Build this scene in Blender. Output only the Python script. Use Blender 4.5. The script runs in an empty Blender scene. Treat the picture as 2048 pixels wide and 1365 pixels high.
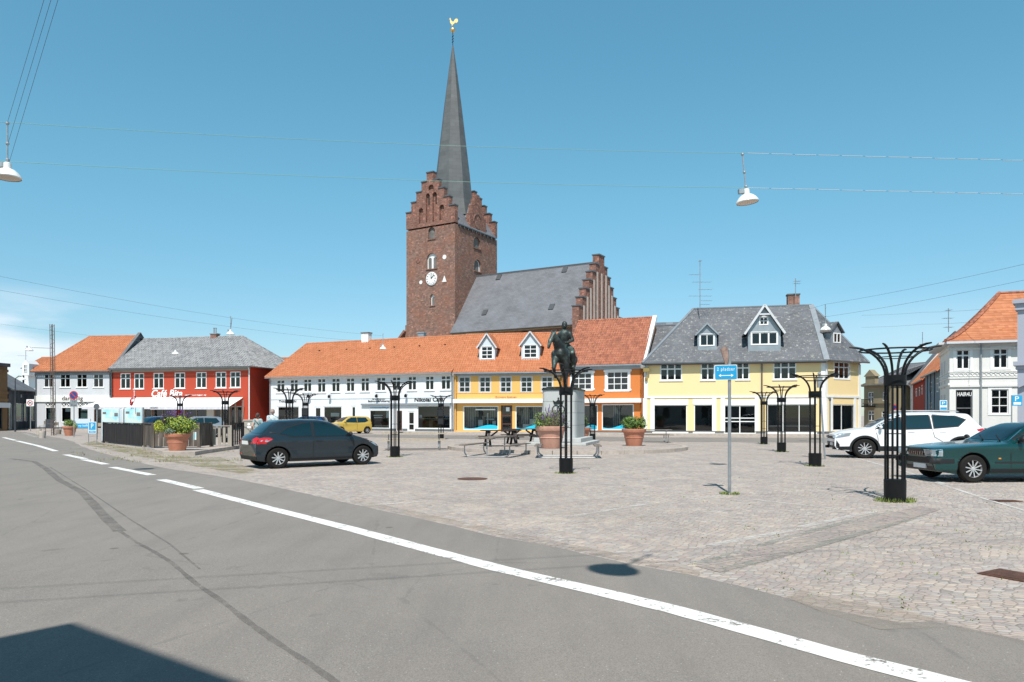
import bpy, bmesh, math, random
from mathutils import Vector, Matrix, noise
from mathutils.bvhtree import BVHTree
from mathutils.geometry import delaunay_2d_cdt
random.seed(7)
S = bpy.context.scene
COL = S.collection
R = math.radians
# ---------------------------------------------------------------- camera
F = 1450.0; H = 1.6; HY = 830.0; CX = 1024.0
cam_d = bpy.data.cameras.new('camera'); cam = bpy.data.objects.new('camera', cam_d); COL.objects.link(cam)
cam.location = (0, 0, H); cam.rotation_euler = (R(90), 0, 0)
cam_d.sensor_width = 36; cam_d.lens = F/2048*36
cam_d.shift_y = (HY-682.5)/2048
cam_d.clip_start = .1; cam_d.clip_end = 2000
S.camera = cam
# ---------------------------------------------------------------- light
SUN_EL = 55.0
SUN_AZ = math.atan2(-.13, -.99)           # direction towards the sun (x, y) = (-.13, -.99)
S.view_settings.view_transform = 'Standard'; S.view_settings.look = 'None'
S.view_settings.exposure = 0.2; S.view_settings.gamma = 1
sd = bpy.data.lights.new('sun', 'SUN'); sun = bpy.data.objects.new('sun', sd); COL.objects.link(sun)
sd.energy = 5.0; sd.angle = R(.55); sd.color = (1, .955, .9)
tosun = Vector((-.13*math.cos(R(SUN_EL)), -.9915*math.cos(R(SUN_EL)), math.sin(R(SUN_EL)))).normalized()
sun.rotation_euler = tosun.to_track_quat('Z', 'Y').to_euler(); sun.location = (0, -20, 60)
W = bpy.data.worlds.new('World'); S.world = W; W.use_nodes = True
nt = W.node_tree; nt.nodes.clear()
def wn(t, **k):
    n = nt.nodes.new(t)
    for a, b in k.items(): setattr(n, a, b)
    return n
wo = wn('ShaderNodeOutputWorld'); bg = wn('ShaderNodeBackground'); sky = wn('ShaderNodeTexSky', sky_type='NISHITA', sun_disc=False)
sky.sun_elevation = R(SUN_EL); sky.sun_rotation = math.atan2(tosun.x, tosun.y)   # clockwise from +Y
sky.air_density = 1.0; sky.dust_density = .4; sky.ozone_density = 3.5; sky.altitude = 0
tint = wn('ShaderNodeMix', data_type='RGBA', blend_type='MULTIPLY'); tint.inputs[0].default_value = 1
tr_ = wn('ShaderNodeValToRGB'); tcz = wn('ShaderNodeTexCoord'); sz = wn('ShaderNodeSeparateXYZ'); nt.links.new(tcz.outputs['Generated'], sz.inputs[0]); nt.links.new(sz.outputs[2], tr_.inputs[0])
for i_, (p_, c_) in enumerate(((.08,(.375,.44,.45)),(.17,(.38,.51,.475)),(.285,(.395,.61,.525)),(.5,(.415,.7,.6)),(.72,(.2,.34,.32)))):  # last stop darkens the unseen zenith to cut fill and deepen shadows
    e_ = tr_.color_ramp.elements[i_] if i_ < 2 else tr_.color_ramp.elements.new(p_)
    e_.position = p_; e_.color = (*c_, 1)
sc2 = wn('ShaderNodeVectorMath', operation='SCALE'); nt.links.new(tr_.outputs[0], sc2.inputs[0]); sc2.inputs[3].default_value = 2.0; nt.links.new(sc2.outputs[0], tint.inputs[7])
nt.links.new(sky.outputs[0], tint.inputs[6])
# thin clouds low over the horizon on the left
tc = wn('ShaderNodeTexCoord'); sep = wn('ShaderNodeSeparateXYZ'); nt.links.new(tc.outputs['Generated'], sep.inputs[0])
mp = wn('ShaderNodeMapping'); mp.inputs['Scale'].default_value = (2.2, 2.2, 9); nt.links.new(tc.outputs['Generated'], mp.inputs[0])
ns = wn('ShaderNodeTexNoise'); ns.inputs['Scale'].default_value = 1.6; ns.inputs['Detail'].default_value = 7; ns.inputs['Roughness'].default_value = .55
nt.links.new(mp.outputs[0], ns.inputs[0])
def mrange(src, a, b, c=0, d=1):
    m = wn('ShaderNodeMapRange', interpolation_type='SMOOTHSTEP'); nt.links.new(src, m.inputs[0])
    for i, v in enumerate((a, b, c, d)): m.inputs[i+1].default_value = v
    return m.outputs[0]
def wmul(a, b):
    m = wn('ShaderNodeMath', operation='MULTIPLY'); nt.links.new(a, m.inputs[0])
    if hasattr(b, 'node'): nt.links.new(b, m.inputs[1])
    else: m.inputs[1].default_value = b
    return m.outputs[0]
el = mrange(sep.outputs[2], .155, .1)            # elevation band
az = mrange(sep.outputs[0], -.4, -.56)          # left part of the horizon
az2 = mrange(sep.outputs[0], .3, .5, 0, .15)
mx = wn('ShaderNodeMath', operation='MAXIMUM'); nt.links.new(az, mx.inputs[0]); nt.links.new(az2, mx.inputs[1])
cl = wmul(wmul(mrange(ns.outputs[0], .34, .58), el), mx.outputs[0])
cm = wn('ShaderNodeMix', data_type='RGBA'); nt.links.new(wmul(cl, .8), cm.inputs[0])
nt.links.new(tint.outputs[2], cm.inputs[6]); cm.inputs[7].default_value = (7.2, 7.5, 8.0, 1)
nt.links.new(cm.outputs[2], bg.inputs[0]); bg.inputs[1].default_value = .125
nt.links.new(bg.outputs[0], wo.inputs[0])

# ---------------------------------------------------------------- helpers
def at(px, py, Y): return Vector(((px-CX)/F*Y, Y, H+(HY-py)/F*Y))
def gnd(px, py, z=0.0):
    Y = (H-z)*F/(py-HY); return Vector(((px-CX)/F*Y, Y, z))
def gY(py, z=0.0): return (H-z)*F/(py-HY)
FR = {}
def frame(P, ang): return Matrix.Translation(P) @ Matrix.Rotation(ang, 4, 'Z')
def tag(o, label=None, cat=None, group=None, kind=None):
    if label: o['label'] = label
    if cat: o['category'] = cat
    if group: o['group'] = group
    if kind: o['kind'] = kind
    return o
def empty(name, M, label, cat, group=None):
    o = bpy.data.objects.new(name, None); COL.objects.link(o); o.matrix_world = M
    o.empty_display_size = .3; FR[o.name] = M.copy(); return tag(o, label, cat, group)
def kids(o): return [c for c in bpy.data.objects if c.parent == o]
def copy_tree(o, parent=None, M=None):
    c = o.copy(); COL.objects.link(c)
    if parent is not None: c.parent = parent
    if M is not None: c.matrix_world = M; FR[c.name] = M.copy()
    for ch in kids(o): copy_tree(ch, c)
    return c
class MB:
    def __init__(s): s.v = []; s.f = []; s.m = []; s.mi = 0; s.X = None; s.ch = []
    def each(s, name, mats, parent=None, fr=None, k=1):      # every piece added becomes an object of its own
        ch = s.ch+[(len(s.v), len(s.f))]
        for i in range(0, len(s.ch), k):
            (v0, f0), (v1, f1) = ch[i], ch[min(i+k, len(s.ch))]; q = MB(); q.v = s.v[v0:v1]; q.f = [[j-v0 for j in f] for f in s.f[f0:f1]]; q.m = s.m[f0:f1]; o = q.build(name, mats, parent, fr=fr)
        return o
    def add(s, vs, fs):
        s.ch.append((len(s.v), len(s.f))); n = len(s.v)
        for p in vs:
            p = Vector(p); s.v.append(s.X @ p if s.X else p)
        for f in fs: s.f.append([n+i for i in f]); s.m.append(s.mi)
        return s
    def box(s, x0, y0, z0, x1, y1, z1):
        return s.add([(x0,y0,z0),(x1,y0,z0),(x1,y1,z0),(x0,y1,z0),(x0,y0,z1),(x1,y0,z1),(x1,y1,z1),(x0,y1,z1)],
                     [(0,3,2,1),(4,5,6,7),(0,1,5,4),(1,2,6,5),(2,3,7,6),(3,0,4,7)])
    def obox(s, p, q, w, h, up=(0,0,1)):     # bar from p to q with width w and height h
        p = Vector(p); q = Vector(q); d = (q-p).normalized(); up = Vector(up)
        if abs(d.dot(up)) > .98: up = Vector((0, 1, 0))
        a = d.cross(up).normalized()*w/2; b = a.cross(d).normalized()*h/2
        return s.add([p-a-b, p+a-b, p+a+b, p-a+b, q-a-b, q+a-b, q+a+b, q-a+b],
                     [(0,1,2,3),(7,6,5,4),(0,4,5,1),(1,5,6,2),(2,6,7,3),(3,7,4,0)])
    def tube(s, pts, r, n=8, cap=True, flat=1.0):
        pts = [Vector(p) for p in pts]; k = len(pts); rs = r if isinstance(r, (list, tuple)) else [r]*k
        vs = []; a = None
        for i, p in enumerate(pts):
            d = (pts[min(i+1, k-1)]-pts[max(i-1, 0)]).normalized()
            if a is None:
                a = d.cross(Vector((0,0,1)) if abs(d.z) < .95 else Vector((0,1,0))).normalized()
            else: a = (a-d*a.dot(d)).normalized()
            b = d.cross(a)
            for j in range(n):
                t = 2*math.pi*j/n; vs.append(p+(a*math.cos(t)+b*math.sin(t)*flat)*rs[i])
        fs = [(i*n+j, i*n+(j+1)%n, (i+1)*n+(j+1)%n, (i+1)*n+j) for i in range(k-1) for j in range(n)]
        if cap: fs += [tuple(range(n))[::-1], tuple((k-1)*n+j for j in range(n))]
        return s.add(vs, fs)
    def lathe(s, prof, n=16, c=(0,0,0), axis='Z', sx=1, sy=1, cap=True):
        vs = []; c = Vector(c)
        for r, h in prof:
            for j in range(n):
                t = 2*math.pi*j/n; x, y = r*math.cos(t)*sx, r*math.sin(t)*sy
                v = (x, y, h) if axis == 'Z' else ((x, h, y) if axis == 'Y' else (h, x, y))
                vs.append(c+Vector(v))
        k = len(prof); fs = [(i*n+j, i*n+(j+1)%n, (i+1)*n+(j+1)%n, (i+1)*n+j) for i in range(k-1) for j in range(n)]
        if cap: fs += [tuple(range(n))[::-1], tuple((k-1)*n+j for j in range(n))]
        return s.add(vs, fs)
    def poly(s, pts): return s.add(pts, [tuple(range(len(pts)))])
    def slab(s, pts, t):      # polygon thickened against its normal
        pts = [Vector(p) for p in pts]; nrm = Vector((0,0,0))
        for i in range(len(pts)): nrm += pts[i].cross(pts[(i+1) % len(pts)])
        nrm.normalize(); n = len(pts); lo = [p-nrm*t for p in pts]
        return s.add(pts+lo, [tuple(range(n)), tuple(range(2*n-1, n-1, -1))]+[(i, n+i, n+(i+1)%n, (i+1)%n) for i in range(n)])
    def prism(s, pts, y0, y1):   # outline (x,z) extruded along y
        n = len(pts); a = [(x, y0, z) for x, z in pts]; b = [(x, y1, z) for x, z in pts]
        ar = sum(pts[i][0]*pts[(i+1)%n][1]-pts[(i+1)%n][0]*pts[i][1] for i in range(n))
        fs = [tuple(range(n)), tuple(range(2*n-1, n-1, -1))]+[(i, n+i, n+(i+1)%n, (i+1)%n) for i in range(n)]
        if ar < 0: fs = [f[::-1] for f in fs]
        return s.add(a+b, fs)
    def zprism(s, pts, z0, z1):
        n = len(pts); a = [(x, y, z0) for x, y in pts]; b = [(x, y, z1) for x, y in pts]
        ar = sum(pts[i][0]*pts[(i+1)%n][1]-pts[(i+1)%n][0]*pts[i][1] for i in range(n))
        fs = [tuple(range(n))[::-1], tuple(range(n, 2*n))]+[(i, (i+1)%n, n+(i+1)%n, n+i) for i in range(n)]
        if ar < 0: fs = [f[::-1] for f in fs]
        return s.add(a+b, fs)
    def ball(s, c, r, n=10, sx=1, sy=1, sz=1):
        pr = [(max(1e-4, r*math.sin(math.pi*i/n)), -r*math.cos(math.pi*i/n)*sz) for i in range(n+1)]
        return s.lathe(pr, n+4, c, sx=sx, sy=sy)
    def build(s, name, mats, parent=None, smooth=False, fr=None, bevel=0, label=None):
        if not isinstance(mats, (list, tuple)): mats = [mats]
        me = bpy.data.meshes.new(name)
        vs = s.v
        if fr is not None:
            X = (FR[parent.name].inverted() @ fr) if parent is not None else fr
            vs = [X @ v for v in vs]
        me.from_pydata([tuple(v) for v in vs], [], s.f)
        for m in mats: me.materials.append(M[m] if isinstance(m, str) else m)
        if len(mats) > 1: me.polygons.foreach_set('material_index', s.m)
        if smooth: me.polygons.foreach_set('use_smooth', [True]*len(me.polygons))
        uv(me)
        o = bpy.data.objects.new(name, me); COL.objects.link(o)
        if parent is not None: o.parent = parent
        if smooth == 'auto':
            me.polygons.foreach_set('use_smooth', [True]*len(me.polygons))
            sharp(me, 35)
        if bevel:
            b = o.modifiers.new('bevel', 'BEVEL'); b.width = bevel; b.segments = 2; b.limit_method = 'ANGLE'
        if label: o['label'] = label
        return o
def sharp(me, deg):
    bm = bmesh.new(); bm.from_mesh(me)
    for e in bm.edges:
        if len(e.link_faces) == 2 and e.calc_face_angle(0) > R(deg): e.smooth = False
    bm.to_mesh(me); bm.free()
def uv(me):
    ul = me.uv_layers.new(name='UVMap'); Z = Vector((0,0,1)); co = me.vertices; d = ul.data
    for p in me.polygons:
        n = p.normal
        if abs(n.z) > .995: t = Vector((1,0,0)); b = Vector((0,1,0))
        else:
            t = Z.cross(n).normalized(); b = n.cross(t)
        for li in p.loop_indices:
            v = co[me.loops[li].vertex_index].co; d[li].uv = (v.dot(t), v.dot(b))
def baked(o, keep=False):            # evaluate modifiers into a plain mesh
    dg = bpy.context.evaluated_depsgraph_get(); dg.update()
    me = bpy.data.meshes.new_from_object(o.evaluated_get(dg)); old = o.data
    o.modifiers.clear(); o.data = me; return o
# ---------------------------------------------------------------- materials
M = {}
def mat(name, col, rough=.7, metal=0, var=.0, vscale=1.5, bump=0, bscale=30, spec=.5, coat=0, uvm=False, col2=None):
    m = bpy.data.materials.new(name); m.use_nodes = True; t = m.node_tree; b = t.nodes['Principled BSDF']
    c = (*col, 1); b.inputs['Base Color'].default_value = c; b.inputs['Roughness'].default_value = rough
    b.inputs['Metallic'].default_value = metal; b.inputs['Specular IOR Level'].default_value = spec
    if coat: b.inputs['Coat Weight'].default_value = coat; b.inputs['Coat Roughness'].default_value = .04
    L = t.links
    if var or bump:
        tc = t.nodes.new('ShaderNodeTexCoord')
    if var:
        n = t.nodes.new('ShaderNodeTexNoise'); n.inputs['Scale'].default_value = vscale; n.inputs['Detail'].default_value = 6
        n.inputs['Roughness'].default_value = .6
        L.new(tc.outputs['Object'], n.inputs[0])
        mp = t.nodes.new('ShaderNodeMapRange'); mp.inputs[1].default_value = .3; mp.inputs[2].default_value = .7
        L.new(n.outputs[0], mp.inputs[0])
        mx = t.nodes.new('ShaderNodeMix'); mx.data_type = 'RGBA'; L.new(mp.outputs[0], mx.inputs[0])
        mx.inputs[6].default_value = tuple(x*(1-var) for x in col)+(1,) if col2 is None else (*col2, 1)
        mx.inputs[7].default_value = tuple(min(1, x*(1+var*.6)) for x in col)+(1,)
        L.new(mx.outputs[2], b.inputs['Base Color'])
    if bump:
        n = t.nodes.new('ShaderNodeTexNoise'); n.inputs['Scale'].default_value = bscale; n.inputs['Detail'].default_value = 5
        L.new(tc.outputs['Object'], n.inputs[0])
        bp = t.nodes.new('ShaderNodeBump'); bp.inputs['Strength'].default_value = bump; bp.inputs['Distance'].default_value = .02
        L.new(n.outputs[0], bp.inputs['Height']); L.new(bp.outputs[0], b.inputs['Normal'])
    M[name] = m; return m
class NT:   # tiny node graph helper
    def __init__(s, name, rough=.8, spec=.3):
        s.m = bpy.data.materials.new(name); s.m.use_nodes = True; s.t = s.m.node_tree; s.b = s.t.nodes['Principled BSDF']
        s.b.inputs['Roughness'].default_value = rough; s.b.inputs['Specular IOR Level'].default_value = spec
        s.tc = s.t.nodes.new('ShaderNodeTexCoord'); M[name] = s.m
    def n(s, typ, ins=None, **k):
        n = s.t.nodes.new(typ)
        for a, b in k.items(): setattr(n, a, b)
        for i, v in (ins or {}).items(): s.set(n.inputs[i], v)
        return n
    def set(s, sock, v):
        if isinstance(v, bpy.types.NodeSocket): s.t.links.new(v, sock)
        elif isinstance(v, tuple) and len(v) == 3 and sock.type == 'RGBA': sock.default_value = (*v, 1)
        else: sock.default_value = v
    def math(s, op, a, b=0, c=0):
        return s.n('ShaderNodeMath', {0: a, 1: b, 2: c}, operation=op).outputs[0]
    def noise(s, co, scale, detail=5, rough=.55, dist=0):
        return s.n('ShaderNodeTexNoise', {0: co, 'Scale': scale, 'Detail': float(detail), 'Roughness': rough, 'Distortion': float(dist)}).outputs[0]
    def rng(s, v, a, b, c=0., d=1.):
        return s.n('ShaderNodeMapRange', {0: v, 1: float(a), 2: float(b), 3: float(c), 4: float(d)}).outputs[0]
    def mix(s, f, a, b, bt='MIX'):
        return s.n('ShaderNodeMix', {0: f, 6: a, 7: b}, data_type='RGBA', blend_type=bt).outputs[2]
    def ramp(s, v, stops, interp='LINEAR'):
        r = s.n('ShaderNodeValToRGB', {0: v}); cr = r.color_ramp; cr.interpolation = interp
        while len(cr.elements) < len(stops): cr.elements.new(.5)
        for e, (p, c) in zip(cr.elements, stops): e.position = p; e.color = (*c, 1)
        return r.outputs[0]
    def bump(s, h, strength=.5, dist=.02, prev=None):
        n = s.n('ShaderNodeBump', {'Strength': strength, 'Distance': dist, 'Height': h})
        if prev is not None: s.set(n.inputs['Normal'], prev)
        return n.outputs[0]
    def uvco(s): return s.tc.outputs['UV']
    def ob(s): return s.tc.outputs['Object']
def tiles(name, cols, tw=.22, th=.33, bs=.55, stain=(.0,.0,.0), stf=0., rough=.75):
    g = NT(name, rough); u = g.n('ShaderNodeSeparateXYZ', {0: g.uvco()})
    U = g.math('DIVIDE', u.outputs[0], tw); V = g.math('DIVIDE', u.outputs[1], th)
    fu = g.math('FLOOR', U); fv = g.math('FLOOR', V)
    cb = g.n('ShaderNodeCombineXYZ', {0: fu, 1: fv}); wnz = g.n('ShaderNodeTexWhiteNoise', {0: cb.outputs[0]}, noise_dimensions='2D')
    c = g.ramp(wnz.outputs[0], [(i/(len(cols)-1), c) for i, c in enumerate(cols)])
    big = g.noise(g.uvco(), .7, 6)
    c = g.mix(g.rng(big, .35, .7, 0, .5), c, tuple(x*.72 for x in cols[len(cols)//2]))
    if stf:
        sp = g.noise(g.uvco(), 4.5, 8, .65)
        c = g.mix(g.rng(sp, .52, .66, 0, stf), c, stain)
    h1 = g.math('COSINE', g.math('MULTIPLY', U, 2*math.pi)); sv = g.math('FRACT', V)
    dark = g.math('GREATER_THAN', sv, .86)       # overlap joint of each course
    c = g.mix(g.math('MULTIPLY', dark, .55), c, tuple(x*.35 for x in cols[0]))
    hh = g.math('ADD', g.math('MULTIPLY', h1, .15), g.math('MULTIPLY', g.math('SUBTRACT', 1, sv), .8))
    g.set(g.b.inputs['Base Color'], c)
    g.set(g.b.inputs['Normal'], g.bump(hh, bs, .05)); return g.m
def slate(name, base, tw=.3, th=.22, lich=0., rust=0., var=.3, flat=False):
    g = NT(name, .6, .4)
    br = g.n('ShaderNodeTexBrick', {0: g.uvco(), 1: base, 2: tuple(x*(1-var) for x in base), 3: tuple(x*.45 for x in base),
             'Scale': 1.0, 'Mortar Size': .012, 'Bias': 0.0, 'Brick Width': tw, 'Row Height': th})
    c = br.outputs[0]; big = g.noise(g.uvco(), .5, 7, .6)
    c = g.mix(g.rng(big, .35, .7, 0, .45), c, tuple(min(1, x*1.5) for x in base))
    if lich:
        sp = g.noise(g.uvco(), 3.2, 9, .72); c = g.mix(g.rng(sp, .56, .64, 0, lich), c, (.42, .41, .36))
        sp3 = g.noise(g.uvco(), 1.1, 9, .7); c = g.mix(g.rng(sp3, .6, .68, 0, lich*.8), c, (.33, .32, .24))
    if rust:
        sp2 = g.noise(g.uvco(), 1.7, 8, .7); c = g.mix(g.rng(sp2, .64, .7, 0, rust), c, (.3, .16, .08))
    g.set(g.b.inputs['Base Color'], c); g.set(g.b.inputs['Normal'], g.bump(br.outputs[1], -.4, .02)); return g.m
def bricks(name, c1, c2, mort, bw=.26, bh=.08, patch=None, pf=.5):
    g = NT(name, .85, .2)
    br = g.n('ShaderNodeTexBrick', {0: g.uvco(), 1: c1, 2: c2, 3: mort, 'Scale': 1.0, 'Mortar Size': .009, 'Bias': .1, 'Brick Width': bw, 'Row Height': bh})
    c = br.outputs[0]; u = g.n('ShaderNodeSeparateXYZ', {0: g.uvco()})
    cell = g.n('ShaderNodeCombineXYZ', {0: g.math('FLOOR', g.math('DIVIDE', u.outputs[0], .26)), 1: g.math('FLOOR', g.math('DIVIDE', u.outputs[1], .16))})
    w = g.n('ShaderNodeTexWhiteNoise', {0: cell.outputs[0]}, noise_dimensions='2D').outputs[0]
    c = g.mix(g.rng(w, .3, 1, 0, .55), c, tuple(x*.5 for x in c2))
    c = g.mix(g.rng(w, .0, .12, .6, 0), c, tuple(min(1, x*1.9) for x in c1))
    big = g.noise(g.uvco(), .35, 8, .65)
    if patch: c = g.mix(g.rng(big, .45, .62, 0, pf), c, patch)
    b2 = g.noise(g.uvco(), 1.3, 6, .6); c = g.mix(g.rng(b2, .4, .75, 0, .45), c, tuple(x*.4 for x in c2))
    g.set(g.b.inputs['Base Color'], c); g.set(g.b.inputs['Normal'], g.bump(br.outputs[1], -.5, .01)); return g.m
def stucco(name, col, stain=.12, soot=(.35,.33,.3)):
    g = NT(name, .85, .25); o = g.ob()
    sc = g.n('ShaderNodeMapping', {0: o, 'Scale': (1.0, 1.0, .35)}).outputs[0]
    a = g.noise(sc, 1.1, 8, .62); c = g.mix(g.rng(a, .42, .78, 0, stain*1.6), col, soot)
    b = g.noise(o, .35, 4); c = g.mix(g.rng(b, .3, .7, 0, .1), c, tuple(x*.8 for x in col))
    f = g.noise(o, 45, 4); g.set(g.b.inputs['Base Color'], c); g.set(g.b.inputs['Normal'], g.bump(f, .18, .01)); return g.m
# glass that lets one see a dim room behind it and mirrors the square
def glassmat(name, tintc=(.55,.6,.6), refl=.12, rough=.015):
    g = NT(name); t = g.t; out = t.nodes['Material Output']
    tr = g.n('ShaderNodeBsdfTransparent', {0: tintc}); gl = g.n('ShaderNodeBsdfGlossy', {0: (1,1,1), 'Roughness': rough})
    fr = g.n('ShaderNodeFresnel', {0: 1.5}); f = g.math('ADD', fr.outputs[0], refl)
    nz = g.noise(g.ob(), 1.2, 2); g.set(gl.inputs['Normal'], g.bump(nz, .05, .02))
    mx = g.n('ShaderNodeMixShader', {0: f, 1: tr.outputs[0], 2: gl.outputs[0]}); t.links.new(mx.outputs[0], out.inputs[0])
glassmat('window_glass', (.45,.47,.47), .015)
glassmat('shop_glass', (.75,.8,.8), .02)
mat('white_paint', (.8,.8,.78), .45, var=.06, vscale=3)
mat('trim_white', (.78,.78,.75), .6, var=.08, vscale=2)
mat('room_dark', (.022,.02,.019), .9, var=.4, vscale=1.2)
mat('room_grey', (.16,.15,.14), .9, var=.35, vscale=1.5)
mat('curtain', (.42,.42,.4), .9, var=.25, vscale=6)
mat('gutter', (.16,.165,.17), .4, .6, var=.15)
mat('zinc', (.34,.37,.39), .45, .5, var=.15, vscale=2)
mat('plinth_grey', (.13,.135,.14), .8, var=.2, vscale=2)
mat('steel', (.36,.365,.37), .55, .5, var=.12, vscale=9)
mat('dark_iron', (.006,.0065,.007), .5, 0, var=.25, vscale=14, bump=.05, bscale=40, spec=.25)
mat('black_trim', (.012,.012,.013), .5)
mat('rubber', (.016,.015,.014), .85, spec=.2, bump=.1, bscale=60, var=.2)
mat('rim', (.62,.62,.62), .35, .55)
mat('chrome', (.7,.7,.7), .12, 1)
mat('ink', (.012,.012,.012), .6)
mat('text_white', (.82,.82,.8), .5)
mat('cable', (.09,.12,.14), .7)
mat('cable_green', (.23,.4,.33), .6)
mat('cable_sleeve', (.42,.47,.48), .6)
mat('enamel', (.78,.79,.76), .28, var=.06, vscale=6)
mat('lamp_inside', (.62,.52,.42), .35)
mat('wood_grey', (.19,.155,.125), .85, var=.35, vscale=9, bump=.3, bscale=25)
mat('wood_dark', (.032,.024,.022), .6, var=.35, vscale=9)
mat('wood_pale', (.42,.35,.25), .8, var=.25, vscale=9)
mat('door_brown', (.09,.035,.02), .4, var=.3, vscale=5)
mat('blue_sign', (.015,.3,.55), .35)
mat('red_sign', (.55,.03,.035), .4)
mat('cyan_film', (.01,.48,.7), .4)
mat('galv', (.36,.38,.39), .45, .6, var=.2, vscale=12)
stucco('wall_danish_grey', (.56,.57,.59), .2); stucco('wall_red', (.44,.066,.035), .18, (.22,.07,.05)); stucco('wall_white', (.72,.73,.74), .14)
stucco('wall_red_shade', (.36,.035,.015), .12, (.2,.05,.03))  # darker copy of wall_red: painted shade on the cafe side, red_house's own colour
stucco('wall_mustard', (.74,.42,.13), .1, (.55,.3,.1)); stucco('wall_orange', (.62,.2,.055), .12, (.4,.15,.05)); stucco('wall_cream', (.8,.62,.33), .08, (.6,.45,.2))
stucco('wall_offwhite', (.72,.71,.675), .08); stucco('wall_bluegrey', (.2,.29,.36), .2); stucco('wall_slateblue', (.34,.36,.42), .15)
stucco('wall_charcoal', (.035,.04,.05), .2); stucco('wall_stone', (.3,.25,.16), .3, (.12,.1,.07)); stucco('wall_brown', (.2,.12,.06), .35, (.06,.04,.02))
stucco('band_ochre', (.42,.31,.16), .2); stucco('pale_grey_board', (.55,.62,.66), .1)
tiles('tiles_orange', [(.37,.13,.055),(.47,.17,.075),(.52,.205,.1),(.42,.145,.065)], stain=(.25,.12,.07), stf=.12)
tiles('tiles_old', [(.2,.075,.045),(.36,.125,.07),(.44,.175,.105),(.3,.1,.06)], stain=(.13,.08,.06), stf=.45, bs=.8)
tiles('tiles_grey', [(.14,.14,.145),(.24,.24,.25),(.34,.34,.34),(.2,.2,.21)], tw=.3, th=.4, stain=(.42,.4,.3), stf=.35, bs=.6)
slate('slate_church', (.15,.153,.165), .6, .3, var=.22); slate('slate_mottled', (.12,.125,.135), .3, .25, lich=.75, rust=.6)
slate('slate_plain', (.15,.155,.165), .3, .22, lich=.2); slate('slate_spire', (.1,.105,.105), 1.1, .55, var=.2)
bricks('brick_tower', (.3,.15,.105), (.21,.115,.088), (.3,.26,.23), patch=(.3,.13,.08), pf=.5)
bricks('brick_gable', (.31,.13,.09), (.21,.09,.065), (.3,.25,.21)); bricks('brick_chimney', (.36,.13,.08), (.2,.09,.06), (.4,.36,.32))
def carve(o, polys, y0, y1, X=None):     # cut real recesses into a mesh
    mb = MB(); mb.X = X
    for q in polys: mb.prism(q, y0, y1)
    me = bpy.data.meshes.new('c'); me.from_pydata([tuple(v) for v in mb.v], [], mb.f); b = bmesh.new(); b.from_mesh(me); bmesh.ops.recalc_face_normals(b, faces=b.faces); b.to_mesh(me); b.free()
    c = bpy.data.objects.new('c', me); COL.objects.link(c); c.parent = o.parent
    md = o.modifiers.new('b', 'BOOLEAN'); md.object = c; md.operation = 'DIFFERENCE'; md.solver = 'EXACT'; bpy.context.view_layer.update(); baked(o); bpy.data.objects.remove(c)
    if o.data.uv_layers: o.data.uv_layers.remove(o.data.uv_layers[0])
    uv(o.data)
# ---------------------------------------------------------------- facades
class Fac:
    def __init__(s, x0, Y0, x1, Y1, pts=None):
        if pts: s.P, Q = pts
        else: s.P = Vector(((x0-CX)/F*Y0, Y0, 0)); Q = Vector(((x1-CX)/F*Y1, Y1, 0))
        d = Q-s.P; s.L = d.length; s.e = d/s.L; s.nv = Vector((-s.e.y, s.e.x, 0)); s.ang = math.atan2(s.e.y, s.e.x)
        s.M = frame(s.P, s.ang)
    def u(s, px, v=0):
        k = (px-CX)/F; B = s.P+s.nv*v; return (k*B.y-B.x)/(s.e.x-k*s.e.y)
    def z(s, px, py, v=0):
        Y = (s.P+s.nv*v+s.e*s.u(px, v)).y; return H+(HY-py)/F*Y
    def uz(s, px, py, v=0): return s.u(px, v), s.z(px, py, v)
    def rect(s, r, v=0):
        u0, z1 = s.uz(r[0], r[1], v); u1, z0 = s.uz(r[2], r[3], v); return u0, z0, u1, z1
def wall_mesh(mb, u0, u1, z0, z1, ops, reveal=.14, v=0.):
    us = sorted({u0, u1, *[a for o in ops for a in (o[0], o[2])]}); zs = sorted({z0, z1, *[a for o in ops for a in (o[1], o[3])]})
    us = [u for u in us if u0-1e-6 <= u <= u1+1e-6]; zs = [z for z in zs if z0-1e-6 <= z <= z1+1e-6]
    for i in range(len(us)-1):
        for j in range(len(zs)-1):
            cu, cz = (us[i]+us[i+1])/2, (zs[j]+zs[j+1])/2
            if any(o[0] < cu < o[2] and o[1] < cz < o[3] for o in ops): continue
            mb.poly([(us[i], v, zs[j]), (us[i+1], v, zs[j]), (us[i+1], v, zs[j+1]), (us[i], v, zs[j+1])])
    for a, b, c, d in ops:
        mb.poly([(a,v,b),(a,v,d),(a,v+reveal,d),(a,v+reveal,b)]); mb.poly([(c,v,d),(c,v,b),(c,v+reveal,b),(c,v+reveal,d)])
        mb.poly([(a,v,d),(c,v,d),(c,v+reveal,d),(a,v+reveal,d)]); mb.poly([(c,v,b),(a,v,b),(a,v+reveal,b),(c,v+reveal,b)])
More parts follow.
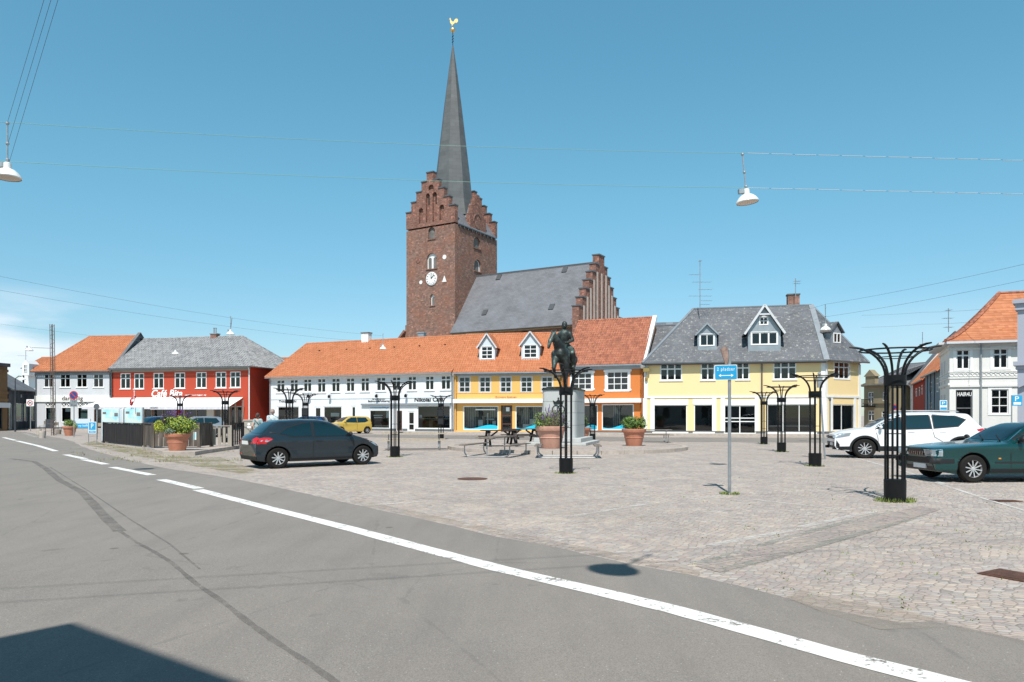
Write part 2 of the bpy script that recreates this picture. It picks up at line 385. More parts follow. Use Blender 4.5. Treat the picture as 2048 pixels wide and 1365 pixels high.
def window(root, op, cols=2, rows=(.62,), fm='white_paint', fw=.07, mw=.07, rv=.08, fr=None, gm='window_glass', sill=None, curt=True, v=0, name='window', casing=0):
    a, b, c, d = op; m = MB(); y0, y1 = v+rv-.05, v+rv+.02
    if casing:
        k = casing; m.box(a-k, v-.03, b-k*.6, a, v+.02, d+k); m.box(c, v-.03, b-k*.6, c+k, v+.02, d+k); m.box(a, v-.03, d, c, v+.02, d+k); m.box(a, v-.03, b-k*.6, c, v+.02, b)
    m.box(a, y0, b, a+fw, y1, d); m.box(c-fw, y0, b, c, y1, d); m.box(a+fw, y0, d-fw, c-fw, y1, d); m.box(a+fw, y0, b, c-fw, y1, b+fw)
    zs = [b+(d-b)*r for r in rows]
    for z in zs: m.box(a+fw, y0+.004, z-mw/2, c-fw, y1-.004, z+mw/2)
    for i in range(1, cols):
        x = a+(c-a)*i/cols; m.box(x-mw/2, y0+.008, b+fw, x+mw/2, y1-.008, d-fw)
    if sill: m.box(a-.08, v-.07, b-.07, c+.08, v+rv-.052, b-.002)
    w = m.build(name, fm, root, fr=fr)
    g = MB(); g.poly([(a+.02, v+rv, b+.02), (c-.02, v+rv, b+.02), (c-.02, v+rv, d-.02), (a+.02, v+rv, d-.02)])
    p = g.build('pane', gm, w) if fr is None else _subbuild(g, 'pane', gm, w, root, fr)
    if curt:
        q = MB(); wd = (c-a)*random.uniform(.1, .22)
        for x0, x1 in ((a+.03, a+.03+wd), (c-.03-wd, c-.03)):
            if random.random() < .5: q.box(x0, v+rv+.08, b+.02, x1, v+rv+.11, d-.03)
        if random.random() < .4: q.box(a+.1, v+rv+.08, b+.01, a+.1+random.uniform(.1, .3), v+rv+.2, b+.3)
        if q.f:
            if fr is None: q.build('curtain', 'curtain', w)
            else: _subbuild(q, 'curtain', 'curtain', w, root, fr)
    return w
def _subbuild(g, name, m, w, root, fr):
    X = FR[root.name].inverted() @ fr; g.v = [X @ v for v in g.v]; return g.build(name, m, w)
def text(s, rect, m, root, v=-.02, fr=None, ext=.015, shear=0, bold=0, name='lettering', font=None, space=1):
    cu = bpy.data.curves.new('t', 'FONT'); cu.body = s; cu.extrude = ext; cu.shear = shear; cu.offset = bold; cu.space_character = space; cu.resolution_u = 3
    o = bpy.data.objects.new('t', cu); COL.objects.link(o); bpy.context.view_layer.update()
    dg = bpy.context.evaluated_depsgraph_get(); me = bpy.data.meshes.new_from_object(o.evaluated_get(dg))
    bpy.data.objects.remove(o); bpy.data.curves.remove(cu)
    xs = [p.co.x for p in me.vertices]; ys = [p.co.y for p in me.vertices]; x0, x1, y0, y1 = min(xs), max(xs), min(ys), max(ys)
    a, b, c, d = rect; mb = MB()
    vs = [Vector((a+(p.co.x-x0)/(x1-x0)*(c-a), v-p.co.z, b+(p.co.y-y0)/(y1-y0)*(d-b))) for p in me.vertices]
    mb.add(vs, [tuple(p.vertices) for p in me.polygons]); bpy.data.meshes.remove(me)
    return mb.build(name, m, root, fr=fr)
def rolls(mb, A, B, Q, P, sp):    # raised pantile rolls running up a roof plane; eave A-B, ridge P-Q
    e = (B-A); L = e.length; e.normalize(); up = (P-A)-(P-A).dot(e)*e; Hs = up.length; up.normalize(); n = e.cross(up); pl = (P-A).dot(e); qr = L-(Q-A).dot(e)
    x = sp/2
    while x < L:
        tm = 1.0
        if pl > 1e-3: tm = min(tm, x/pl)
        if qr > 1e-3: tm = min(tm, (L-x)/qr)
        if tm > .03:
            w = sp*.3; h = sp*.2; o = A+e*x; j = random.uniform(-.012, .012); s = -up*(.03+j); k = up*(Hs*tm)
            sec = [-e*w, -e*w*.55+n*h, e*w*.55+n*h, e*w]
            vs = [o+q+s for q in sec]+[o+q+k for q in sec]; mb.add(vs, [(0,1,5,4),(1,2,6,5),(2,3,7,6),(3,2,1,0)])
        x += sp
def roof(root, u0, u1, d, ze, zr, hl=0, hr=0, oh=.35, m='tiles_orange', t=.12, fr=None, oe=0., vr=None, endm=None, ohb=None):
    """pitched roof over [u0,u1] x [0,d]; hl/hr = hip run at each end; oe = overhang past a gable end"""
    vr = d/2 if vr is None else vr; ee = ze-.1; ob = oh; eb = ee
    a, b = u0-(oh if hl else oe), u1+(oh if hr else oe); r0, r1 = (u0+hl if hl else a), (u1-hr if hr else b)
    mb = MB(); A, B, C_, D = Vector((a,-oh,ee)), Vector((b,-oh,ee)), Vector((b,d+ob,eb)), Vector((a,d+ob,eb)); P, Q = Vector((r0,vr,zr)), Vector((r1,vr,zr))
    tl = str(m).startswith('tiles'); sp_ = .3 if m == 'tiles_grey' else .22
    mb.slab([A, B, Q, P], t); mb.slab([C_, D, P, Q], t)
    if tl: rolls(mb, A, B, Q, P, sp_)
    if hl: mb.slab([D, A, P], t); (tl and rolls(mb, D, A, P, P, sp_))
    if hr: mb.slab([B, C_, Q], t); (tl and rolls(mb, B, C_, Q, Q, sp_))
    o = mb.build('roof', m, root, fr=fr)
    rd = MB(); rd.tube([P-Vector((0,0,.02)), Q-Vector((0,0,.02))], .1, 6)
    if hl: rd.tube([A, P], .09, 6); rd.tube([D, P], .09, 6)
    if hr: rd.tube([B, Q], .09, 6); rd.tube([C_, Q], .09, 6)
    _sub(rd, 'ridge_tiles', endm or m, o, root, fr); return o
def _sub(g, name, m, w, root, fr):
    if fr is not None: X = FR[root.name].inverted() @ fr; g.v = [X @ v for v in g.v]
    return g.build(name, m, w)
def gable_wall(mb, u, d, ze, zr, t=.25, vr=None, sgn=1):
    vr = d/2 if vr is None else vr; x0, x1 = (u, u+t*sgn) if sgn > 0 else (u+t*sgn, u)
    pts = [(0,0),(d,0),(d,ze),(vr,zr-.06),(0,ze)]
    a = [(x0,y,z) for y, z in pts]; b = [(x1,y,z) for y, z in pts]; n = 5
    mb.add(a+b, [tuple(range(n))[::-1], tuple(range(n,2*n))]+[(i,(i+1)%n,n+(i+1)%n,n+i) for i in range(n)])
def room(root, u0, u1, z0, z1, v0=.45, m='room_dark', fr=None):
    mb = MB(); mb.box(u0, v0, z0, u1, v0+.1, z1); return mb.build('interior', m, root, fr=fr)
def pipe(root, u, z0, z1, m='gutter', v=-.1, fr=None, r=.05):
    mb = MB(); mb.tube([(u,v,z0),(u,v,z1-.25),(u,v-.12,z1)], r, 6); return mb.build('downpipe', m, root, fr=fr)
def gutter(root, u0, u1, z, m='gutter', v=-.42, fr=None):
    mb = MB(); mb.box(u0, v-.06, z-.11, u1, v+.06, z-.005); return mb.build('gutter', m, root, fr=fr)
# ================================================================ SETTING
def cobbles(name, cols, sc=6.5, weed=.5, sx=1.0, ang=.3, joint=(.09,.08,.06)):
    g = NT(name, .85, .25); o = g.ob()
    w = g.n('ShaderNodeTexNoise', {0: o, 'Scale': .35, 'Detail': 2.0}); 
    off = g.n('ShaderNodeVectorMath', {0: w.outputs[1], 1: (.5,.5,.5)}, operation='SUBTRACT'); off = g.n('ShaderNodeVectorMath', {0: off.outputs[0], 'Scale': .9}, operation='SCALE')
    co = g.n('ShaderNodeVectorMath', {0: o, 1: off.outputs[0]}, operation='ADD').outputs[0]
    co = g.n('ShaderNodeMapping', {0: co, 'Rotation': (0, 0, ang), 'Scale': (1.0, sx, 1)}).outputs[0]
    v1 = g.n('ShaderNodeTexVoronoi', {0: co, 'Scale': sc, 'Randomness': .62}, voronoi_dimensions='2D')
    v2 = g.n('ShaderNodeTexVoronoi', {0: co, 'Scale': sc, 'Randomness': .62}, voronoi_dimensions='2D', feature='DISTANCE_TO_EDGE')
    s = g.n('ShaderNodeSeparateColor', {0: v1.outputs[1]})
    c = g.ramp(s.outputs[0], [(i/(len(cols)-1), c) for i, c in enumerate(cols)])
    fine = g.noise(o, 60, 3); c = g.mix(g.rng(fine, .3, .7, 0, .5), c, g.mix(.55, c, (.55,.5,.45)))
    big = g.noise(o, .12, 6, .6); c = g.mix(g.rng(big, .4, .65, 0, .4), c, (.36,.31,.26))
    mid = g.noise(g.n('ShaderNodeMapping', {0: o, 'Scale': (1.0,.6,1), 'Rotation': (0,0,.5)}).outputs[0], 1.6, 6, .7); c = g.mix(g.rng(mid, .42, .6, 0, .35), c, (.29,.24,.235)); mid2 = g.noise(g.n('ShaderNodeMapping', {0: o, 'Location': (7,3,0)}).outputs[0], .9, 6, .7); c = g.mix(g.rng(mid2, .52, .66, 0, .45), c, (.56,.47,.38))
    big2 = g.noise(o, .5, 6, .65); c = g.mix(g.rng(big2, .5, .75, 0, .3), c, (.21,.18,.165))
    jn = g.noise(o, 1.2, 6, .7); jc = g.mix(g.rng(jn, .5, .62), joint, (.09,.11,.03)); jc = g.mix(g.rng(g.noise(o, .6, 4), .45, .6, 0, .8), jc, (.25,.21,.16))
    jw = g.rng(v2.outputs[0], .02, .075, weed, 0)
    c = g.mix(jw, c, jc)
    h = g.math('ADD', g.rng(v2.outputs[0], 0, .16), g.math('MULTIPLY', fine, .25))
    g.set(g.b.inputs['Base Color'], c); g.set(g.b.inputs['Normal'], g.bump(h, .4, .025)); return g.m
cobbles('cobble_stone', [(.21,.185,.17),(.44,.38,.33),(.29,.27,.255),(.55,.45,.36),(.34,.265,.235),(.5,.46,.41),(.3,.285,.28),(.45,.34,.285)], 10.5, .48, 1.3, .45)
cobbles('band_stone', [(.19,.16,.155),(.36,.29,.25),(.26,.235,.22),(.38,.28,.24)], 9.5, .65, 1.0, -.5)
def asphalt():
    g = NT('asphalt', .88, .3); o = g.ob()
    f = g.noise(o, 130, 3, .6); m_ = g.noise(o, 1.1, 6, .6); b_ = g.noise(o, .22, 5, .6)
    c = g.mix(g.rng(f, .35, .65), (.155,.141,.126), (.295,.268,.238))
    c = g.mix(g.rng(m_, .35, .7, 0, .25), c, (.175,.155,.135)); c = g.mix(g.rng(b_, .4, .7, 0, .35), c, (.3,.262,.225))
    sp = g.n('ShaderNodeTexVoronoi', {0: o, 'Scale': 17.0}); c = g.mix(g.rng(sp.outputs[0], .05, .1, .75, 0), c, (.55,.52,.48)); st = g.noise(g.n('ShaderNodeMapping', {0: o, 'Rotation': (0,0,.9), 'Scale': (2.2,.35,1)}).outputs[0], 1.0, 5, .6); c = g.mix(g.rng(st, .45, .7, 0, .35), c, (.15,.138,.128)); ol = g.noise(o, 2.3, 3, .5); c = g.mix(g.rng(ol, .68, .74, 0, .45), c, (.12,.11,.1))
    cr = g.n('ShaderNodeTexVoronoi', {0: g.n('ShaderNodeMapping', {0: o, 'Scale': (.35,.22,1)}).outputs[0], 'Scale': 1.0}, feature='DISTANCE_TO_EDGE')
    crn = g.math('ADD', cr.outputs[0], g.math('MULTIPLY', g.math('SUBTRACT', g.noise(o, 3, 5), .5), .05))
    c = g.mix(g.rng(crn, .0, .005, .22, 0), c, (.1,.095,.09))
    sp2 = g.n('ShaderNodeTexVoronoi', {0: o, 'Scale': .9}); c = g.mix(g.rng(sp2.outputs[0], .035, .06, .6, 0), c, (.07,.068,.065))
    g.set(g.b.inputs['Base Color'], c); g.set(g.b.inputs['Normal'], g.bump(f, .25, .01)); return g.m
asphalt()
def worn(name, col, lo, hi, sc=14, big=2.5, amax=1.0):
    g = NT(name, .7, .3); t = g.t; out = t.nodes['Material Output']; o = g.ob()
    a = g.noise(o, sc, 7, .7); b = g.noise(o, big, 5, .6); k = g.math('ADD', g.math('MULTIPLY', a, .5), g.math('MULTIPLY', b, .5))
    tr = g.n('ShaderNodeBsdfTransparent'); c = g.mix(g.rng(a, .3, .7, 0, .3), col, tuple(x*.7 for x in col)); g.set(g.b.inputs['Base Color'], c)
    mx = g.n('ShaderNodeMixShader', {0: g.rng(k, lo, hi, 0, amax), 1: tr.outputs[0], 2: g.b.outputs[0]}); t.links.new(mx.outputs[0], out.inputs[0])
worn('road_paint', (.76,.75,.71), .395, .46, 22, 3.5); worn('faded_paint', (.68,.66,.62), .42, .58, 20, 1.5, .6); worn('slab_worn', (.33,.335,.29), .42, .72, 8, 1.0); worn('sand', (.42,.35,.28), .4, .66, 5, 1.2, .6)
mat('kerb_granite', (.42,.36,.31), .85, var=.25, vscale=4, bump=.3, bscale=30)
mat('flagstone', (.42,.38,.34), .85, var=.2, vscale=2.5, bump=.15)
mat('grass_blade', (.16,.21,.04), .8, var=.4, vscale=8); mat('weed_dry', (.25,.24,.09), .8, var=.4, vscale=6)
def sheet(name, pts, m, z, kind='structure', label=None):
    mb = MB(); mb.poly([(p[0], p[1], z) for p in pts]); o = mb.build(name, m)
    if mb.f and o.data.polygons[0].normal.z < 0: o.data.flip_normals()
    return tag(o, kind=kind, label=label)
sheet('ground', [(-700,-300),(700,-300),(700,900),(-700,900)], 'cobble_stone', 0)
edge = [(2500,1400),(2300,1338),(2048,1284),(1950,1263),(1860,1245),(1800,1247),(1740,1236),(1640,1213),(1500,1180),(1380,1151),(1270,1131),(1140,1102),(1000,1075),(860,1042),(700,1008),(600,985),(450,955),(330,937),(250,919),(195,904),(160,893),(150,884),(125,878),(80,870),(50,864.5),(0,861.5),(-200,861)]
ep = [gnd(*p) for p in edge]
ep2 = []
for i in range(len(ep)-1):
    for k in range(5):
        p = ep[i].lerp(ep[i+1], k/5); n = noise.noise(p*1.3)*.06*(1 if p.y < 30 else 2); ep2.append((p.x+n, p.y+n*.6))
sheet('road', ep2+[(-120,75),(-120,-60),(40,-60),(18,-6)], 'asphalt', .004)
fs = [(560,865.2),(640,868.6),(905,870.8),(1090,872.5),(1290,875),(1500,876),(1660,876),(1745,875.5),(1800,866),(1830,858),(1845,850)]; ns_ = [(1905,856),(1905,880),(1800,885),(1660,886),(1290,884),(1090,881),(905,878),(640,873.5),(560,871)]
sheet('back_street', [gnd(*p)[:2] for p in fs+ns_], 'asphalt', .004)
# painted lines
lc = [(8,878),(45,886),(110,904),(130,909),(212,929),(228,937),(300,951),(330,963),(400,981.5),(480,1002),(560,1022.5),(700,1058),(850,1098),(1000,1138),(1200,1185),(1400,1232),(1650,1286),(1900,1344),(2150,1400)]
def strip(name, pts, w, m='road_paint', z=.008, label=None):
    mb = MB(); P = [gnd(*p) for p in pts]; L_ = []; R_ = []
    Q = []
    for i in range(len(P)-1):
        for k in range(4): Q.append(P[i].lerp(P[i+1], k/4))
    Q.append(P[-1])
    for i, p in enumerate(Q):
        d = (Q[min(i+1,len(Q)-1)]-Q[max(i-1,0)]).normalized(); n = Vector((-d.y, d.x, 0))*(w/2+noise.noise(p*4)*.012)
        L_.append((p+n)[:2]); R_.append((p-n)[:2])
    for i in range(len(Q)-1):
        mb.poly([(*R_[i], z), (*R_[i+1], z), (*L_[i+1], z), (*L_[i], z)])
    o = mb.build(name, m)
    if o.data.polygons[0].normal.z < 0: o.data.flip_normals()
    return tag(o, kind='structure')
for q in ([(7,875.5),(31,881.5)], [(34,882.5),(75,892),(112,903)], [(131,910),(170,918.5)], [(168,920),(212,929.5)], [(224,935),(304,951)], [(322,960),(398,978)]): strip('lane_marking', q, .24)
strip('lane_marking', [(396,980.5),(480,1002.5),(560,1023),(700,1058.5),(850,1099),(1000,1139),(1200,1185.5),(1348,1221),(1519,1268),(1690,1316),(1899,1369),(2150,1433)], .24)
worn('parking_paint', (.7,.68,.64), .38, .54, 18, 1.5, .75); worn('seam_tar', (.17,.155,.14), .34, .6, 9, 2.0, .5)
for q, w in (([(20,918),(68,924),(90,937),(120,962),(164,985),(184,1006),(212,1037),(240,1064)],.16),([(240,1064),(273,1086),(308,1105),(342,1126),(393,1170),(444,1204),(495,1245),(547,1283),(615,1327),(663,1361),(720,1405)],.055),([(100,935),(180,985),(260,1040),(340,1090),(400,1140)],.03)): strip('tar_seam', q, w, 'seam_tar', .0075)
for i in range(4): strip('lane_marking', [(46+i*6, 867+i*2.0), (56+i*6, 868.6+i*2.0)], .3, 'faded_paint')

for pts, w in (([(1700,914),(1790,938)],.14),([(1800,941),(1890,969)],.13),([(1872,966),(1960,995)],.13),([(1960,996),(2080,1031)],.1),([(1880,971),(2100,973)],.12),([(1990,999.5),(2100,1001.5)],.1)): strip('parking_line', pts, w*.75, 'parking_paint')
for pts, w in (([(1385,1000),(1435,993)],.13),([(1480,997),(1700,1022)],.12),([(1420,1092),(1600,1059)],.14),([(730,1013),(870,1002)],.14),([(1150,1033),(1300,1008)],.12),([(1150,974),(1330,960)],.1)): strip('parking_line', pts, w, 'faded_paint')
strip('parking_line', [(1600,1056),(1748,1024)], .13, 'faded_paint')
sheet('paving_band', [gnd(*p)[:2] for p in [(1390,1133),(1440,1146),(1600,1105),(1760,1060),(1880,1020),(1840,1012),(1700,1047),(1560,1088)]], 'band_stone', .004)
sheet('slab_row', [gnd(*p)[:2] for p in [(1425,1141),(1450,1147),(1600,1107),(1760,1061),(1860,1031),(1850,1029),(1750,1056),(1590,1099)]], 'slab_worn', .008)
sheet('slab_row', [gnd(*p)[:2] for p in [(1385,1128),(1400,1131),(1560,1084),(1700,1046),(1790,1024),(1780,1023),(1690,1042),(1550,1079)]], 'slab_worn', .008)
sheet('sand_drift', [gnd(*p)[:2] for p in [(1570,1196),(1640,1225),(1760,1262),(1880,1258),(1960,1268),(2048,1290),(2048,1276),(1900,1246),(1820,1225),(1700,1205),(1600,1180)]], 'sand', .012, 'stuff', 'pale sand washed over the edge between asphalt and cobblestones')
sheet('dust_strip', [gnd(*p)[:2] for p in [(700,1006),(1000,1072),(1270,1128),(1400,1153),(1400,1143),(1270,1115),(1000,1060),(700,996)]], 'sand', .012, 'stuff', 'sandy joint dust along the edge of the cobbled square')
worn('grass_patch', (.3,.27,.14), .45, .6, 6, 1.0)
sheet('weedy_verge', [gnd(*p)[:2] for p in [(160,889),(200,896),(300,918),(480,948),(520,944),(440,915),(330,914),(290,899),(207,888),(190,882)]], 'grass_patch', .01, 'stuff', 'dry weeds and sand on the cobbles in front of the black fence')
# kerbs and pavements along the house fronts
def pavement(front, back, h=.11, name='pavement'):
    mb = MB(); mb.zprism([gnd(*p)[:2] for p in front]+[p[:2] for p in back], -.05, h); return tag(mb.build(name, 'flagstone'), kind='structure')
# round terrace under the statue
ISL = Vector((2.6, 34.6, 0)); IR = 5.65
mb = MB(); mb.zprism([(ISL.x+(IR-.28)*math.cos(2*math.pi*i/72), ISL.y+(IR-.28)*math.sin(2*math.pi*i/72)) for i in range(72)], -.05, .14); tag(mb.build('statue_terrace', 'cobble_stone'), kind='structure')
mb = MB()
for i in range(36):
    a0, a1 = 2*math.pi*(i+.012)/36, 2*math.pi*(i+.988)/36; r0, r1 = IR-.28, IR
    pts = [(ISL.x+r0*math.cos(a0), ISL.y+r0*math.sin(a0)), (ISL.x+r1*math.cos(a0), ISL.y+r1*math.sin(a0)), (ISL.x+r1*math.cos((a0+a1)/2)*1.0, ISL.y+r1*math.sin((a0+a1)/2)), (ISL.x+r1*math.cos(a1), ISL.y+r1*math.sin(a1)), (ISL.x+r0*math.cos(a1), ISL.y+r0*math.sin(a1))]
    mb.zprism(pts, -.05, .155)
tag(mb.build('terrace_kerb', 'kerb_granite'), kind='structure')
# cafe terrace platform on the left
pf = [gnd(*p)[:2] for p in [(284,899),(327,911),(345,912.5),(390,911.5),(404,909),(470,899),(500,893)]]
mb = MB(); mb.zprism(pf+[(-13.5,41),(-21,43)], -.05, .15); tag(mb.build('cafe_platform', 'kerb_granite'), kind='structure')
def blades(name, spots, mt, label):
    mb = MB()
    for (x, y, z, rad, n, hh) in spots:
        for _ in range(n):
            a = random.uniform(0, 6.28); r = rad*math.sqrt(random.uniform(.25, 1)); px, py = x+r*math.cos(a)*1.25, y+r*math.sin(a)
            h_ = hh*random.uniform(.35, 1); t = random.uniform(0, 6.28); w = .006+.004*random.random(); lx, ly = math.cos(t)*h_*.6, math.sin(t)*h_*.6
            mb.add([(px-w*math.sin(t), py+w*math.cos(t), z), (px+w*math.sin(t), py-w*math.cos(t), z), (px+lx, py+ly, z+h_)], [(0,1,2)])
    return tag(mb.build(name, mt), label, kind='stuff')
def strips(root, a, b, c, d, m='curtain', v=.75):
    mb = MB(); x = a
    while x < c: mb.box(x, v, b, x+.09, v+.02, d); x += .16
    mb.build('vertical_blind', m, root)
def subeach(mb, name, m, w, root, fr):
    X = FR[root.name].inverted() @ fr; mb.v = [X @ v for v in mb.v]; return mb.each(name, m, w)
# ================================================================ BUILDINGS
def shell(name, fac, d, ze, ops, wm, label, cat='house', zr=None, gl=True, gr=True, vr=None, u0=0, reveal=.14, side=None):
    root = empty(name, fac.M, label, cat); mb = MB(); wall_mesh(mb, u0, fac.L, 0, ze, ops, reveal)
    L = fac.L
    mb.box(u0, d-.2, 0, L, d, ze)
    zr_ = zr if zr else ze
    if gl: gable_wall(mb, u0, d, ze, zr_, .25, vr)
    else: mb.box(u0, .002, 0, u0+.25, d-.2, ze)
    if gr: gable_wall(mb, L, d, ze, zr_, .25, vr, -1)
    else: mb.box(L-.25, .002, 0, L, d-.2, ze)
    mb.build('wall', wm, root); return root
def plinth(root, u0, u1, h, m='plinth_grey', gaps=(), v=-.04):
    mb = MB(); xs = [u0]
    for a, b in sorted(gaps): xs += [a, b]
    xs.append(u1)
    for i in range(0, len(xs), 2):
        if xs[i+1] > xs[i]: mb.box(xs[i], v, 0, xs[i+1], .03, h)
    return mb.build('plinth', m, root)
def cornice(root, u0, u1, z, h=.25, m='trim_white', name='cornice', o=.12):
    mb = MB(); mb.box(u0, -o, z-h*.5, u1, -.002, z); mb.box(u0, -o*.6, z-h, u1, -.003, z-h*.5-.001); return mb.build(name, m, root)
def chimney(rf, root, u, v, z0, z1, w=.6, d=.6, m='brick_chimney', capm='plinth_grey', pots=0):
    mb = MB(); mb.box(u-w/2, v-d/2, z0, u+w/2, v+d/2, z1-.1); c = mb.build('chimney', m, rf)
    mb = MB(); mb.box(u-w/2-.06, v-d/2-.06, z1-.1, u+w/2+.06, v+d/2+.06, z1)
    for i in range(pots):
        x = u+(i-(pots-1)/2)*.25; mb.lathe([(.07,z1),(.07,z1+.55),(.1,z1+.56),(.1,z1+.62)], 8, (x, v, 0))
    mb.build('chimney_cap', capm, rf); return c
mat('board_soft', (.58,.59,.6), .6, var=.15, vscale=3)
def dormer(root, u0, u1, z0, z1, zp, ze, zr, vr, wm='pale_grey_board', rm='tiles_orange', cols=2, rows=(.5,), ww=None, vf=.35, trim='board_soft', oh=.18, fw=.07):
    """dormer whose front stands vf behind the facade; roof plane from (0,ze) to (vr,zr)"""
    vat = lambda z: max(vf, (z-ze)/(zr-ze)*vr); g = 'dormer'
    mb = MB(); um = (u0+u1)/2; ww = ww or (u1-u0)*.62; a, b = um-ww/2, um+ww/2; hb = z0+(z1-z0)*.16; ht = z0+(z1-z0)*.93
    op = (a, hb, b, ht); wall_mesh(mb, u0, u1, z0-.2, z1, [op], .1, v=vf)
    mb.poly([(u0,vf,z1),(u1,vf,z1),(um,vf,zp-.05)])
    for u, s in ((u0,0),(u1,1)):
        pts = [(u,vf,z0-.2),(u,vf,z1),(u,vat(z1),z1)]; mb.poly(pts[::-1] if s else pts)
    d = mb.build(g, wm, root)
    mb = MB(); k = (zp-z1)/((u1-u0)/2); e = z1-k*oh
    mb.slab([(u0-oh,vf-oh,e),(um,vf-oh,zp),(um,vat(zp)+.05,zp),(u0-oh,vat(e)+.05,e)][::-1], .07)
    mb.slab([(um,vf-oh,zp),(u1+oh,vf-oh,e),(u1+oh,vat(e)+.05,e),(um,vat(zp)+.05,zp)][::-1], .07)
    mb.build('dormer_roof', rm, d)
    mb = MB(); w = .16
    for s in (-1, 1):
        x = um+s*((u1-u0)/2+oh); mb.obox((x,vf-oh-.025,e+.0), (um,vf-oh-.025,zp+.02), .05, w*.7)
    mb.build('bargeboard', trim, d)
    window(d, op, cols, rows, v=vf, rv=.06, curt=False, fw=fw, mw=.06, casing=.05); return d
# ---- A: pale grey corner house
fA = Fac(72, 77.6, 222, 76.5); ze = fA.z(147, 741); zrA = fA.z(250, 672, 4.6)
wnA = [fA.rect(r) for r in ((87.5,747.5,106.5,775),(120,747.5,140.5,775),(153,747.5,174,775),(186.5,747.5,207,775))]
shA = [fA.rect(r) for r in ((90,804,110.5,857.5),(122,804,142,857.5),(154.5,804,176,857.5),(188,804,209,857.5))]
rA = shell('corner_house', fA, 9.2, ze, wnA+shA, 'wall_danish_grey', 'pale grey two-storey house with orange hipped roof, left of the red cafe', gl=False, zr=zrA)
for o in wnA: window(rA, o, 2, (.64,), sill=True)
for i, o in enumerate(shA):
    a, b, c, d = o; h = b+(d-b)*.80
    w = window(rA, (a, h, c, d), 2, (), rv=.1, curt=False); mb = MB(); um = (a+c)/2
    for x0, x1 in ((a+.07, um-.04), (um+.04, c-.07)): mb.obox((x0,.05,h+.07),(x1,.05,d-.07),.03,.07); mb.obox((x0,.035,d-.07),(x1,.035,h+.07),.03,.07)
    mb.build('lattice', 'white_paint', w)
    lo = b+.05 if i == 3 else b+(d-b)*.24
    if i == 3: lo = b
    w = window(rA, (a, lo, c, h), 1, (), rv=.1, curt=False, gm='shop_glass', name='shop_window' if i < 3 else 'door', fm='white_paint' if i < 3 else 'door_brown')
    if i != 3: mb = MB(); mb.box(a, .03, b, c, .12, lo); mb.build('parapet', 'wall_danish_grey', rA)
    if i in (0, 2):
        mb = MB()
        for r in range(2):
            for q in range(2): x = a+.25+q*(c-a-.42)/2; z = lo+.2+r*.95; mb.box(x, .2, z, x+(c-a)*.32, .22, z+.8)
        mb.build('property_card', mat('card_green', (.42,.55,.48), .6, var=.3, vscale=5) if 'card_green' not in M else 'card_green', w)
    if i == 1: mb = MB(); mb.box(a+.35, .2, lo+1.1, c-.15, .24, lo+1.9); mb.build('property_card', 'text_white', w)
room(rA, .3, fA.L-.3, .1, ze-.2, .5)
u0, z0, u1, z1 = fA.rect((72, 792, 222, 804)); mb = MB(); mb.box(-.05, -.12, z0, fA.L, -.002, z1); mb.build('fascia', 'trim_white', rA)
text('danbolig', fA.rect((126, 793, 167.5, 803.5)), 'door_brown', rA, v=-.135)
roof(rA, 0, fA.L, 9.2, ze, zrA, hl=fA.u(180, 4.6)-0, hr=0, oh=.35, m='tiles_orange', oe=.0)
mb = MB(); k = (zrA-ze)/4.6
mb.slab([(fA.L-.1,-.3,ze-k*.3+.1),(fA.L+.25,-.3,ze-k*.3+.1),(fA.L+.25,4.6,zrA+.35),(fA.L-.1,4.6,zrA+.35)], .45); mb.slab([(fA.L+.25,9.4,ze+.1),(fA.L-.1,9.4,ze+.1),(fA.L-.1,4.6,zrA+.35),(fA.L+.25,4.6,zrA+.35)], .45); mb.build('verge', 'plinth_grey', rA)
cornice(rA, -.05, fA.L, ze-.1, .4, 'zinc'); gutter(rA, -.3, fA.L, ze-.12); pipe(rA, .06, 0, ze-.4); pipe(rA, fA.L-.05, 1.9, ze-.4)
plinth(rA, 0, fA.L, .3, gaps=[(shA[3][0], shA[3][2])])
# ---- B: red cafe
fB = Fac(223, 76.4, 500, 72.6); zeB = fB.z(400, 735); dB = 9.4; zrB = fB.z(400, 675, dB/2)
wnB = [fB.rect(r) for r in ((240.5,747,261,778),(268,747,288,778),(306.5,746.3,327.5,777.5),(349,745.6,370,777),(392,744.8,413,776.5),(431,744.2,452.5,776),(460,743.7,481,775.6))]
zt = 3.0
shB = []
for a, b in ((287,303),(305,344),(371,413),(430,441.5),(444,457),(460,470),(473,484)):
    shB.append((fB.u(a), .6 if a not in (473, 287) else .15, fB.u(b), fB.z(b, 813)))
shB.append((fB.u(238), .6, fB.u(283), fB.z(283, 813)))
rB = shell('cafe_house', fB, dB, zeB, wnB+shB, 'wall_red', 'red two-storey cafe house with grey hipped tile roof and long white awnings', zr=zrB, gr=False)
for o in wnB: window(rB, o, 2, (.66,), sill=True, fw=.09, mw=.1)
mat('frame_greige', (.34,.31,.26), .6, var=.1)
for o in shB: window(rB, o, 1 if o[2]-o[0] < 1.5 else 2, (), fm='frame_greige', gm='shop_glass', name='shop_window', fw=.1, curt=False, rv=.12)
mb = MB()
for a, b in ((284.5,287),(303,305),(344,352),(366,371),(413,430),(441.5,444),(457,460),(470,473),(484,487)): mb.box(fB.u(a), -.05, .15, fB.u(b), -.002, 3.1)
mb.each('pilaster', 'frame_greige', rB)
mb = MB(); mb.box(fB.u(414.5), -.07, 1.0, fB.u(428), -.052, 2.6); mb.build('door', 'wall_offwhite', rB)
room(rB, .3, fB.L-.3, .1, zeB-.2, .5)
mb = MB(); mb.box(fB.L, -.001, 0, fB.L+.012, dB, zeB-.02); mb.build('side_wall', 'wall_red_shade', rB)  # thin darker skin; the shade of this side is put into its colour
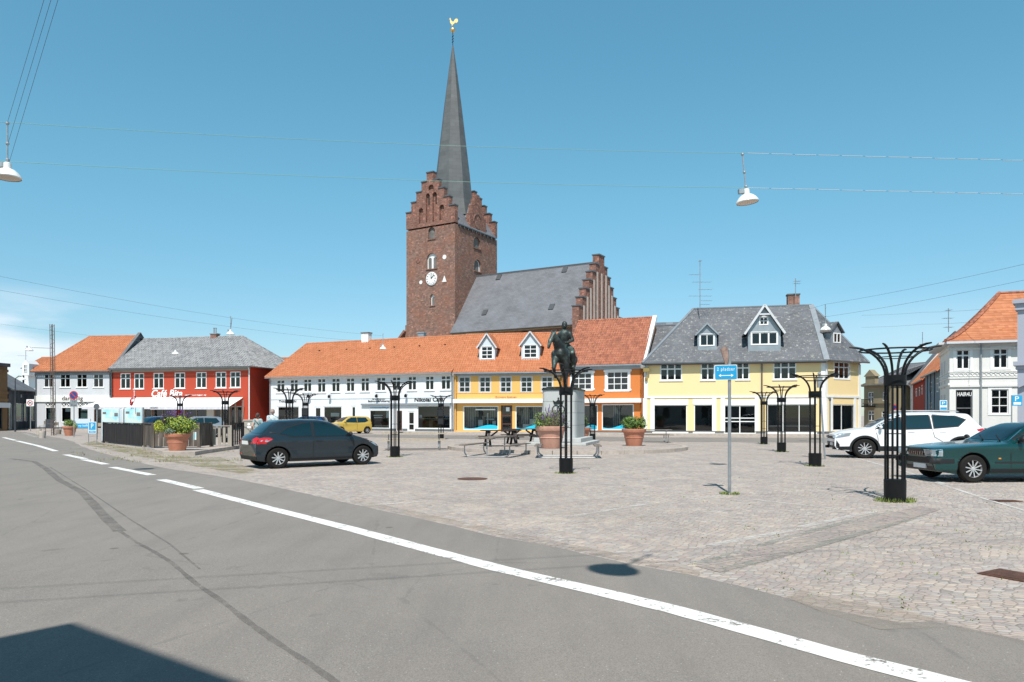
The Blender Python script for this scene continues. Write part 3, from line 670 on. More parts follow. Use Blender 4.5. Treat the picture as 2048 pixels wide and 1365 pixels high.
r_ = roof(rB, 0, fB.L, dB, zeB+.1, zrB, hl=0, hr=4.0, oh=.5, m='tiles_grey', endm='tiles_grey')
mb = MB(); mb.box(fB.L+.5-3.2, 3.3, 0, fB.L+.5-2.6, 4, .1)
chimney(r_, rB, fB.u(430, dB/2), dB/2, zrB-.6, fB.z(430, 667.5, dB/2), .75, .6, 'brick_chimney', 'zinc', 2)
cornice(rB, 0, fB.L+.02, zeB, .38, 'frame_greige'); gutter(rB, 0, fB.L+.4, zeB-.04, v=-.57); pipe(rB, .08, 3.1, zeB-.2); pipe(rB, fB.L-.03, .1, zeB-.1, 'trim_white', r=.06)
text('Café Bita', (fB.u(303.5), fB.z(303.5, 794.5), fB.u(365), fB.z(365, 779.5)), 'text_white', rB, v=-.01, shear=.25, bold=.018, ext=.02)
text('stedet som hygger sig', (fB.u(370), fB.z(370, 792.5), fB.u(413), fB.z(413, 789)), 'text_white', rB, v=-.01, shear=.3, bold=.01)
plinth(rB, 0, fB.L, .35)
# awnings are things of their own hung on the front
mat('canvas_white', (.8,.8,.79), .8, var=.05)
def awning(x0, x1, lab):
    a, b = fB.u(x0), fB.u(x1); za = fB.z(x0, 796); zb = za-.95; r = empty('awning', fB.M @ Matrix.Translation((a, 0, 0)), lab, 'awning', 'white awnings along the red cafe'); L = b-a; o = 2.6
    mb = MB(); mb.slab([(-.9,-o,zb),(L+.1,-o,zb),(L-.1,-.02,za),(0,-.02,za)], .03); mb.build('canopy', 'canvas_white', r)
    mb = MB(); mb.box(-.9, -o-.03, zb-.28, L+.1, -o-.005, zb); mb.build('valance', mat('valance_grey', (.62,.61,.64), .8, var=.15, vscale=4) if 'valance_grey' not in M else 'valance_grey', r)
    mb = MB()
    for x in (-.6, L-.2): mb.tube([(x+.3,-.05,za-.9),(x,-o+.1,zb-.05)], .03, 5)
    mb.each('arm', 'steel', r)
awning(218, 350, 'white folding awning over the left half of the red cafe front'); awning(352, 488, 'white folding awning over the right half of the red cafe front')
# ---- C: long white house
fC = Fac(540.5, 73.5, 907, 64.4); zeC = fC.z(720, 748); dC = 8.6; zrC = fC.z(750, 680.3, dC/2)
c3 = lambda x, y: (530+x/5.2513, 640+y/5.25)
wn = []
for x0, x1, y0, y1 in ((120,208,632,765),(262,348,627,762),(402,490,622,758),(548,638,617,765),(697,788,613,760),(850,942,610,757),(1004,1096,608,755),(1168,1268,603,748),(1332,1426,598,745),(1498,1592,593,742),(1680,1776,590,740),(1846,1950,585,735)):
    p = c3(x0, y0); q = c3(x1, y1); wn.append(fC.rect((*p, *q)))
def c3r(a, b, c, d, z0=None):
    r = list(fC.rect((*c3(a, b), *c3(c, d)))); 
    if z0 is not None: r[1] = z0
    return tuple(r)
sh = [c3r(130,908,358,1060,.7), c3r(520,915,590,1100,.1), c3r(612,908,808,1060,.7), c3r(905,905,955,1090,.1), c3r(1095,945,1310,1145), c3r(1385,955,1440,1140,.12), c3r(1500,960,1572,1150,.12), c3r(1597,900,1948,1148)]
rC = shell('shop_row_house', fC, dC, zeC, wn+sh, 'wall_white', 'long white two-storey shop house with orange tile roof, widest in the row', zr=zrC, gl=False)
for o in wn: window(rC, o, 2, (.7,), fw=.09, mw=.1, sill=True)
for i, o in enumerate(sh):
    if i in (1, 3, 5, 6): window(rC, o, 1, (.35,), name='door', fm='white_paint' if i != 5 else 'door_brown', gm='shop_glass', curt=False, fw=.12)
    else: window(rC, o, 1, (), name='shop_window', gm='shop_glass', curt=False, fw=.09)
room(rC, .3, fC.L-.3, .1, zeC-.2, .9)
def goods(root, rects, m, v=.5):
    mb = MB()
    for a, b, c, d in rects: mb.box(a, v, b, c, v+.06, d)
    mb.each('window_display', m, root)
goods(rC, [c3r(670,978,757,1015), c3r(1255,950,1308,1030), c3r(1120,1000,1215,1010), c3r(1125,1022,1210,1032), c3r(1600,1000,1628,1030)], 'text_white', .3)
goods(rC, [c3r(1110,1105,1300,1140), c3r(1600,1035,1945,1043), c3r(1740,1050,1850,1056)], 'wood_pale', .45)
goods(rC, [c3r(150,1000,340,1058), c3r(840,1095,1000,1100), c3r(1680,1045,1720,1140)], mat('goods_brown', (.2,.1,.06), .7, var=.5, vscale=3), .7)
u0, z0, u1, z1 = c3r(1020,878,1975,892); mb = MB(); mb.box(fC.u(c3(1020,0)[0]), -.22, z0, fC.L-.2, -.002, z0+.16); mb.build('shop_cornice', 'zinc', rC)
mb = MB(); zb = fC.z(720, 797.3); mb.box(.1, -.035, zb-.03, fC.L, -.002, zb+.03); mb.build('string_course', 'pale_grey_board', rC)
text('Nikolai Café', c3r(1572,816,1875,858), 'ink', rC, bold=.02); text("Brandborg's", c3r(1130,822,1262,842), 'ink', rC); text('Badmunds&Polstering', c3r(1085,845,1310,868), 'ink', rC); text('THAI HAVEN', c3r(148,846,328,868), 'ink', rC)
text('www.badmundspolstering.dk', c3r(1105,918,1300,933), 'blue_sign', rC)
roof(rC, 0, fC.L, dC, zeC, zrC, hl=fC.u(614, dC/2), hr=0, oh=.38, m='tiles_orange')
rf = [c for c in kids(rC) if c.name.startswith('roof')][0]
chimney(rf, rC, fC.u(733, dC/2), dC/2, zrC-.5, fC.z(733, 665.5, dC/2), .85, .6, 'trim_white', 'plinth_grey'); chimney(rf, rC, fC.u(844, dC/2+.4), dC/2+.4, zrC-.6, fC.z(844, 664, dC/2), .7, .5, 'zinc', 'zinc')
mb = MB(); k = (zrC-zeC)/(dC/2)
for x, y in ((575,338),(860,327),(1105,313),(1360,300),(1625,290),(1893,276)):
    px, py = c3(x, y); v = 3.1; u = fC.u(px, v); zz = zeC+k*v; mb.box(u-.07, v-.1, zz-.02, u+.07, v+.05, zz+.12)
mb.each('roof_vent', 'dark_iron', rf)
cornice(rC, 0, fC.L, zeC-.1, .3, 'trim_white'); gutter(rC, -.3, fC.L, zeC-.12, 'zinc'); pipe(rC, .06, .1, zeC-.3, 'zinc'); pipe(rC, fC.L-.1, .1, zeC-.3, 'zinc')
plinth(rC, 0, fC.L, .32, gaps=[(o[0]-.05, o[2]+.05) for o in (sh[1], sh[3], sh[5], sh[6])])
mb = MB()
for x, y in ((478,808),(693,808),(1188,803),(1495,800)):
    px, py = c3(x, y); u, z = fC.uz(px, py); mb.lathe([(.02,z+.18),(.12,z+.1),(.14,z-.08),(.05,z-.15)], 8, (u, -.3, 0)); mb.obox((u,-.02,z+.15),(u,-.3,z+.18),.03,.03)
mb.each('wall_lantern', 'dark_iron', rC, k=2)
# ---- D: mustard house with two dormers
fD = Fac(908.5, 64.3, 1125, 62.4); zeD = fD.z(1000, 742.5); dD = 8.4; zrD = fD.z(1050, 667, dD/2)
c4 = lambda x, y: (890+x/4.4024, 620+y/4.4032)
def c4r(fc, a, b, c, d, z0=None, v=0):
    r = list(fc.rect((*c4(a, b), *c4(c, d)), v))
    if z0 is not None: r[1] = z0
    return tuple(r)
wn = [c4r(fD, a, 590, b, 727) for a, b in ((123,222),(303,402),(486,584),(668,768),(850,948))]
sh = [c4r(fD,160,848,470,1060), c4r(fD,492,842,592,1065,.1), c4r(fD,620,848,862,1060), c4r(fD,885,848,1000,1060)]
rD = shell('mustard_house', fD, dD, zeD, wn+sh, 'wall_mustard', 'mustard yellow shop house with two gabled dormers in its orange roof', zr=zrD)
for o in wn: window(rD, o, 2, (.34,.67), fw=.08, mw=.07, casing=.05, fm='board_soft')
for i, o in enumerate(sh):
    if i == 1: window(rD, o, 1, (.3,.62), name='door', fm='door_brown', gm='shop_glass', curt=False, fw=.13, mw=.1)
    else: window(rD, o, 1, (), name='shop_window', gm='shop_glass', curt=False, fw=.08)
room(rD, .3, fD.L-.3, .1, zeD-.2, .9, 'room_grey')
def wave(root, o, m='cyan_film'):
    a, b, c, d = o; n = 14; top = [(a+.05+(c-a-.1)*i/n, b+.3+.16*math.sin(i/n*5.5+3.6)) for i in range(n+1)]
    mb = MB(); mb.prism([(a+.05, b+.06), (c-.05, b+.06)]+top[::-1], .045, .06); mb.build('window_film', m, root)
for o in (sh[0], sh[2], sh[3]): wave(rD, o)
a, b, c, d = sh[0]; strips(rD, a+.1, b+.1, a+.95, d-.05); strips(rD, c-.9, b+.1, c-.1, d-.05); goods(rD, [(a+1.3,b+.1,a+1.7,b+.9),(a+2.1,b+.1,a+2.2,b+1.5),(a+2.0,b+.9,a+2.7,b+1.0),(a+2.9,b+.3,c-.6,b+.8)], 'white_paint', .3); goods(rD, [(a+1.1,b+1.75,a+2.9,b+1.85)], 'text_white', .06)
a, b, c, d = sh[2]; strips(rD, a+.4, b+.1, a+.9, d-.05); strips(rD, a+1.1, b+.1, c-.1, d-.05, v=.8); goods(rD, [(a+1.2,b+.35,a+2.8,b+.95),(a+.6,b+.2,a+1.4,b+.5)], 'white_paint', .3)
goods(rD, [(sh[1][0]+.45, 1.9, sh[1][0]+.75, 2.25)], 'text_white', .06)
mb = MB(); z = fD.z(1000, 806.5); zt_ = fD.z(1000, 800.8); mb.box(0, -.5, z, fD.L-1.2, -.002, zt_+.1); mb.build('sign_band', 'trim_white', rD)
mb = MB(); z = fD.z(1000, 786); mb.box(0, -.03, z-.03, fD.L, -.002, z+.02); mb.build('string_course', 'wall_mustard', rD)
text('Gunvors Systuen', c4r(fD,442,760,630,782), mat('text_rust', (.4,.2,.08), .6), rD, ext=.01)
rf = roof(rD, -.05, fD.L, dD, zeD, zrD, oh=.38, m='tiles_orange')
for x0, x1, yt, yb, yp in ((300,440,315,455,212),(672,832,300,445,195)):
    vf = 1.0; u0, z1 = fD.uz(*c4(x0, yt), vf); u1, z0 = fD.uz(*c4(x1, yb), vf); zp = fD.z(*c4((x0+x1)/2, yp), vf)
    dormer(rD, u0, u1, z0, z1, zp, zeD, zrD, dD/2, vf=vf, rows=(.34,.67), ww=(u1-u0)*.72, fw=.07)
cornice(rD, 0, fD.L, zeD-.1, .3, 'zinc'); gutter(rD, 0, fD.L, zeD-.12, 'zinc'); pipe(rD, .12, .1, zeD-.3, 'wall_mustard')
plinth(rD, 0, fD.L, .25, gaps=[(sh[1][0]-.05, sh[1][2]+.05)], m='wall_mustard')
# ---- E: orange house
fE = Fac(1125, 62.3, 1286, 59.6); zeE = fE.z(1220, 727.5); dE = 9.0; zrE = fE.z(1250, 637.5, dE/2)
wn = [c4r(fE,1120,560,1290,700), c4r(fE,1428,548,1612,706)]
sh = [c4r(fE,1140,838,1345,1062), c4r(fE,1380,832,1662,1060)]
rE = shell('orange_house', fE, dE, zeE, wn+sh, 'wall_orange', 'bright orange shop house with tall weathered tile roof and ornate white window frames', zr=zrE)
for o in wn:
    w = window(rE, o, 3, (.34,.68), fw=.06, mw=.06, casing=.2, curt=False); a, b, c, d = o
    mb = MB(); mb.box(a+.05, .17, b+.03, c-.05, .19, b+(d-b)*.34); mb.box(a+.05, .17, b+(d-b)*.38, c-.05, .19, b+(d-b)*.62); mb.build('curtain', 'curtain', w)
    mb = MB(); um = (a+c)/2; mb.prism([(um-.6,d+.2),(um+.6,d+.2),(um+.25,d+.28),(um,d+.42),(um-.25,d+.28)], -.05, -.002)
    for s in (-1, 1):
        x = a-.2 if s < 0 else c+.2; mb.ball((x, -.01, d+.1), .12, 6); mb.ball((x, -.01, b), .1, 6)
    mb.build('ornament', 'white_paint', w)
for o in sh: window(rE, o, 1, (), name='shop_window', gm='shop_glass', curt=False, fw=.08); wave(rE, o)
room(rE, .3, fE.L-.3, .1, zeE-.2, .9, 'room_grey')
a, b, c, d = sh[1]; strips(rE, a+.8, b+.1, a+1.4, d-.05); strips(rE, a+2.4, b+.1, c-.1, d-.05); goods(rE, [(a+1.6,b+.4,a+2.2,b+.5),(a+1.7,b+.1,a+1.8,b+.9)], 'white_paint', .3)
mb = MB(); z = fE.z(1220, 806); zt_ = fE.z(1220, 797.5); mb.box(-1.1, -.5, z, fE.L-.1, -.002, zt_); mb.build('sign_band', 'trim_white', rE)
rf = roof(rE, 0, fE.L, dE, zeE, zrE, oh=.4, m='tiles_old', oe=.0)
mb = MB(); k = (zrE-zeE)/(dE/2)
mb.slab([(fE.L-.12,-.45,zeE-k*.45+.16),(fE.L+.22,-.45,zeE-k*.45+.16),(fE.L+.22,dE/2,zrE+.14),(fE.L-.12,dE/2,zrE+.14)], .3); mb.build('verge', 'trim_white', rE)
cornice(rE, 0, fE.L, zeE-.1, .4, 'zinc', o=.3); gutter(rE, 0, fE.L, zeE-.12, 'zinc', v=-.47); plinth(rE, 0, fE.L, .25)
# ---- F: cream corner building, bent front
fF = Fac(1288, 59.5, 1650, 56.4); fG = Fac(1650, 56.4, 1720.5, 58.6)
zeF = fF.z(1450, 719); vrF = 5.2; zrF = fF.z(1500, 614.5, vrF)
c5 = lambda x, y: (1280+x/4.0152, 560+y/4.0147)
def c5r(fc, a, b, c, d, z0=None, v=0):
    r = list(fc.rect((*c5(a, b), *c5(c, d)), v))
    if z0 is not None: r[1] = z0
    return tuple(r)
wn = [c5r(fF,162,675,338,808), c5r(fF,488,670,600,806), c5r(fF,772,664,880,802), c5r(fF,1070,660,1256,800)]
sh = [c5r(fF,110,1005,378,1222), c5r(fF,434,1003,590,1222), c5r(fF,675,1008,930,1238,.08), c5r(fF,1020,1000,1410,1225)]
wg = [c5r(fG,1560,655,1682,800)]; sg = [c5r(fG,1520,1000,1722,1225,.35)]
rF = shell('cream_corner_house', fF, 10.4, zeF, wn+sh, 'wall_cream', 'cream yellow corner house with big mottled slate roof, tall gabled dormer and dark shop windows', zr=zeF, gl=False, gr=False)
mb = MB(); wall_mesh(mb, 0, fG.L, 0, zeF, wg+sg); mb.box(fG.L-.2, .002, 0, fG.L, 9, zeF); mb.build('corner_wall', 'wall_cream', rF, fr=fG.M)
for o, c_ in zip(wn, (3,2,2,3)): window(rF, o, c_, (.68,), fw=.09, mw=.1, sill=True)
for o in wg: window(rF, o, 3, (.68,), fw=.09, mw=.08, fr=fG.M, casing=.08)
for i, o in enumerate(sh):
    if i == 2: window(rF, o, 2, (.43,.55), name='door', gm='shop_glass', curt=False, fw=.08, mw=.07)
    else: window(rF, o, 1 if i < 3 else 3, (), name='shop_window', gm='shop_glass', curt=False, fw=.07, mw=.05)
window(rF, sg[0], 2, (), name='shop_window', gm='shop_glass', curt=False, fw=.07, mw=.04, fr=fG.M)
room(rF, .3, fF.L-.3, .1, zeF-.2, 1.6); room(rF, .8, fG.L-.3, .1, zeF-.2, 1.2, fr=fG.M)
goods(rF, [(sh[3][0]+.2, sh[3][1]+.45, sh[3][2]-.2, sh[3][1]+.52)], 'curtain', .12)
goods(rF, [(sh[2][0]+2.4, 2.3, sh[2][0]+2.9, 2.7)], 'red_sign', .05)
mb = MB(); zb0, zb1 = fF.z(1450, 796), fF.z(1450, 791.5); mb.box(0, -.07, zb0, fF.L, -.002, zb1)
for x in (1288.5, 1303.5, 1427, 1444, 1512.5, 1646):
    u = fF.u(x+1.5); mb.box(u-.17, -.05, .3, u+.17, -.002, zb0-.002)
mb.box(fF.L-.3, -.055, zb1+.002, fF.L, -.002, zeF-.4); mb.box(0, -.055, zb1+.002, .3, -.002, zeF-.4)
for a, b, c, d in sh: mb.box(a-.1, -.035, d, c+.1, -.002, d+.45)
for a, b, c, d in (sh[0], sh[1], sh[3]): mb.box(a-.1, -.045, b-.15, c+.1, -.002, b)
mb.each('pilaster', 'trim_white', rF)
mb = MB(); mb.box(0, -.07, zb0, fG.L, -.002, zb1)
for u in (.1, .75, fG.L-.7, fG.L-.1): mb.box(u-.15, -.05, .3, u+.15, -.002, zb0-.002)
for u in (.0, fG.L-.25): mb.box(u, -.055, zb1+.002, u+.25, -.002, zeF-.4)
mb.each('pilaster', 'trim_white', rF, fr=fG.M)
plinth(rF, 0, fF.L, .3, gaps=[(sh[2][0]-.02, sh[2][2]+.02)]); mb = MB(); mb.box(0, -.04, 0, fG.L, .03, .3); mb.build('plinth', 'plinth_grey', rF, fr=fG.M)
# roof: polygon faces in world space
def W3(fc, u, v, z): return fc.M @ Vector((u, v, z))
k = (zrF-zeF)/vrF; oh = .45; ee = zeF-k*oh*.55
uL, uR = fF.u(1387, vrF), fF.u(1622.5, vrF)
A = W3(fF, -.1, -oh, ee); B_ = W3(fF, fF.L+.05, -oh, ee); C2 = W3(fG, fG.L+.45, -oh, ee); D2 = W3(fG, fG.L+.45, 9.5, ee)
P_ = W3(fF, uL, vrF, zrF); Q_ = W3(fF, uR, vrF, zrF); Bk = W3(fF, fF.L*.9, 11, ee); Bl = W3(fF, -.1, 11, ee)
I_ = fF.M.inverted(); mb = MB()
for pl in ((A, B_, Q_, P_), (B_, C2, Q_), (C2, D2, Q_), (D2, Bk, Q_), (Bk, Bl, P_, Q_), (Bl, A, P_)): mb.slab([I_ @ p for p in pl], .1)
rf = mb.build('roof', 'slate_mottled', rF)
mb = MB()
for a, b, w_ in ((B_, Q_, .42), (A, P_, .22), (C2, Q_, .2), (P_, Q_, .2)): 
    a, b = I_ @ a, I_ @ b; up = Vector((0,-.5,.8)) if w_ > .3 else Vector((0,-.3,1)); mb.obox(a+Vector((0,-.01,.02)), b+Vector((0,-.01,.02)), w_, .1, up)
mb.build('lead_flashing', 'zinc', rf)
for (x0, x1, yt, yb, yp, cols, vf, rws) in ((462,615,430,548,355,2,.75,()),):
    u0, z1 = fF.uz(*c5(x0, yt), vf); u1, z0 = fF.uz(*c5(x1, yb), vf); zp = fF.z(*c5((x0+x1)/2, yp), vf); mb = None
    dormer(rF, u0, u1, z0, z1, zp, zeF, zrF, vrF, 'zinc', 'slate_mottled', cols, rws, vf=vf, ww=(u1-u0)*.74, trim='zinc')
# tall central dormer
vf = .55; u0, z1 = fF.uz(*c5(868, 425), vf); u1, z0 = fF.uz(*c5(1130, 548), vf); um = (u0+u1)/2; zp = fF.z(*c5(992, 208), vf); zs = fF.z(*c5(992, 280), vf)
va = lambda z: (z-zeF)/(zrF-zeF)*vrF
hw = (u1-u0)/2; t_ = .42
mb = MB(); op = (um-hw*.8, z0+.3, um+hw*.8, z1+.02); op2 = (*[fF.u(c5(962,0)[0], vf), fF.z(*c5(962,362), vf), fF.u(c5(1026,0)[0], vf), fF.z(*c5(1026,298), vf)],)
wall_mesh(mb, u0, u1, z0-.2, z1+.1, [op], .1, v=vf); tp = [(u0,z1+.1),(u1,z1+.1),(um+t_,zs),(um-t_,zs)]
# wall above cut around the small window
zl, zh = op2[1], op2[3]; X = lambda z: hw-(hw-t_)*(z-z1-.1)/(zs-z1-.1)
mb.poly([(u0,vf,z1+.1),(u1,vf,z1+.1),(um+X(zl),vf,zl),(um-X(zl),vf,zl)])
mb.poly([(um-X(zl),vf,zl),(op2[0],vf,zl),(op2[0],vf,zh),(um-X(zh),vf,zh)]); mb.poly([(op2[2],vf,zl),(um+X(zl),vf,zl),(um+X(zh),vf,zh),(op2[2],vf,zh)])
mb.poly([(um-X(zh),vf,zh),(um+X(zh),vf,zh),(um+X(zs),vf,zs),(um-X(zs),vf,zs)]); mb.poly([(um-t_,vf,zs),(um+t_,vf,zs),(um,vf,zp-.1)])
mb.poly([(u0,vf,z0-.2),(u0,vf,z1+.1),(u0,va(z1+.1),z1+.1)]); mb.poly([(u1,vf,z0-.2),(u1,va(z1+.1),z1+.1),(u1,vf,z1+.1)])
dm = mb.build('dormer', 'zinc', rF)
mb = MB(); e = .3; zq = z1-.15
for s in (-1, 1):
    pl = [(um+s*(hw+e), vf-.3, zq), (um, vf-.3, zp), (um, va(zp)+.05, zp), (um+s*(hw+e), va(zq)+.05, zq)]; mb.slab(pl if s > 0 else pl[::-1], .08)
mb.build('dormer_roof', 'slate_mottled', dm)
mb = MB()
for s in (-1, 1): mb.obox((um+s*(hw+e), vf-.33, zq), (um, vf-.33, zp+.03), .06, .17)
mb.box(um-t_-.1, vf-.33, zs-.06, um+t_+.1, vf-.27, zs+.06); mb.build('bargeboard', 'board_soft', dm)
window(dm, op, 3, (), v=vf, rv=.06, curt=False, fw=.08, mw=.12, casing=.05); window(dm, op2, 2, (.5,), v=vf, rv=.06, curt=False, fw=.06, mw=.05, casing=.05)
# small dormer on the bent corner
vf = .7; zz = zeF
p0 = W3(fG, fG.u(1656, vf), vf, 0); u0, z1 = fG.uz(1662, 664, vf); u1, z0 = fG.uz(1682, 692, vf); um = (u0+u1)/2; zp = z1+.75
mb = MB(); op = (u0+.28, z0+.2, u1-.05, z1-.05); wall_mesh(mb, u0, u1, z0-.2, z1, [op], .1, v=vf); mb.poly([(u0,vf,z1),(u1,vf,z1),(um,vf,zp)])
mb.poly([(u0,vf,z0-.2),(u0,vf,z1),(u0,vf+1.6,z1)]); mb.poly([(u1,vf,z0-.2),(u1,vf+1.6,z1),(u1,vf,z1)])
dm = mb.build('dormer', 'zinc', rF, fr=fG.M); mb = MB()
for s in (-1, 1):
    x = um+s*((u1-u0)/2+.2); pl = [(x, vf-.2, z1-.05), (um, vf-.2, zp+.05), (um, vf+2.6, zp+.05), (x, vf+2.0, z1-.05)]; mb.slab(pl if s > 0 else pl[::-1], .07)
_sub(mb, 'dormer_roof', 'slate_mottled', dm, rF, fG.M)
q = MB(); a, b, c, d = op; q.box(a, vf-.03, b, c, vf+.03, b+.08); q.box(a, vf-.03, d-.08, c, vf+.03, d)
for x in (a, (a+c)/2-.04, c-.08): q.box(x, vf-.035, b+.08, x+.08, vf+.03, d-.08)
_sub(q, 'window', 'white_paint', dm, rF, fG.M); q = MB(); q.poly([(a,vf+.035,b),(c,vf+.035,b),(c,vf+.035,d),(a,vf+.035,d)]); _sub(q, 'pane', 'window_glass', dm, rF, fG.M)
chimney(rf, rF, fF.u(1586, vrF+.6), vrF+.6, zrF-.8, fF.z(1586, 587, vrF), .95, .8, 'brick_chimney', 'plinth_grey')
gutter(rF, -.1, fF.L+.1, ee+.02, v=-.5); mb = MB(); mb.box(-.1, -.56, ee-.08, fG.L+.45, -.44, ee+.015); mb.build('gutter', 'gutter', rF, fr=fG.M)
mb = MB(); mb.box(0, -.4, zeF-.4, fF.L, -.002, zeF-.3); mb.build('soffit', 'plinth_grey', rF)
pipe(rF, fF.u(1523.5), .3, zeF-.2, 'gutter', r=.06)
mb = MB(); u, z = fF.uz(1293, 742); mb.box(u-.25, -.35, z-.1, u+.25, -.05, z+.2); mb.box(u-.03, -.2, z-.5, u+.03, -.14, z-.1); mb.lathe([(.06,z-.85),(.12,z-.75),(.12,z-.6),(.05,z-.5)], 8, (u, -.17, 0)); mb.build('hanging_sign', mat('brass', (.4,.28,.1), .4, .6), rF)
# grey roof of the linking house behind
fK = Fac(1286, 64.0, 1392, 63.0); zK = fK.z(1330, 636); rK = empty('linking_house', fK.M, 'low slate roofed house wedged behind the orange and the cream houses', 'house')
mb = MB(); mb.box(0, 1.2, 0, fK.L, 7, fK.z(1330, 652)); mb.build('wall', 'slate_mottled', rK)
mb = MB(); zs_ = fK.z(1330, 648); mb.slab([(0,1.15,zs_),(fK.L,1.15,zs_),(fK.L,3.2,zK),(0,3.2,zK)], .1); rf = mb.build('roof', 'slate_plain', rK)
mb = MB(); zf_ = fK.z(1330, 650); mb.slab([(-.45,-3.4,zeF-.1),(fK.L,-3.4,zeF-.1),(fK.L,1.12,zf_),(.35,1.12,zf_)], .2); mb.build('front_slope', 'slate_mottled', rK)
mb = MB(); u = fK.u(1339, 2); mb.obox((u-.3,2.0,zs_+(zK-zs_)*.41+.02),(u+.3,2.0,zs_+(zK-zs_)*.41+.02),.5,.08,(0,-.5,1)); mb.build('skylight', 'zinc', rf)
# ---- church
C0 = Vector(((910-CX)/F*102, 102, 0)); d1 = Vector((-.86,.5103,0)); d2 = Vector((.5103,.86,0)); W1 = 8.7
fT = Fac(0,0,0,0,pts=(C0+d1*W1, C0)); DT = 11.2
fT2 = Fac(0,0,0,0,pts=(C0, C0+d2*DT))
rT = empty('church', fT.M, 'red brick church with tall grey spire, stepped gables and long slate nave roof', 'church')
c7 = lambda x, y: (790+x/3.7915, 320+y/3.7917)
ztop = fT2.z(*c7(465, 487)); zw = fT.z(*c7(280, 500))
def arch(fc, x0, y0, x1, y1): # opening rect from crop coordinates
    return fc.rect((*c7(x0,y0), *c7(x1,y1)))
wl = [arch(fT,252,515,303,597), arch(fT,240,712,316,822), arch(fT,268,1020,300,1104)]
w2 = [arch(fT2,595,578,648,682), arch(fT2,600,748,652,856)]
mb = MB(); wall_mesh(mb, 0, W1, 0, ztop, wl, .35); mb.box(0, DT-.3, 0, W1, DT, ztop); mb.box(0, .002, 0, .3, DT-.3, ztop)
tw = mb.build('tower', 'brick_tower', rT); mb = MB(); wall_mesh(mb, 0, DT, 0, ztop, w2, .35); mb.build('tower_side', 'brick_tower', rT, fr=fT2.M)
mb = MB(); zb = fT.z(*c7(280,1240)); mb.box(-.12, -.12, 0, W1+.0, -.001, zb); mb.build('base_course', 'brick_tower', rT)
def archwin(fc, o, lights, fr, m='trim_white', louv='room_grey'):
    a, b, c, d = o; w = c-a; n = 8; r = w/2
    # brick spandrels fill the corners of the square opening
    mb = MB(); um = (a+c)/2
    for s in (-1, 1):
        pts = [(um+s*r, d-r)]+[(um+s*r*math.cos(t), d-r+r*math.sin(t)) for t in [math.pi/2*i/n for i in range(n+1)]]+[(um+s*r, d)]
        mb.prism(pts, -.015, .34)
    mb.build('arch', 'brick_tower', rT, fr=fr)
    mb = MB(); mb.box(a, .25, b, c, .3, d); p = mb.build('niche', louv if lights == 0 else m, rT, fr=fr)
    if lights:
        mb = MB()
        for i in range(lights):
            x = a+w*(i+.5)/lights; hw_ = w*.5/lights*.62; top = b+(d-b)*.62; pts = [(x-hw_, b+.1),(x+hw_, b+.1),(x+hw_, top)]+[(x+hw_*math.cos(t), top+hw_*math.sin(t)) for t in [math.pi*j/6 for j in range(1,6)]]+[(x-hw_, top)]
            mb.prism(pts, .235, .26)
        X_ = FR[rT.name].inverted() @ fr; mb.v = [X_ @ v for v in mb.v]; mb.build('louvre', 'room_grey', p)
    mb = MB(); mb.box(a-.1, -.12, b-.12, c+.1, .2, b-.001); mb.build('window_sill', 'brick_gable', rT, fr=fr)
archwin(fT, wl[0], 0, fT.M); archwin(fT, wl[1], 2, fT.M); archwin(fT, wl[2], 1, fT.M); archwin(fT2, w2[0], 0, fT2.M); archwin(fT2, w2[1], 1, fT2.M)
# clock
u, z = fT.uz(*c7(279, 903)); mb = MB(); rr = .88
mb.lathe([(rr+.1,-.1),(rr+.1,-.02)], 40, (u, 0, z), 'Y'); mb.lathe([(rr,-.16),(rr,-.101)], 40, (u, 0, z), 'Y'); ck = mb.build('clock', 'trim_white', rT)
mb = MB()
for i in range(12):
    t = i*math.pi/6; mb.obox((u+math.sin(t)*rr*.72,-.175,z+math.cos(t)*rr*.72),(u+math.sin(t)*rr*.93,-.175,z+math.cos(t)*rr*.93),.07,.03,(0,1,0))
mb.build('numerals', 'ink', ck); mb = MB(); mb.obox((u,-.19,z),(u+.02,-.19,z+.85),.08,.03,(0,1,0)); mb.obox((u,-.2,z),(u+.5,-.2,z+.5),.09,.03,(0,1,0)); mb.build('clock_hand', 'ink', ck)
mb = MB()
for x, y, r in ((376,738,.33),(197,930,.28)): uu, zz = fT.uz(*c7(x, y)); mb.lathe([(r,-.05),(r,-.01)], 14, (uu,0,zz), 'Y')
uu, zz = fT.uz(*c7(375, 905)); mb.prism([(uu-.38,zz-.4),(uu+.38,zz-.4),(uu,zz+.5)], -.05, -.01); mb.each('blind_niche', 'trim_white', rT)
mb = MB(); uu, zz = fT.uz(*c7(176, 763)); mb.lathe([(.42,-.05),(.42,-.01)], 14, (uu,0,zz), 'Y'); uu, zz = fT2.uz(*c7(533,718)); mb.build('blind_niche', 'brick_gable', rT)
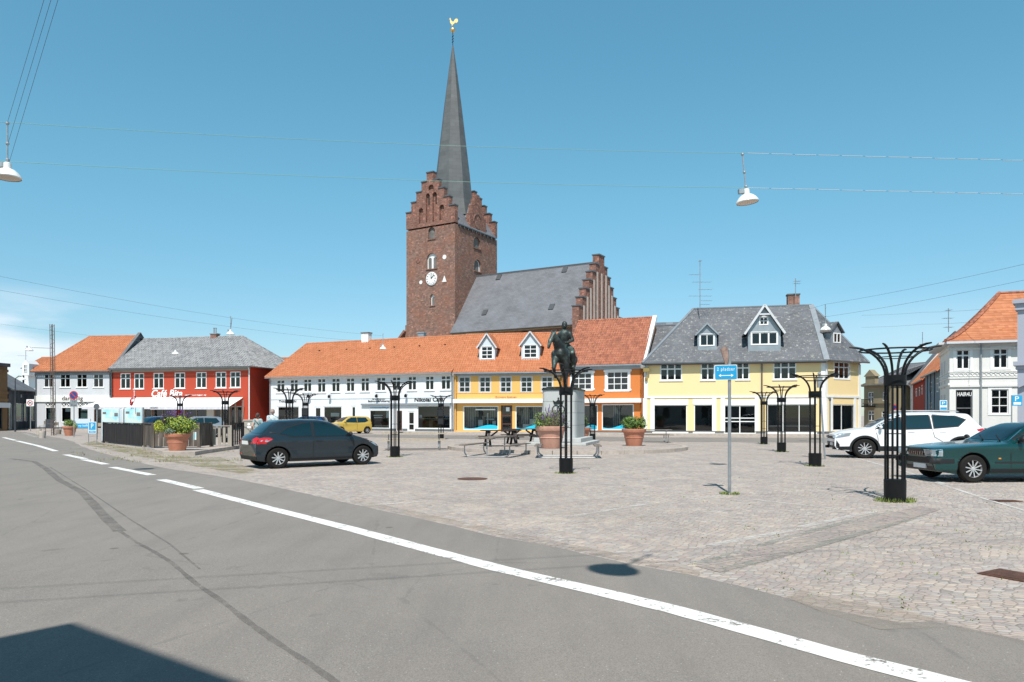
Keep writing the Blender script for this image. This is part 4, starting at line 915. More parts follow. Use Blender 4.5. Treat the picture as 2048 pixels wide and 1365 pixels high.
# stepped gables
st = [fT.z(*c7(117,403)), fT.z(*c7(153,325)), fT.z(*c7(190,248)), fT.z(*c7(229,170)), fT.z(*c7(274,97))]
def stepped(width, zbase, tops, topw=None):
    n = len(tops); topw = topw or width/(2*n-1)*1.25; sw = (width-topw)/2/(n-1); pts = [(0, zbase)]
    for i, z in enumerate(tops): pts += [(i*sw, z), ((i+1)*sw if i < n-1 else width/2, z)]
    pts = pts[:-1]; right = [(width-x, z) for x, z in pts[::-1]]; return pts+right, sw, topw
pts, sw, tpw = stepped(W1, zw, st)
def gabl(v0, v1, fr, name='stepped_gable', pts=pts, tops=st, sw=sw, W_=W1):
    mb = MB(); mb.prism(pts, v0, v1); o = mb.build(name, 'brick_gable', rT, fr=fr)
    mb = MB(); n = len(tops)
    for i, z in enumerate(tops):
        if i < n-1:
            for a in (i*sw, W_-(i+1)*sw): mb.box(a-.06, v0-.1, z, a+sw+.06, v1+.1, z+.16)
        else: mb.box((n-1)*sw-.06, v0-.1, z, W_-(n-1)*sw+.06, v1+.1, z+.16)
    subeach(mb, 'coping', 'gutter', o, rT, fr); return o
g1 = gabl(-.06, .7, fT.M); g2 = gabl(DT-.7, DT+.05, fT.M)
# blind arches on the front gable
mb = MB(); cut_ = []
for x0, x1, yt, yb in ((180,218,360,487),(233,268,248,478),(283,322,238,474),(336,377,333,462),(252,298,180,235)):
    a, z0 = fT.uz(*c7(x0, yb)); b, z1 = fT.uz(*c7(x1, yt)); r = (b-a)/2; c_ = (a+b)/2
    arcp = [(c_+r*math.cos(t), z1-r+r*math.sin(t)) for t in [math.pi*i/8 for i in range(9)]]
    inn = [(c_+(r-.13)*math.cos(t), z1-r+(r-.13)*math.sin(t)) for t in [math.pi*i/8 for i in range(9)]]
    o_ = [(b, z0)]+arcp+[(a, z0)]; i_ = [(b-.13, z0)]+inn+[(a+.13, z0)]
    cut_.append([(b-.07, z0)]+[(c_+(r-.07)*math.cos(t), z1-r+(r-.07)*math.sin(t)) for t in [math.pi*i/8 for i in range(9)]]+[(a+.07, z0)])
carve(g1, cut_, -.5, .28)
mb = MB()
for x, y in ((252,300),(306,290)): uu, zz = fT.uz(*c7(x, y)); mb.box(uu-.12,.2,zz-.7,uu+.12,.275,zz+.7)
for x in (122,181,240,305,377,427): uu, zz = fT.uz(*c7(x, 523-(x-120)*.145)); mb.box(uu-.12,-.02,zz-.15,uu+.12,.0-.001,zz+.15)
mb.build('louvre', 'room_dark', rT)
# saddle roof of the tower, ridge along v
zed = ztop+.15; zrd = st[3]; mb = MB()
mb.slab([(-.25,.7,zed),(-.25,DT-.7,zed),(W1/2,DT-.7,zrd),(W1/2,.7,zrd)][::-1], .15); mb.slab([(W1+.25,DT-.7,zed),(W1+.25,.7,zed),(W1/2,.7,zrd),(W1/2,DT-.7,zrd)][::-1], .15)
mb.build('tower_roof', 'slate_church', rT); mb = MB()
for i in range(10): mb.box(W1-.05, .9+i*(DT-1.9)/9, ztop-.3, W1+.22, 1.1+i*(DT-1.9)/9, ztop+.05)
mb.box(W1-.05, .7, ztop-.0, W1+.25, DT-.7, ztop+.14); mb.build('corbel', 'gutter', rT)
# side gable on the right face
a, _ = fT2.uz(*c7(566,500)); b, _ = fT2.uz(*c7(686,500)); zb_ = fT2.z(*c7(625,560)); ts = [fT2.z(*c7(575,405)), fT2.z(*c7(575,335)), fT2.z(*c7(600,290)), fT2.z(*c7(615,262))]
p2, sw2, t2 = stepped(b-a, zb_, ts); p2 = [(x+a, z) for x, z in p2]; mb = MB(); mb.prism(p2, -.1, .6); g3 = mb.build('stepped_gable', 'brick_gable', rT, fr=fT2.M)
mb = MB(); uu, zz = fT2.uz(*c7(622, 495)); mb.lathe([(.62,-.16),(.62,-.1)], 20, (uu,0,zz), 'Y'); mb.build('round_niche', 'brick_tower', rT, fr=fT2.M)
mb = MB(); n = 10; r0, r1 = 1.15, 1.0
for j in range(n):
    t0, t1 = math.pi*j/n, math.pi*(j+1)/n; mb.prism([(uu+r0*math.cos(t0),zz+.3+1.2*r0*math.sin(t0)),(uu+r0*math.cos(t1),zz+.3+1.2*r0*math.sin(t1)),(uu+r1*math.cos(t1),zz+.3+1.2*r1*math.sin(t1)),(uu+r1*math.cos(t0),zz+.3+1.2*r1*math.sin(t0))], -.18, -.1)
mb.build('blind_arch', 'brick_tower', rT, fr=fT2.M)
mb = MB(); zz = max(ts)-1.0; mb.slab([(W1-.5, a+.3, ts[0]-.5),(W1-.5,(a+b)/2,zz),(W1/2,(a+b)/2,zz),(W1/2,a+.3,ts[0]-.5)], .1); mb.slab([(W1-.5,b-.3,ts[0]-.5),(W1-.5,(a+b)/2,zz),(W1/2,(a+b)/2,zz),(W1/2,b-.3,ts[0]-.5)][::-1], .1); mb.build('cross_roof', 'slate_church', rT)
# spire
sc = Vector((W1/2, DT/2, 0)); zt_ = H+(HY-80)/F*107.3; prof = [(3.55,31.0),(3.0,33.5),(2.62,37.4),(1.32,48.2),(.6,53.6),(.1,zt_)]
mb = MB()
for i in range(8):
    t0, t1 = math.pi/8+i*math.pi/4, math.pi/8+(i+1)*math.pi/4
    for (ra, za), (rb, zb2) in zip(prof, prof[1:]):
        mb.poly([(sc.x+ra*math.cos(t0),sc.y+ra*math.sin(t0),za),(sc.x+ra*math.cos(t1),sc.y+ra*math.sin(t1),za),(sc.x+rb*math.cos(t1),sc.y+rb*math.sin(t1),zb2),(sc.x+rb*math.cos(t0),sc.y+rb*math.sin(t0),zb2)])
sp = mb.build('spire', 'slate_spire', rT)
mb = MB(); mb.tube([sc+Vector((0,0,zt_-.3)), sc+Vector((0,0,zt_+2.6))], .05, 6)
for k_ in (.5,.9,1.3): mb.tube([sc+Vector((-.18,.0,zt_+k_)), sc+Vector((.18,0,zt_+k_+.2))], .03, 5); mb.tube([sc+Vector((0,-.18,zt_+k_)), sc+Vector((0,.18,zt_+k_+.2))], .03, 5)
mb.build('finial', 'dark_iron', sp)
mat('gold', (.75,.5,.2), .35, .8)
mb = MB(); mb.ball(sc+Vector((0,0,zt_+2.35)), .37, 12); mb.build('gilded_ball', 'gold', sp, smooth=True)
zc = zt_+3.55; hp = [(x*.8, z*.8) for x, z in [(-.55,.05),(-.5,.45),(-.72,.4),(-.62,.6),(-.5,.85),(-.38,.62),(-.28,.3),(-.05,.05),(.2,.05),(.3,.4),(.55,.62),(.85,.6),(1.0,.35),(.95,.05),(.7,-.2),(.4,-.1),(.25,-.35),(0,-.5),(-.1,-.8),(-.2,-.8),(-.2,-.5),(-.42,-.3)]]
cm_ = Matrix.Translation(fT.M @ (sc+Vector((0,0,0)))); mb = MB(); mb.prism([(x, zc+z) for x, z in hp], -.06, .06); mb.build('weathercock', 'gold', sp, bevel=.02)
o = [c for c in kids(sp) if c.name.startswith('weathercock')][0]; o.matrix_local = Matrix.Translation(sc) @ Matrix.Rotation(R(30.7), 4, 'Z')
# nave
N0 = C0+d2*(DT/2); hwN = 6.3; LN = 19.0; fN = Fac(0,0,0,0,pts=(N0-d2*hwN, N0-d2*hwN-d1*LN)); zeN = 13.5; zrN = 22.0
mb = MB(); mb.box(0, .3, 0, LN, 2*hwN-.3, zeN-.1); mb.build('nave_wall', 'brick_tower', rT, fr=fN.M)
mb = MB(); mb.box(0, -.05, zeN-.75, LN, .3, zeN-.1); mb.build('nave_cornice', 'band_ochre', rT, fr=fN.M)
mb = MB(); mb.slab([(-.1,-.4,zeN-.5),(LN+.1,-.4,zeN-.5),(LN+.1,hwN,zrN),(-.1,hwN,zrN)], .2); mb.slab([(LN+.1,2*hwN+.4,zeN-.5),(-.1,2*hwN+.4,zeN-.5),(-.1,hwN,zrN),(LN+.1,hwN,zrN)], .2)
nr = mb.build('nave_roof', 'slate_church', rT, fr=fN.M)
mb = MB()
for x, y in ((788,905),(1288,850),(682,1170),(1188,1127)):
    px, py = c7(x, y)
    best = min(((abs(fN.z(px, py, v/50*hwN)-(zeN-.2+(zrN-zeN)*v/50)), v/50*hwN) for v in range(2, 50)))[1]
    u = fN.u(px, best); z = 13.0+(best+.4)*1.343; mb.obox((u-.36,best-.04,z+.06),(u+.36,best-.04,z+.06),.95,.12,(0,-1.35,1))
subeach(mb, 'skylight', 'gutter', nr, rT, fN.M)
mb = MB(); mb.tube([(-.1,hwN,zrN+.02),(LN,hwN,zrN+.02)], .12, 6); _sub(mb, 'ridge_cap', 'gutter', nr, rT, fN.M)
# nave gable with niches; local frame along its right-hand face
wN = 2*hwN+1.6; fE2 = Fac(0,0,0,0,pts=(N0-d2*(hwN+.8)-d1*(LN+.9), N0+d2*(hwN+.8)-d1*(LN+.9)))
tn = [15.2,16.45,17.7,18.95,20.2,21.4,22.75]; p3, sw3, t3 = stepped(wN, 0, tn, 1.8)
mb = MB(); mb.prism(p3, 0, .9); g4 = mb.build('stepped_gable', 'brick_gable', rT, fr=fE2.M)
mb = MB()
for i, z in enumerate(tn):
    for a in ((i*sw3, wN-(i+1)*sw3) if i < 6 else ((wN-1.8)/2,)): mb.box(a-.08, -.1, z, a+(sw3 if i < 6 else 1.8)+.08, 1.0, z+.16)
subeach(mb, 'coping', 'gutter', g4, rT, fE2.M)
mb = MB()
for i in range(1, 7):
    for cx_ in {round(i*sw3+sw3/2 if i < 6 else wN/2, 3), round(wN-(i*sw3+sw3/2) if i < 6 else wN/2, 3)}: mb.box(cx_-.2, -.06, 12.5, cx_+.2, -.005, tn[min(i,5)]-1.0)
subeach(mb, 'niche', mat('niche_plaster', (.5,.43,.38), .8, var=.2), g4, rT, fE2.M)
# chancel annex left of the tower and a dark arch in the nave wall
mb = MB(); z1 = fT.z(*c7(108,1290)); mb.slab([(-4.5,-.5,z1-4.5),(-.15,-.5,z1),(-.15,4,z1),(-4.5,4,z1-4.5)], .3); mb.box(-4.5,-.2,0,-.2,3.9,z1-4.6); mb.build('buttress', 'brick_tower', rT)
mb = MB()
for x, y, r in ((970,1305,1.1),):
    u, z = fN.uz(*c7(x, y)); mb.prism([(u+r*math.cos(t), z-1.0+r*math.sin(t)) for t in [math.pi*i/10 for i in range(11)]], .25, .295)
mb.build('arch_window', 'room_dark', rT, fr=fN.M)
# ---- H: salon house on the right
fH = Fac(1899, 47.6, 2037, 46.4); fH2 = Fac(1880, 53.5, 1899, 47.6)
zeH = fH.z(1970, 684); c6 = lambda x, y: (1700+x/4.0144, 560+y/4.0147)
def c6r(fc, a, b, c, d, z0=None):
    r = list(fc.rect((*c6(a, b), *c6(c, d))))
    if z0 is not None: r[1] = z0
    return tuple(r)
wn = [c6r(fH,852,562,962,718), c6r(fH,1148,553,1268,710)]; sh = [c6r(fH,850,885,985,1090,.1), c6r(fH,1132,880,1272,1075)]
rH = empty('salon_house', fH.M, 'white plastered corner house with curved orange hipped roof and a carved frieze', 'house')
mb = MB(); wall_mesh(mb, 0, fH.L+.3, 0, zeH, wn+sh, .2); mb.box(fH.L+.1, .002, 0, fH.L+.3, 9, zeH); mb.box(4.5, 8.8, 0, fH.L+.1, 9, zeH); mb.build('wall', 'wall_offwhite', rH)
mb = MB(); wall_mesh(mb, 0, fH2.L, 0, zeH, [], .2); mb.box(0, .01, 0, .2, 6, zeH); mb.build('side_wall', 'wall_offwhite', rH, fr=fH2.M)
for o in wn: window(rH, o, 2, (.7,), fw=.08, mw=.09, casing=.16, curt=False); a, b, c, d = o; goods(rH, [(a+.1,b+.1,c-.1,d-.1)], 'curtain', .25)
w = window(rH, sh[0], 1, (.62,), name='door', fm='plinth_grey', curt=False, rv=.18); window(rH, sh[1], 2, (.33,.67), name='shop_window', gm='shop_glass', casing=.18, curt=False, fw=.06, mw=.05)
text('HAIR4U', c6r(fH,866,902,980,934), 'text_white', rH, v=.1, bold=.012)
room(rH, .25, fH.L, .1, zeH-.2, .9)
a, b, c, d = sh[1]; mb = MB()
for i in range(26):
    t = random.uniform(0, 6.28); l = random.uniform(.25, .6); zc_ = b+.5+random.uniform(0,.6); um = (a+c)/2+.1; mb.tube([(um,.5,zc_),(um+math.cos(t)*l*.6,.5+abs(math.sin(t))*.2,zc_+l*.35),(um+math.cos(t)*l,.5,zc_+l*.1)], [.012,.03,.004], 4)
mb.tube([(um,.5,b+.1),(um,.5,b+1.1)], .02, 5); mb.build('window_plant', 'grass_blade', rH)
zf0, zf1 = fH.z(1970, 754), fH.z(1970, 744.5)
for fc, fr, n_ in ((fH, fH.M, 16), (fH2, fH2.M, 12)):
    mb = MB(); L = fc.L+(.3 if fc is fH else 0); mb.box(0, -.05, zf0-.1, L, -.002, zf0); mb.box(0, -.05, zf1, L, -.002, zf1+.07); mb.box(0, -.09, fc.z(1970 if fc is fH else 1890, 772)-.07, L, -.003, fc.z(1970 if fc is fH else 1890, 772)+.08)
    mb.box(0,-.12,zeH-.5,L,-.002,zeH-.38); mb.box(0,-.06,0,L,-.002,.5)
    o_ = mb.each('frieze', 'wall_offwhite', rH, fr=fr); mb = MB()
    for i in range(n_):
        x = L*(i+.5)/n_; zc_ = (zf0+zf1)/2; mb.tube([(x+.12*math.cos(t)*(1+t*.04), -.03, zc_+.1*math.sin(t)) for t in [j*.7 for j in range(9)]], .022, 5)
    _sub(mb, 'scroll', 'trim_white', o_, rH, fr)
mb = MB(); q = []
for j in range(2):
    for i in range(2): a = .9+i*2.0; mb.box(a, -.03, zeH-2.9 if j else 1.2, a+.9, -.002, zeH-1.0 if j else 3.0)
mb.each('blind_window', 'wall_danish_grey', rH, fr=fH2.M)
# flared hip roof
def Hw(fc, u, v, z): return fc.M @ Vector((u, v, z))
apex = Hw(fH, fH.u(1999, 4.5), 4.5, fH.z(1999, 587, 4.5)); ridR = apex + fH.e*9; ridR.z = apex.z
ov = .55; zz = zeH+.05
E = [Hw(fH2, -1.3, -ov, zz), Hw(fH, -.35, -ov, zz), Hw(fH, fH.L+2, -ov, zz)]
def flare(p, q, t):   # eave p to ridge q, concave kick near the eave
    r = p.lerp(q, t); r.z = p.z+(q.z-p.z)*(t**1.35*.92+.08*t); return r
mb = MB(); N_ = 9; Ih = fH.M.inverted()
back = Hw(fH2, -1.3, 6, zz)
for p, q, pt, qt in ((E[0], E[1], apex, apex), (E[1], E[2], apex, ridR), (back, E[0], apex, apex)):
    for i in range(N_):
        t0, t1 = i/N_, (i+1)/N_; a, b, c, d = flare(p,pt,t0), flare(q,qt,t0), flare(q,qt,t1), flare(p,pt,t1)
        mb.poly([Ih @ x for x in ((a,b,c,d) if i < N_-1 or pt is not qt else (a,b,c))])
rf = mb.build('roof', 'tiles_orange', rH)
mb = MB()
for p in E[:2]: mb.tube([Ih @ flare(p, apex, i/9)+Vector((0,0,.04)) for i in range(10)], .13, 6)
mb.tube([Ih @ apex, Ih @ ridR], .12, 6); mb.build('ridge_tiles', 'tiles_old', rf)
mb = MB(); mb.box(-.3, -ov-.08, zeH-.12, fH.L+.3, 0, zeH+.03); mb.build('eaves', 'wall_danish_grey', rH); mb = MB(); mb.box(-1.3, -ov-.08, zeH-.12, fH2.L+.2, 0, zeH+.03); mb.build('eaves', 'wall_danish_grey', rH, fr=fH2.M)
pipe(rH, fH.u(1961), .1, zeH-.1, 'zinc', r=.06)
# ---- I: grey classical building at the right edge
pI_ = Vector(((2031-CX)/F*40, 40, 0)); fI = Fac(0,0,0,0,pts=(pI_, pI_+Vector((.785,-.62,0))*6)); zI = fI.z(2036, 604); rI = empty('classical_house', fI.M, 'tall grey-blue plastered building with heavy cornices cut by the right edge', 'house')
mb = MB(); mb.box(.08, .1, 0, fI.L, 2.2, zI); mb.build('wall', 'wall_slateblue', rI)
mb = MB(); mb.box(-.12, -.2, zI-.1, fI.L, 1, zI+.12); mb.box(-.02,-.05,zI-.45,fI.L,1,zI-.1); mb.build('cornice', 'wall_slateblue', rI)
mb = MB(); z = fI.z(2036, 728); mb.box(-.1, -.15, z-.1, fI.L, .9, z+.12); mb.box(.0,.0,z-.3,fI.L,.9,z-.1); mb.build('string_course', 'wall_slateblue', rI)
mb = MB(); z = fI.z(2040, 772); mb.slab([(.1,-.15,z),(2.2,-.15,z+1.1),(2.2,.2,z+1.1),(.1,.2,z)], .12); mb.build('pediment', 'wall_slateblue', rI)
mb = MB(); mb.slab([(.3,.1,zI+.15),(fI.L,.1,zI+.15),(fI.L,2.2,zI+.9),(1.8,2.2,zI+.9)], .1); mb.build('roof', 'slate_plain', rI)
mb = MB(); mb.box(.9,.05,zI-3,1.7,.12,zI-1); mb.box(.9,.05,1,1.9,.12,3.2); mb.each('window', 'window_glass', rI)
# ---- side street on the right
fJ = Fac(1868, 56, 1905, 48); # unused anchor
def simple_house(name, fc, d, py_eave, py_ridge, pxm, wm, rm, label, wins=(), cols=2, rows=(.6,), hl=0, hr=0, oh=.3, extra=None, vr=None):
    ze = fc.z(pxm, py_eave); vr = vr or d/2; zr = fc.z(pxm, py_ridge, vr); ops = [fc.rect(w) for w in wins]
    r = shell(name, fc, d, ze, ops, wm, label, zr=zr, gl=not hl, gr=not hr)
    for o in ops: window(r, o, cols, rows, curt=False, rv=.1)
    if ops: room(r, .3, fc.L-.3, .1, ze-.2, .5)
    roof(r, 0, fc.L, d, ze, zr, hl, hr, oh, rm); gutter(r, 0, fc.L, ze-.12, v=-oh-.06); return r, ze, zr
# blue-grey and red houses receding behind the salon
fB1 = Fac(1850, 66, 1881, 56); simple_house('blue_house', fB1, 8, 745, 702, 1866, 'wall_bluegrey', 'tiles_orange', 'blue-grey timbered house with orange roof beside the white salon house', [(1859,765,1864.5,786),(1871,757,1877,784),(1858,806,1864,828)], 2, (.6,))
mb = MB()
r_ = bpy.data.objects['blue_house']
for u in (2.2, 4.6, 7.2): mb.box(u, -.05, 0, u+.14, -.002, fB1.z(1866,745))
mb.each('timber_post', 'wall_charcoal', r_)
fR1 = Fac(1826, 79, 1850, 66.5); simple_house('red_house', fR1, 8, 763, 727, 1838, 'wall_red_shade', 'tiles_orange', 'dark red house with carved windows in the side street', [(1830,778,1834,793),(1836.5,775,1840,791),(1841.5,771,1845,789)], 2, (.6,))
fR2 = Fac(1812, 92, 1826, 80); simple_house('slim_grey_house', fR2, 8, 768, 742, 1820, 'wall_offwhite', 'slate_plain', 'narrow pale house with a small dormer behind the red house', [(1815,795,1818,812)], 2, ())
fR3 = Fac(1781, 100, 1812, 94); simple_house('far_orange_house', fR3, 7, 803, 770, 1797, 'wall_brown', 'tiles_old', 'low dark house with orange roof at the far end of the side street', [])
fS = Fac(1728, 88, 1782, 84); zS = fS.z(1750, 768)
r_, zeS, zrS = simple_house('stone_house', fS, 12, 768, 733, 1760, 'wall_stone', 'slate_plain', 'yellow stone town house with pediment and small iron balcony', [(1736,785,1747,813),(1765,785,1775,802),(1736,822,1748,842),(1763,822,1775,840)], 2, (.65,), hl=4, hr=4, vr=6)
a, b, c, d = fS.rect((1733, 800, 1751, 812)); mb = MB(); mb.box(a, -1.0, b-.15, c, -.002, b); 
for i in range(12): x = a+(c-a)*i/11; mb.box(x-.02, -1.0, b, x+.02, -.96, d)
mb.box(a, -1.02, d, c, -.94, d+.06); mb.build('balcony', 'dark_iron', r_)
a, b, c, d = fS.rect((1728, 757, 1757, 768)); mb = MB(); mb.box(a+.5, -.25, zS, c-.3, .3, zS+.9); mb.prism([(a+.3, zS+.9), (c-.1, zS+.9), ((a+c)/2+.1, zS+1.7)], -.35, .4); mb.box(-.1,-.3,zS-.3,fS.L,-.002,zS); mb.box(-.05,-.15,fS.z(1750,806)-.1,fS.L,-.002,fS.z(1750,806)); mb.build('pediment', 'wall_stone', r_)
# big grey hipped roof behind
fS2 = Fac(1765, 104, 1852, 100); simple_house('slate_roof_house', fS2, 12, 768, 731, 1800, 'wall_stone', 'slate_plain', 'large slate hipped roof rising behind the stone house', [], hl=5.5, hr=1)
# ---- far left
fL = Fac(-30, 70, 15, 72.5); rL = shell('brown_shop', fL, 8, fL.z(8, 728), [(fL.u(-6), .2, fL.L-.6, fL.z(8, 812))], 'wall_brown', 'weathered brown brick shop cut by the left edge', zr=fL.z(8,728), gl=False, gr=False)
window(rL, (fL.u(-6), .2, fL.L-.6, fL.z(8,812)), 2, (), name='shop_window', fm='wall_charcoal', gm='shop_glass', curt=False); room(rL, .2, fL.L-.2, .1, 6, .5)
mb = MB(); mb.box(0, -.3, fL.z(8,816), fL.L+.05, -.002, fL.z(8,806)); mb.build('fascia', 'wall_danish_grey', rL); mb = MB(); z = fL.z(8,728); mb.box(0,-.2,z-.3,fL.L+.15,8,z+.05); mb.build('cornice', 'wall_charcoal', rL)
mb = MB()
for py in (742, 786, 800): z = fL.z(8, py); mb.box(0, -.1, z-.12, fL.L+.03, -.003, z+.12)
mb.each('string_course', 'wall_brown', rL); mb = MB(); mb.box(fL.L-1.6,-.03,fL.z(8,778),fL.L-.5,-.002,fL.z(8,750)); mb.build('blind_window', 'wall_brown', rL)
fM = Fac(15.5, 74, 72, 82); zM = fM.z(40, 779); zMr = fM.z(40, 738, 4.5)
op = [(fM.u(32), .9, fM.u(46), fM.z(40,807)), (fM.u(48), .9, fM.u(55), fM.z(50,807)), (fM.u(62), .9, fM.u(70), fM.z(66,807)), (fM.u(17.5), .1, fM.u(23.5), fM.z(20,808))]
rM = shell('charcoal_shop', fM, 9, zM, op, 'wall_charcoal', 'dark charcoal shop with grey slate roof and pale window displays', zr=zMr)
for i, o in enumerate(op): window(rM, o, 1, (), name='shop_window' if i < 3 else 'door', fm='wall_offwhite', gm='shop_glass', curt=False)
room(rM, .3, fM.L-.3, .1, zM-.2, 1.0); goods(rM, [(o[0]+.2, o[1]+.2, o[2]-.3, o[3]-.9) for o in op[:3]], 'wood_pale', .5)
roof(rM, 0, fM.L, 9, zM, zMr, oh=.3, m='slate_plain')
text('S', (fM.u(41), fM.z(41,795), fM.u(43), fM.z(43,790)), 'text_white', rM)
fO = Fac(45, 98, 95, 98); simple_house('gabled_house_behind', fO, 8, 735, 715, 70, 'wall_white', 'tiles_orange', 'white house with orange roof and a white dormer peeking over the charcoal shop', [])
dO = bpy.data.objects['gabled_house_behind']; zz0 = fO.z(63, 748); 
mb = MB(); a, b = fO.u(56), fO.u(70); z0, z1, z2 = fO.z(63, 752), fO.z(63, 729), fO.z(63, 722); mb.prism([(a,z0),(b,z0),(b,z1),((a+b)/2,z2),(a,z1)], -1.2, 1); dm = mb.build('dormer', 'wall_white', dO)
window(dm, (a+.25, z0+.4, b-.25, z1-.1), 2, (.5,), v=-1.27, rv=.06, curt=False)
fQ = Fac(539, 92, 572, 92); simple_house('hidden_roof_house', fQ, 8, 727, 716, 552, 'wall_white', 'tiles_orange', 'bit of orange roof showing between the red cafe and the white house', [])
# building behind the camera whose eaves corner shades the road
e1 = Vector((.816,-.578,0)); mbp = [Vector((-4.10,.02,0))]; a = mbp[0]; e2 = Vector((-.63,-.776,0))
rP = empty('house_behind', frame(a, 0), 'plain rendered house behind the photographer', 'house')
mb = MB(); q = [Vector((0,0,0)), e1*22, e1*22+e2*10, e2*10]; mb.zprism([(p.x, p.y) for p in q], 0, 8.0); mb.build('wall', 'wall_offwhite', rP)
mb = MB()
for i in range(6):
    for z0 in (1.0, 4.6):
        p = e1*(1.6+i*3.4); n_ = Vector((-e1.y, e1.x, 0))*.02; mb.poly([p+n_+Vector((0,0,z0)), p+e1*1.2+n_+Vector((0,0,z0)), p+e1*1.2+n_+Vector((0,0,z0+1.8)), p+n_+Vector((0,0,z0+1.8))])
mb.each('window', 'room_dark', rP)
# pavements along the fronts
def pv(fcs, w, h=.11, name='pavement'):
    mb = MB(); fr_ = []; bk = []
    for fc in fcs:
        for u in (0, fc.L): fr_.append((fc.M @ Vector((u, -w, 0)))[:2]); bk.append((fc.M @ Vector((u, .1, 0)))[:2])
    mb.zprism(fr_+bk[::-1], -.04, h-.0); tag(mb.build(name, 'flagstone'), kind='structure')
    mb = MB()
    for i in range(len(fr_)-1):
        p, q = Vector((*fr_[i], 0)), Vector((*fr_[i+1], 0))
        if (q-p).length > .4: mb.obox(p+Vector((0,0,h/2-.018)), q+Vector((0,0,h/2-.018)), .16, h+.045)
    tag(mb.build('kerb', 'kerb_granite'), kind='structure')
pv([fC, fD, fE, fF], 2.3); pv([fG], 2.0); pv([fA, fB], 2.4)

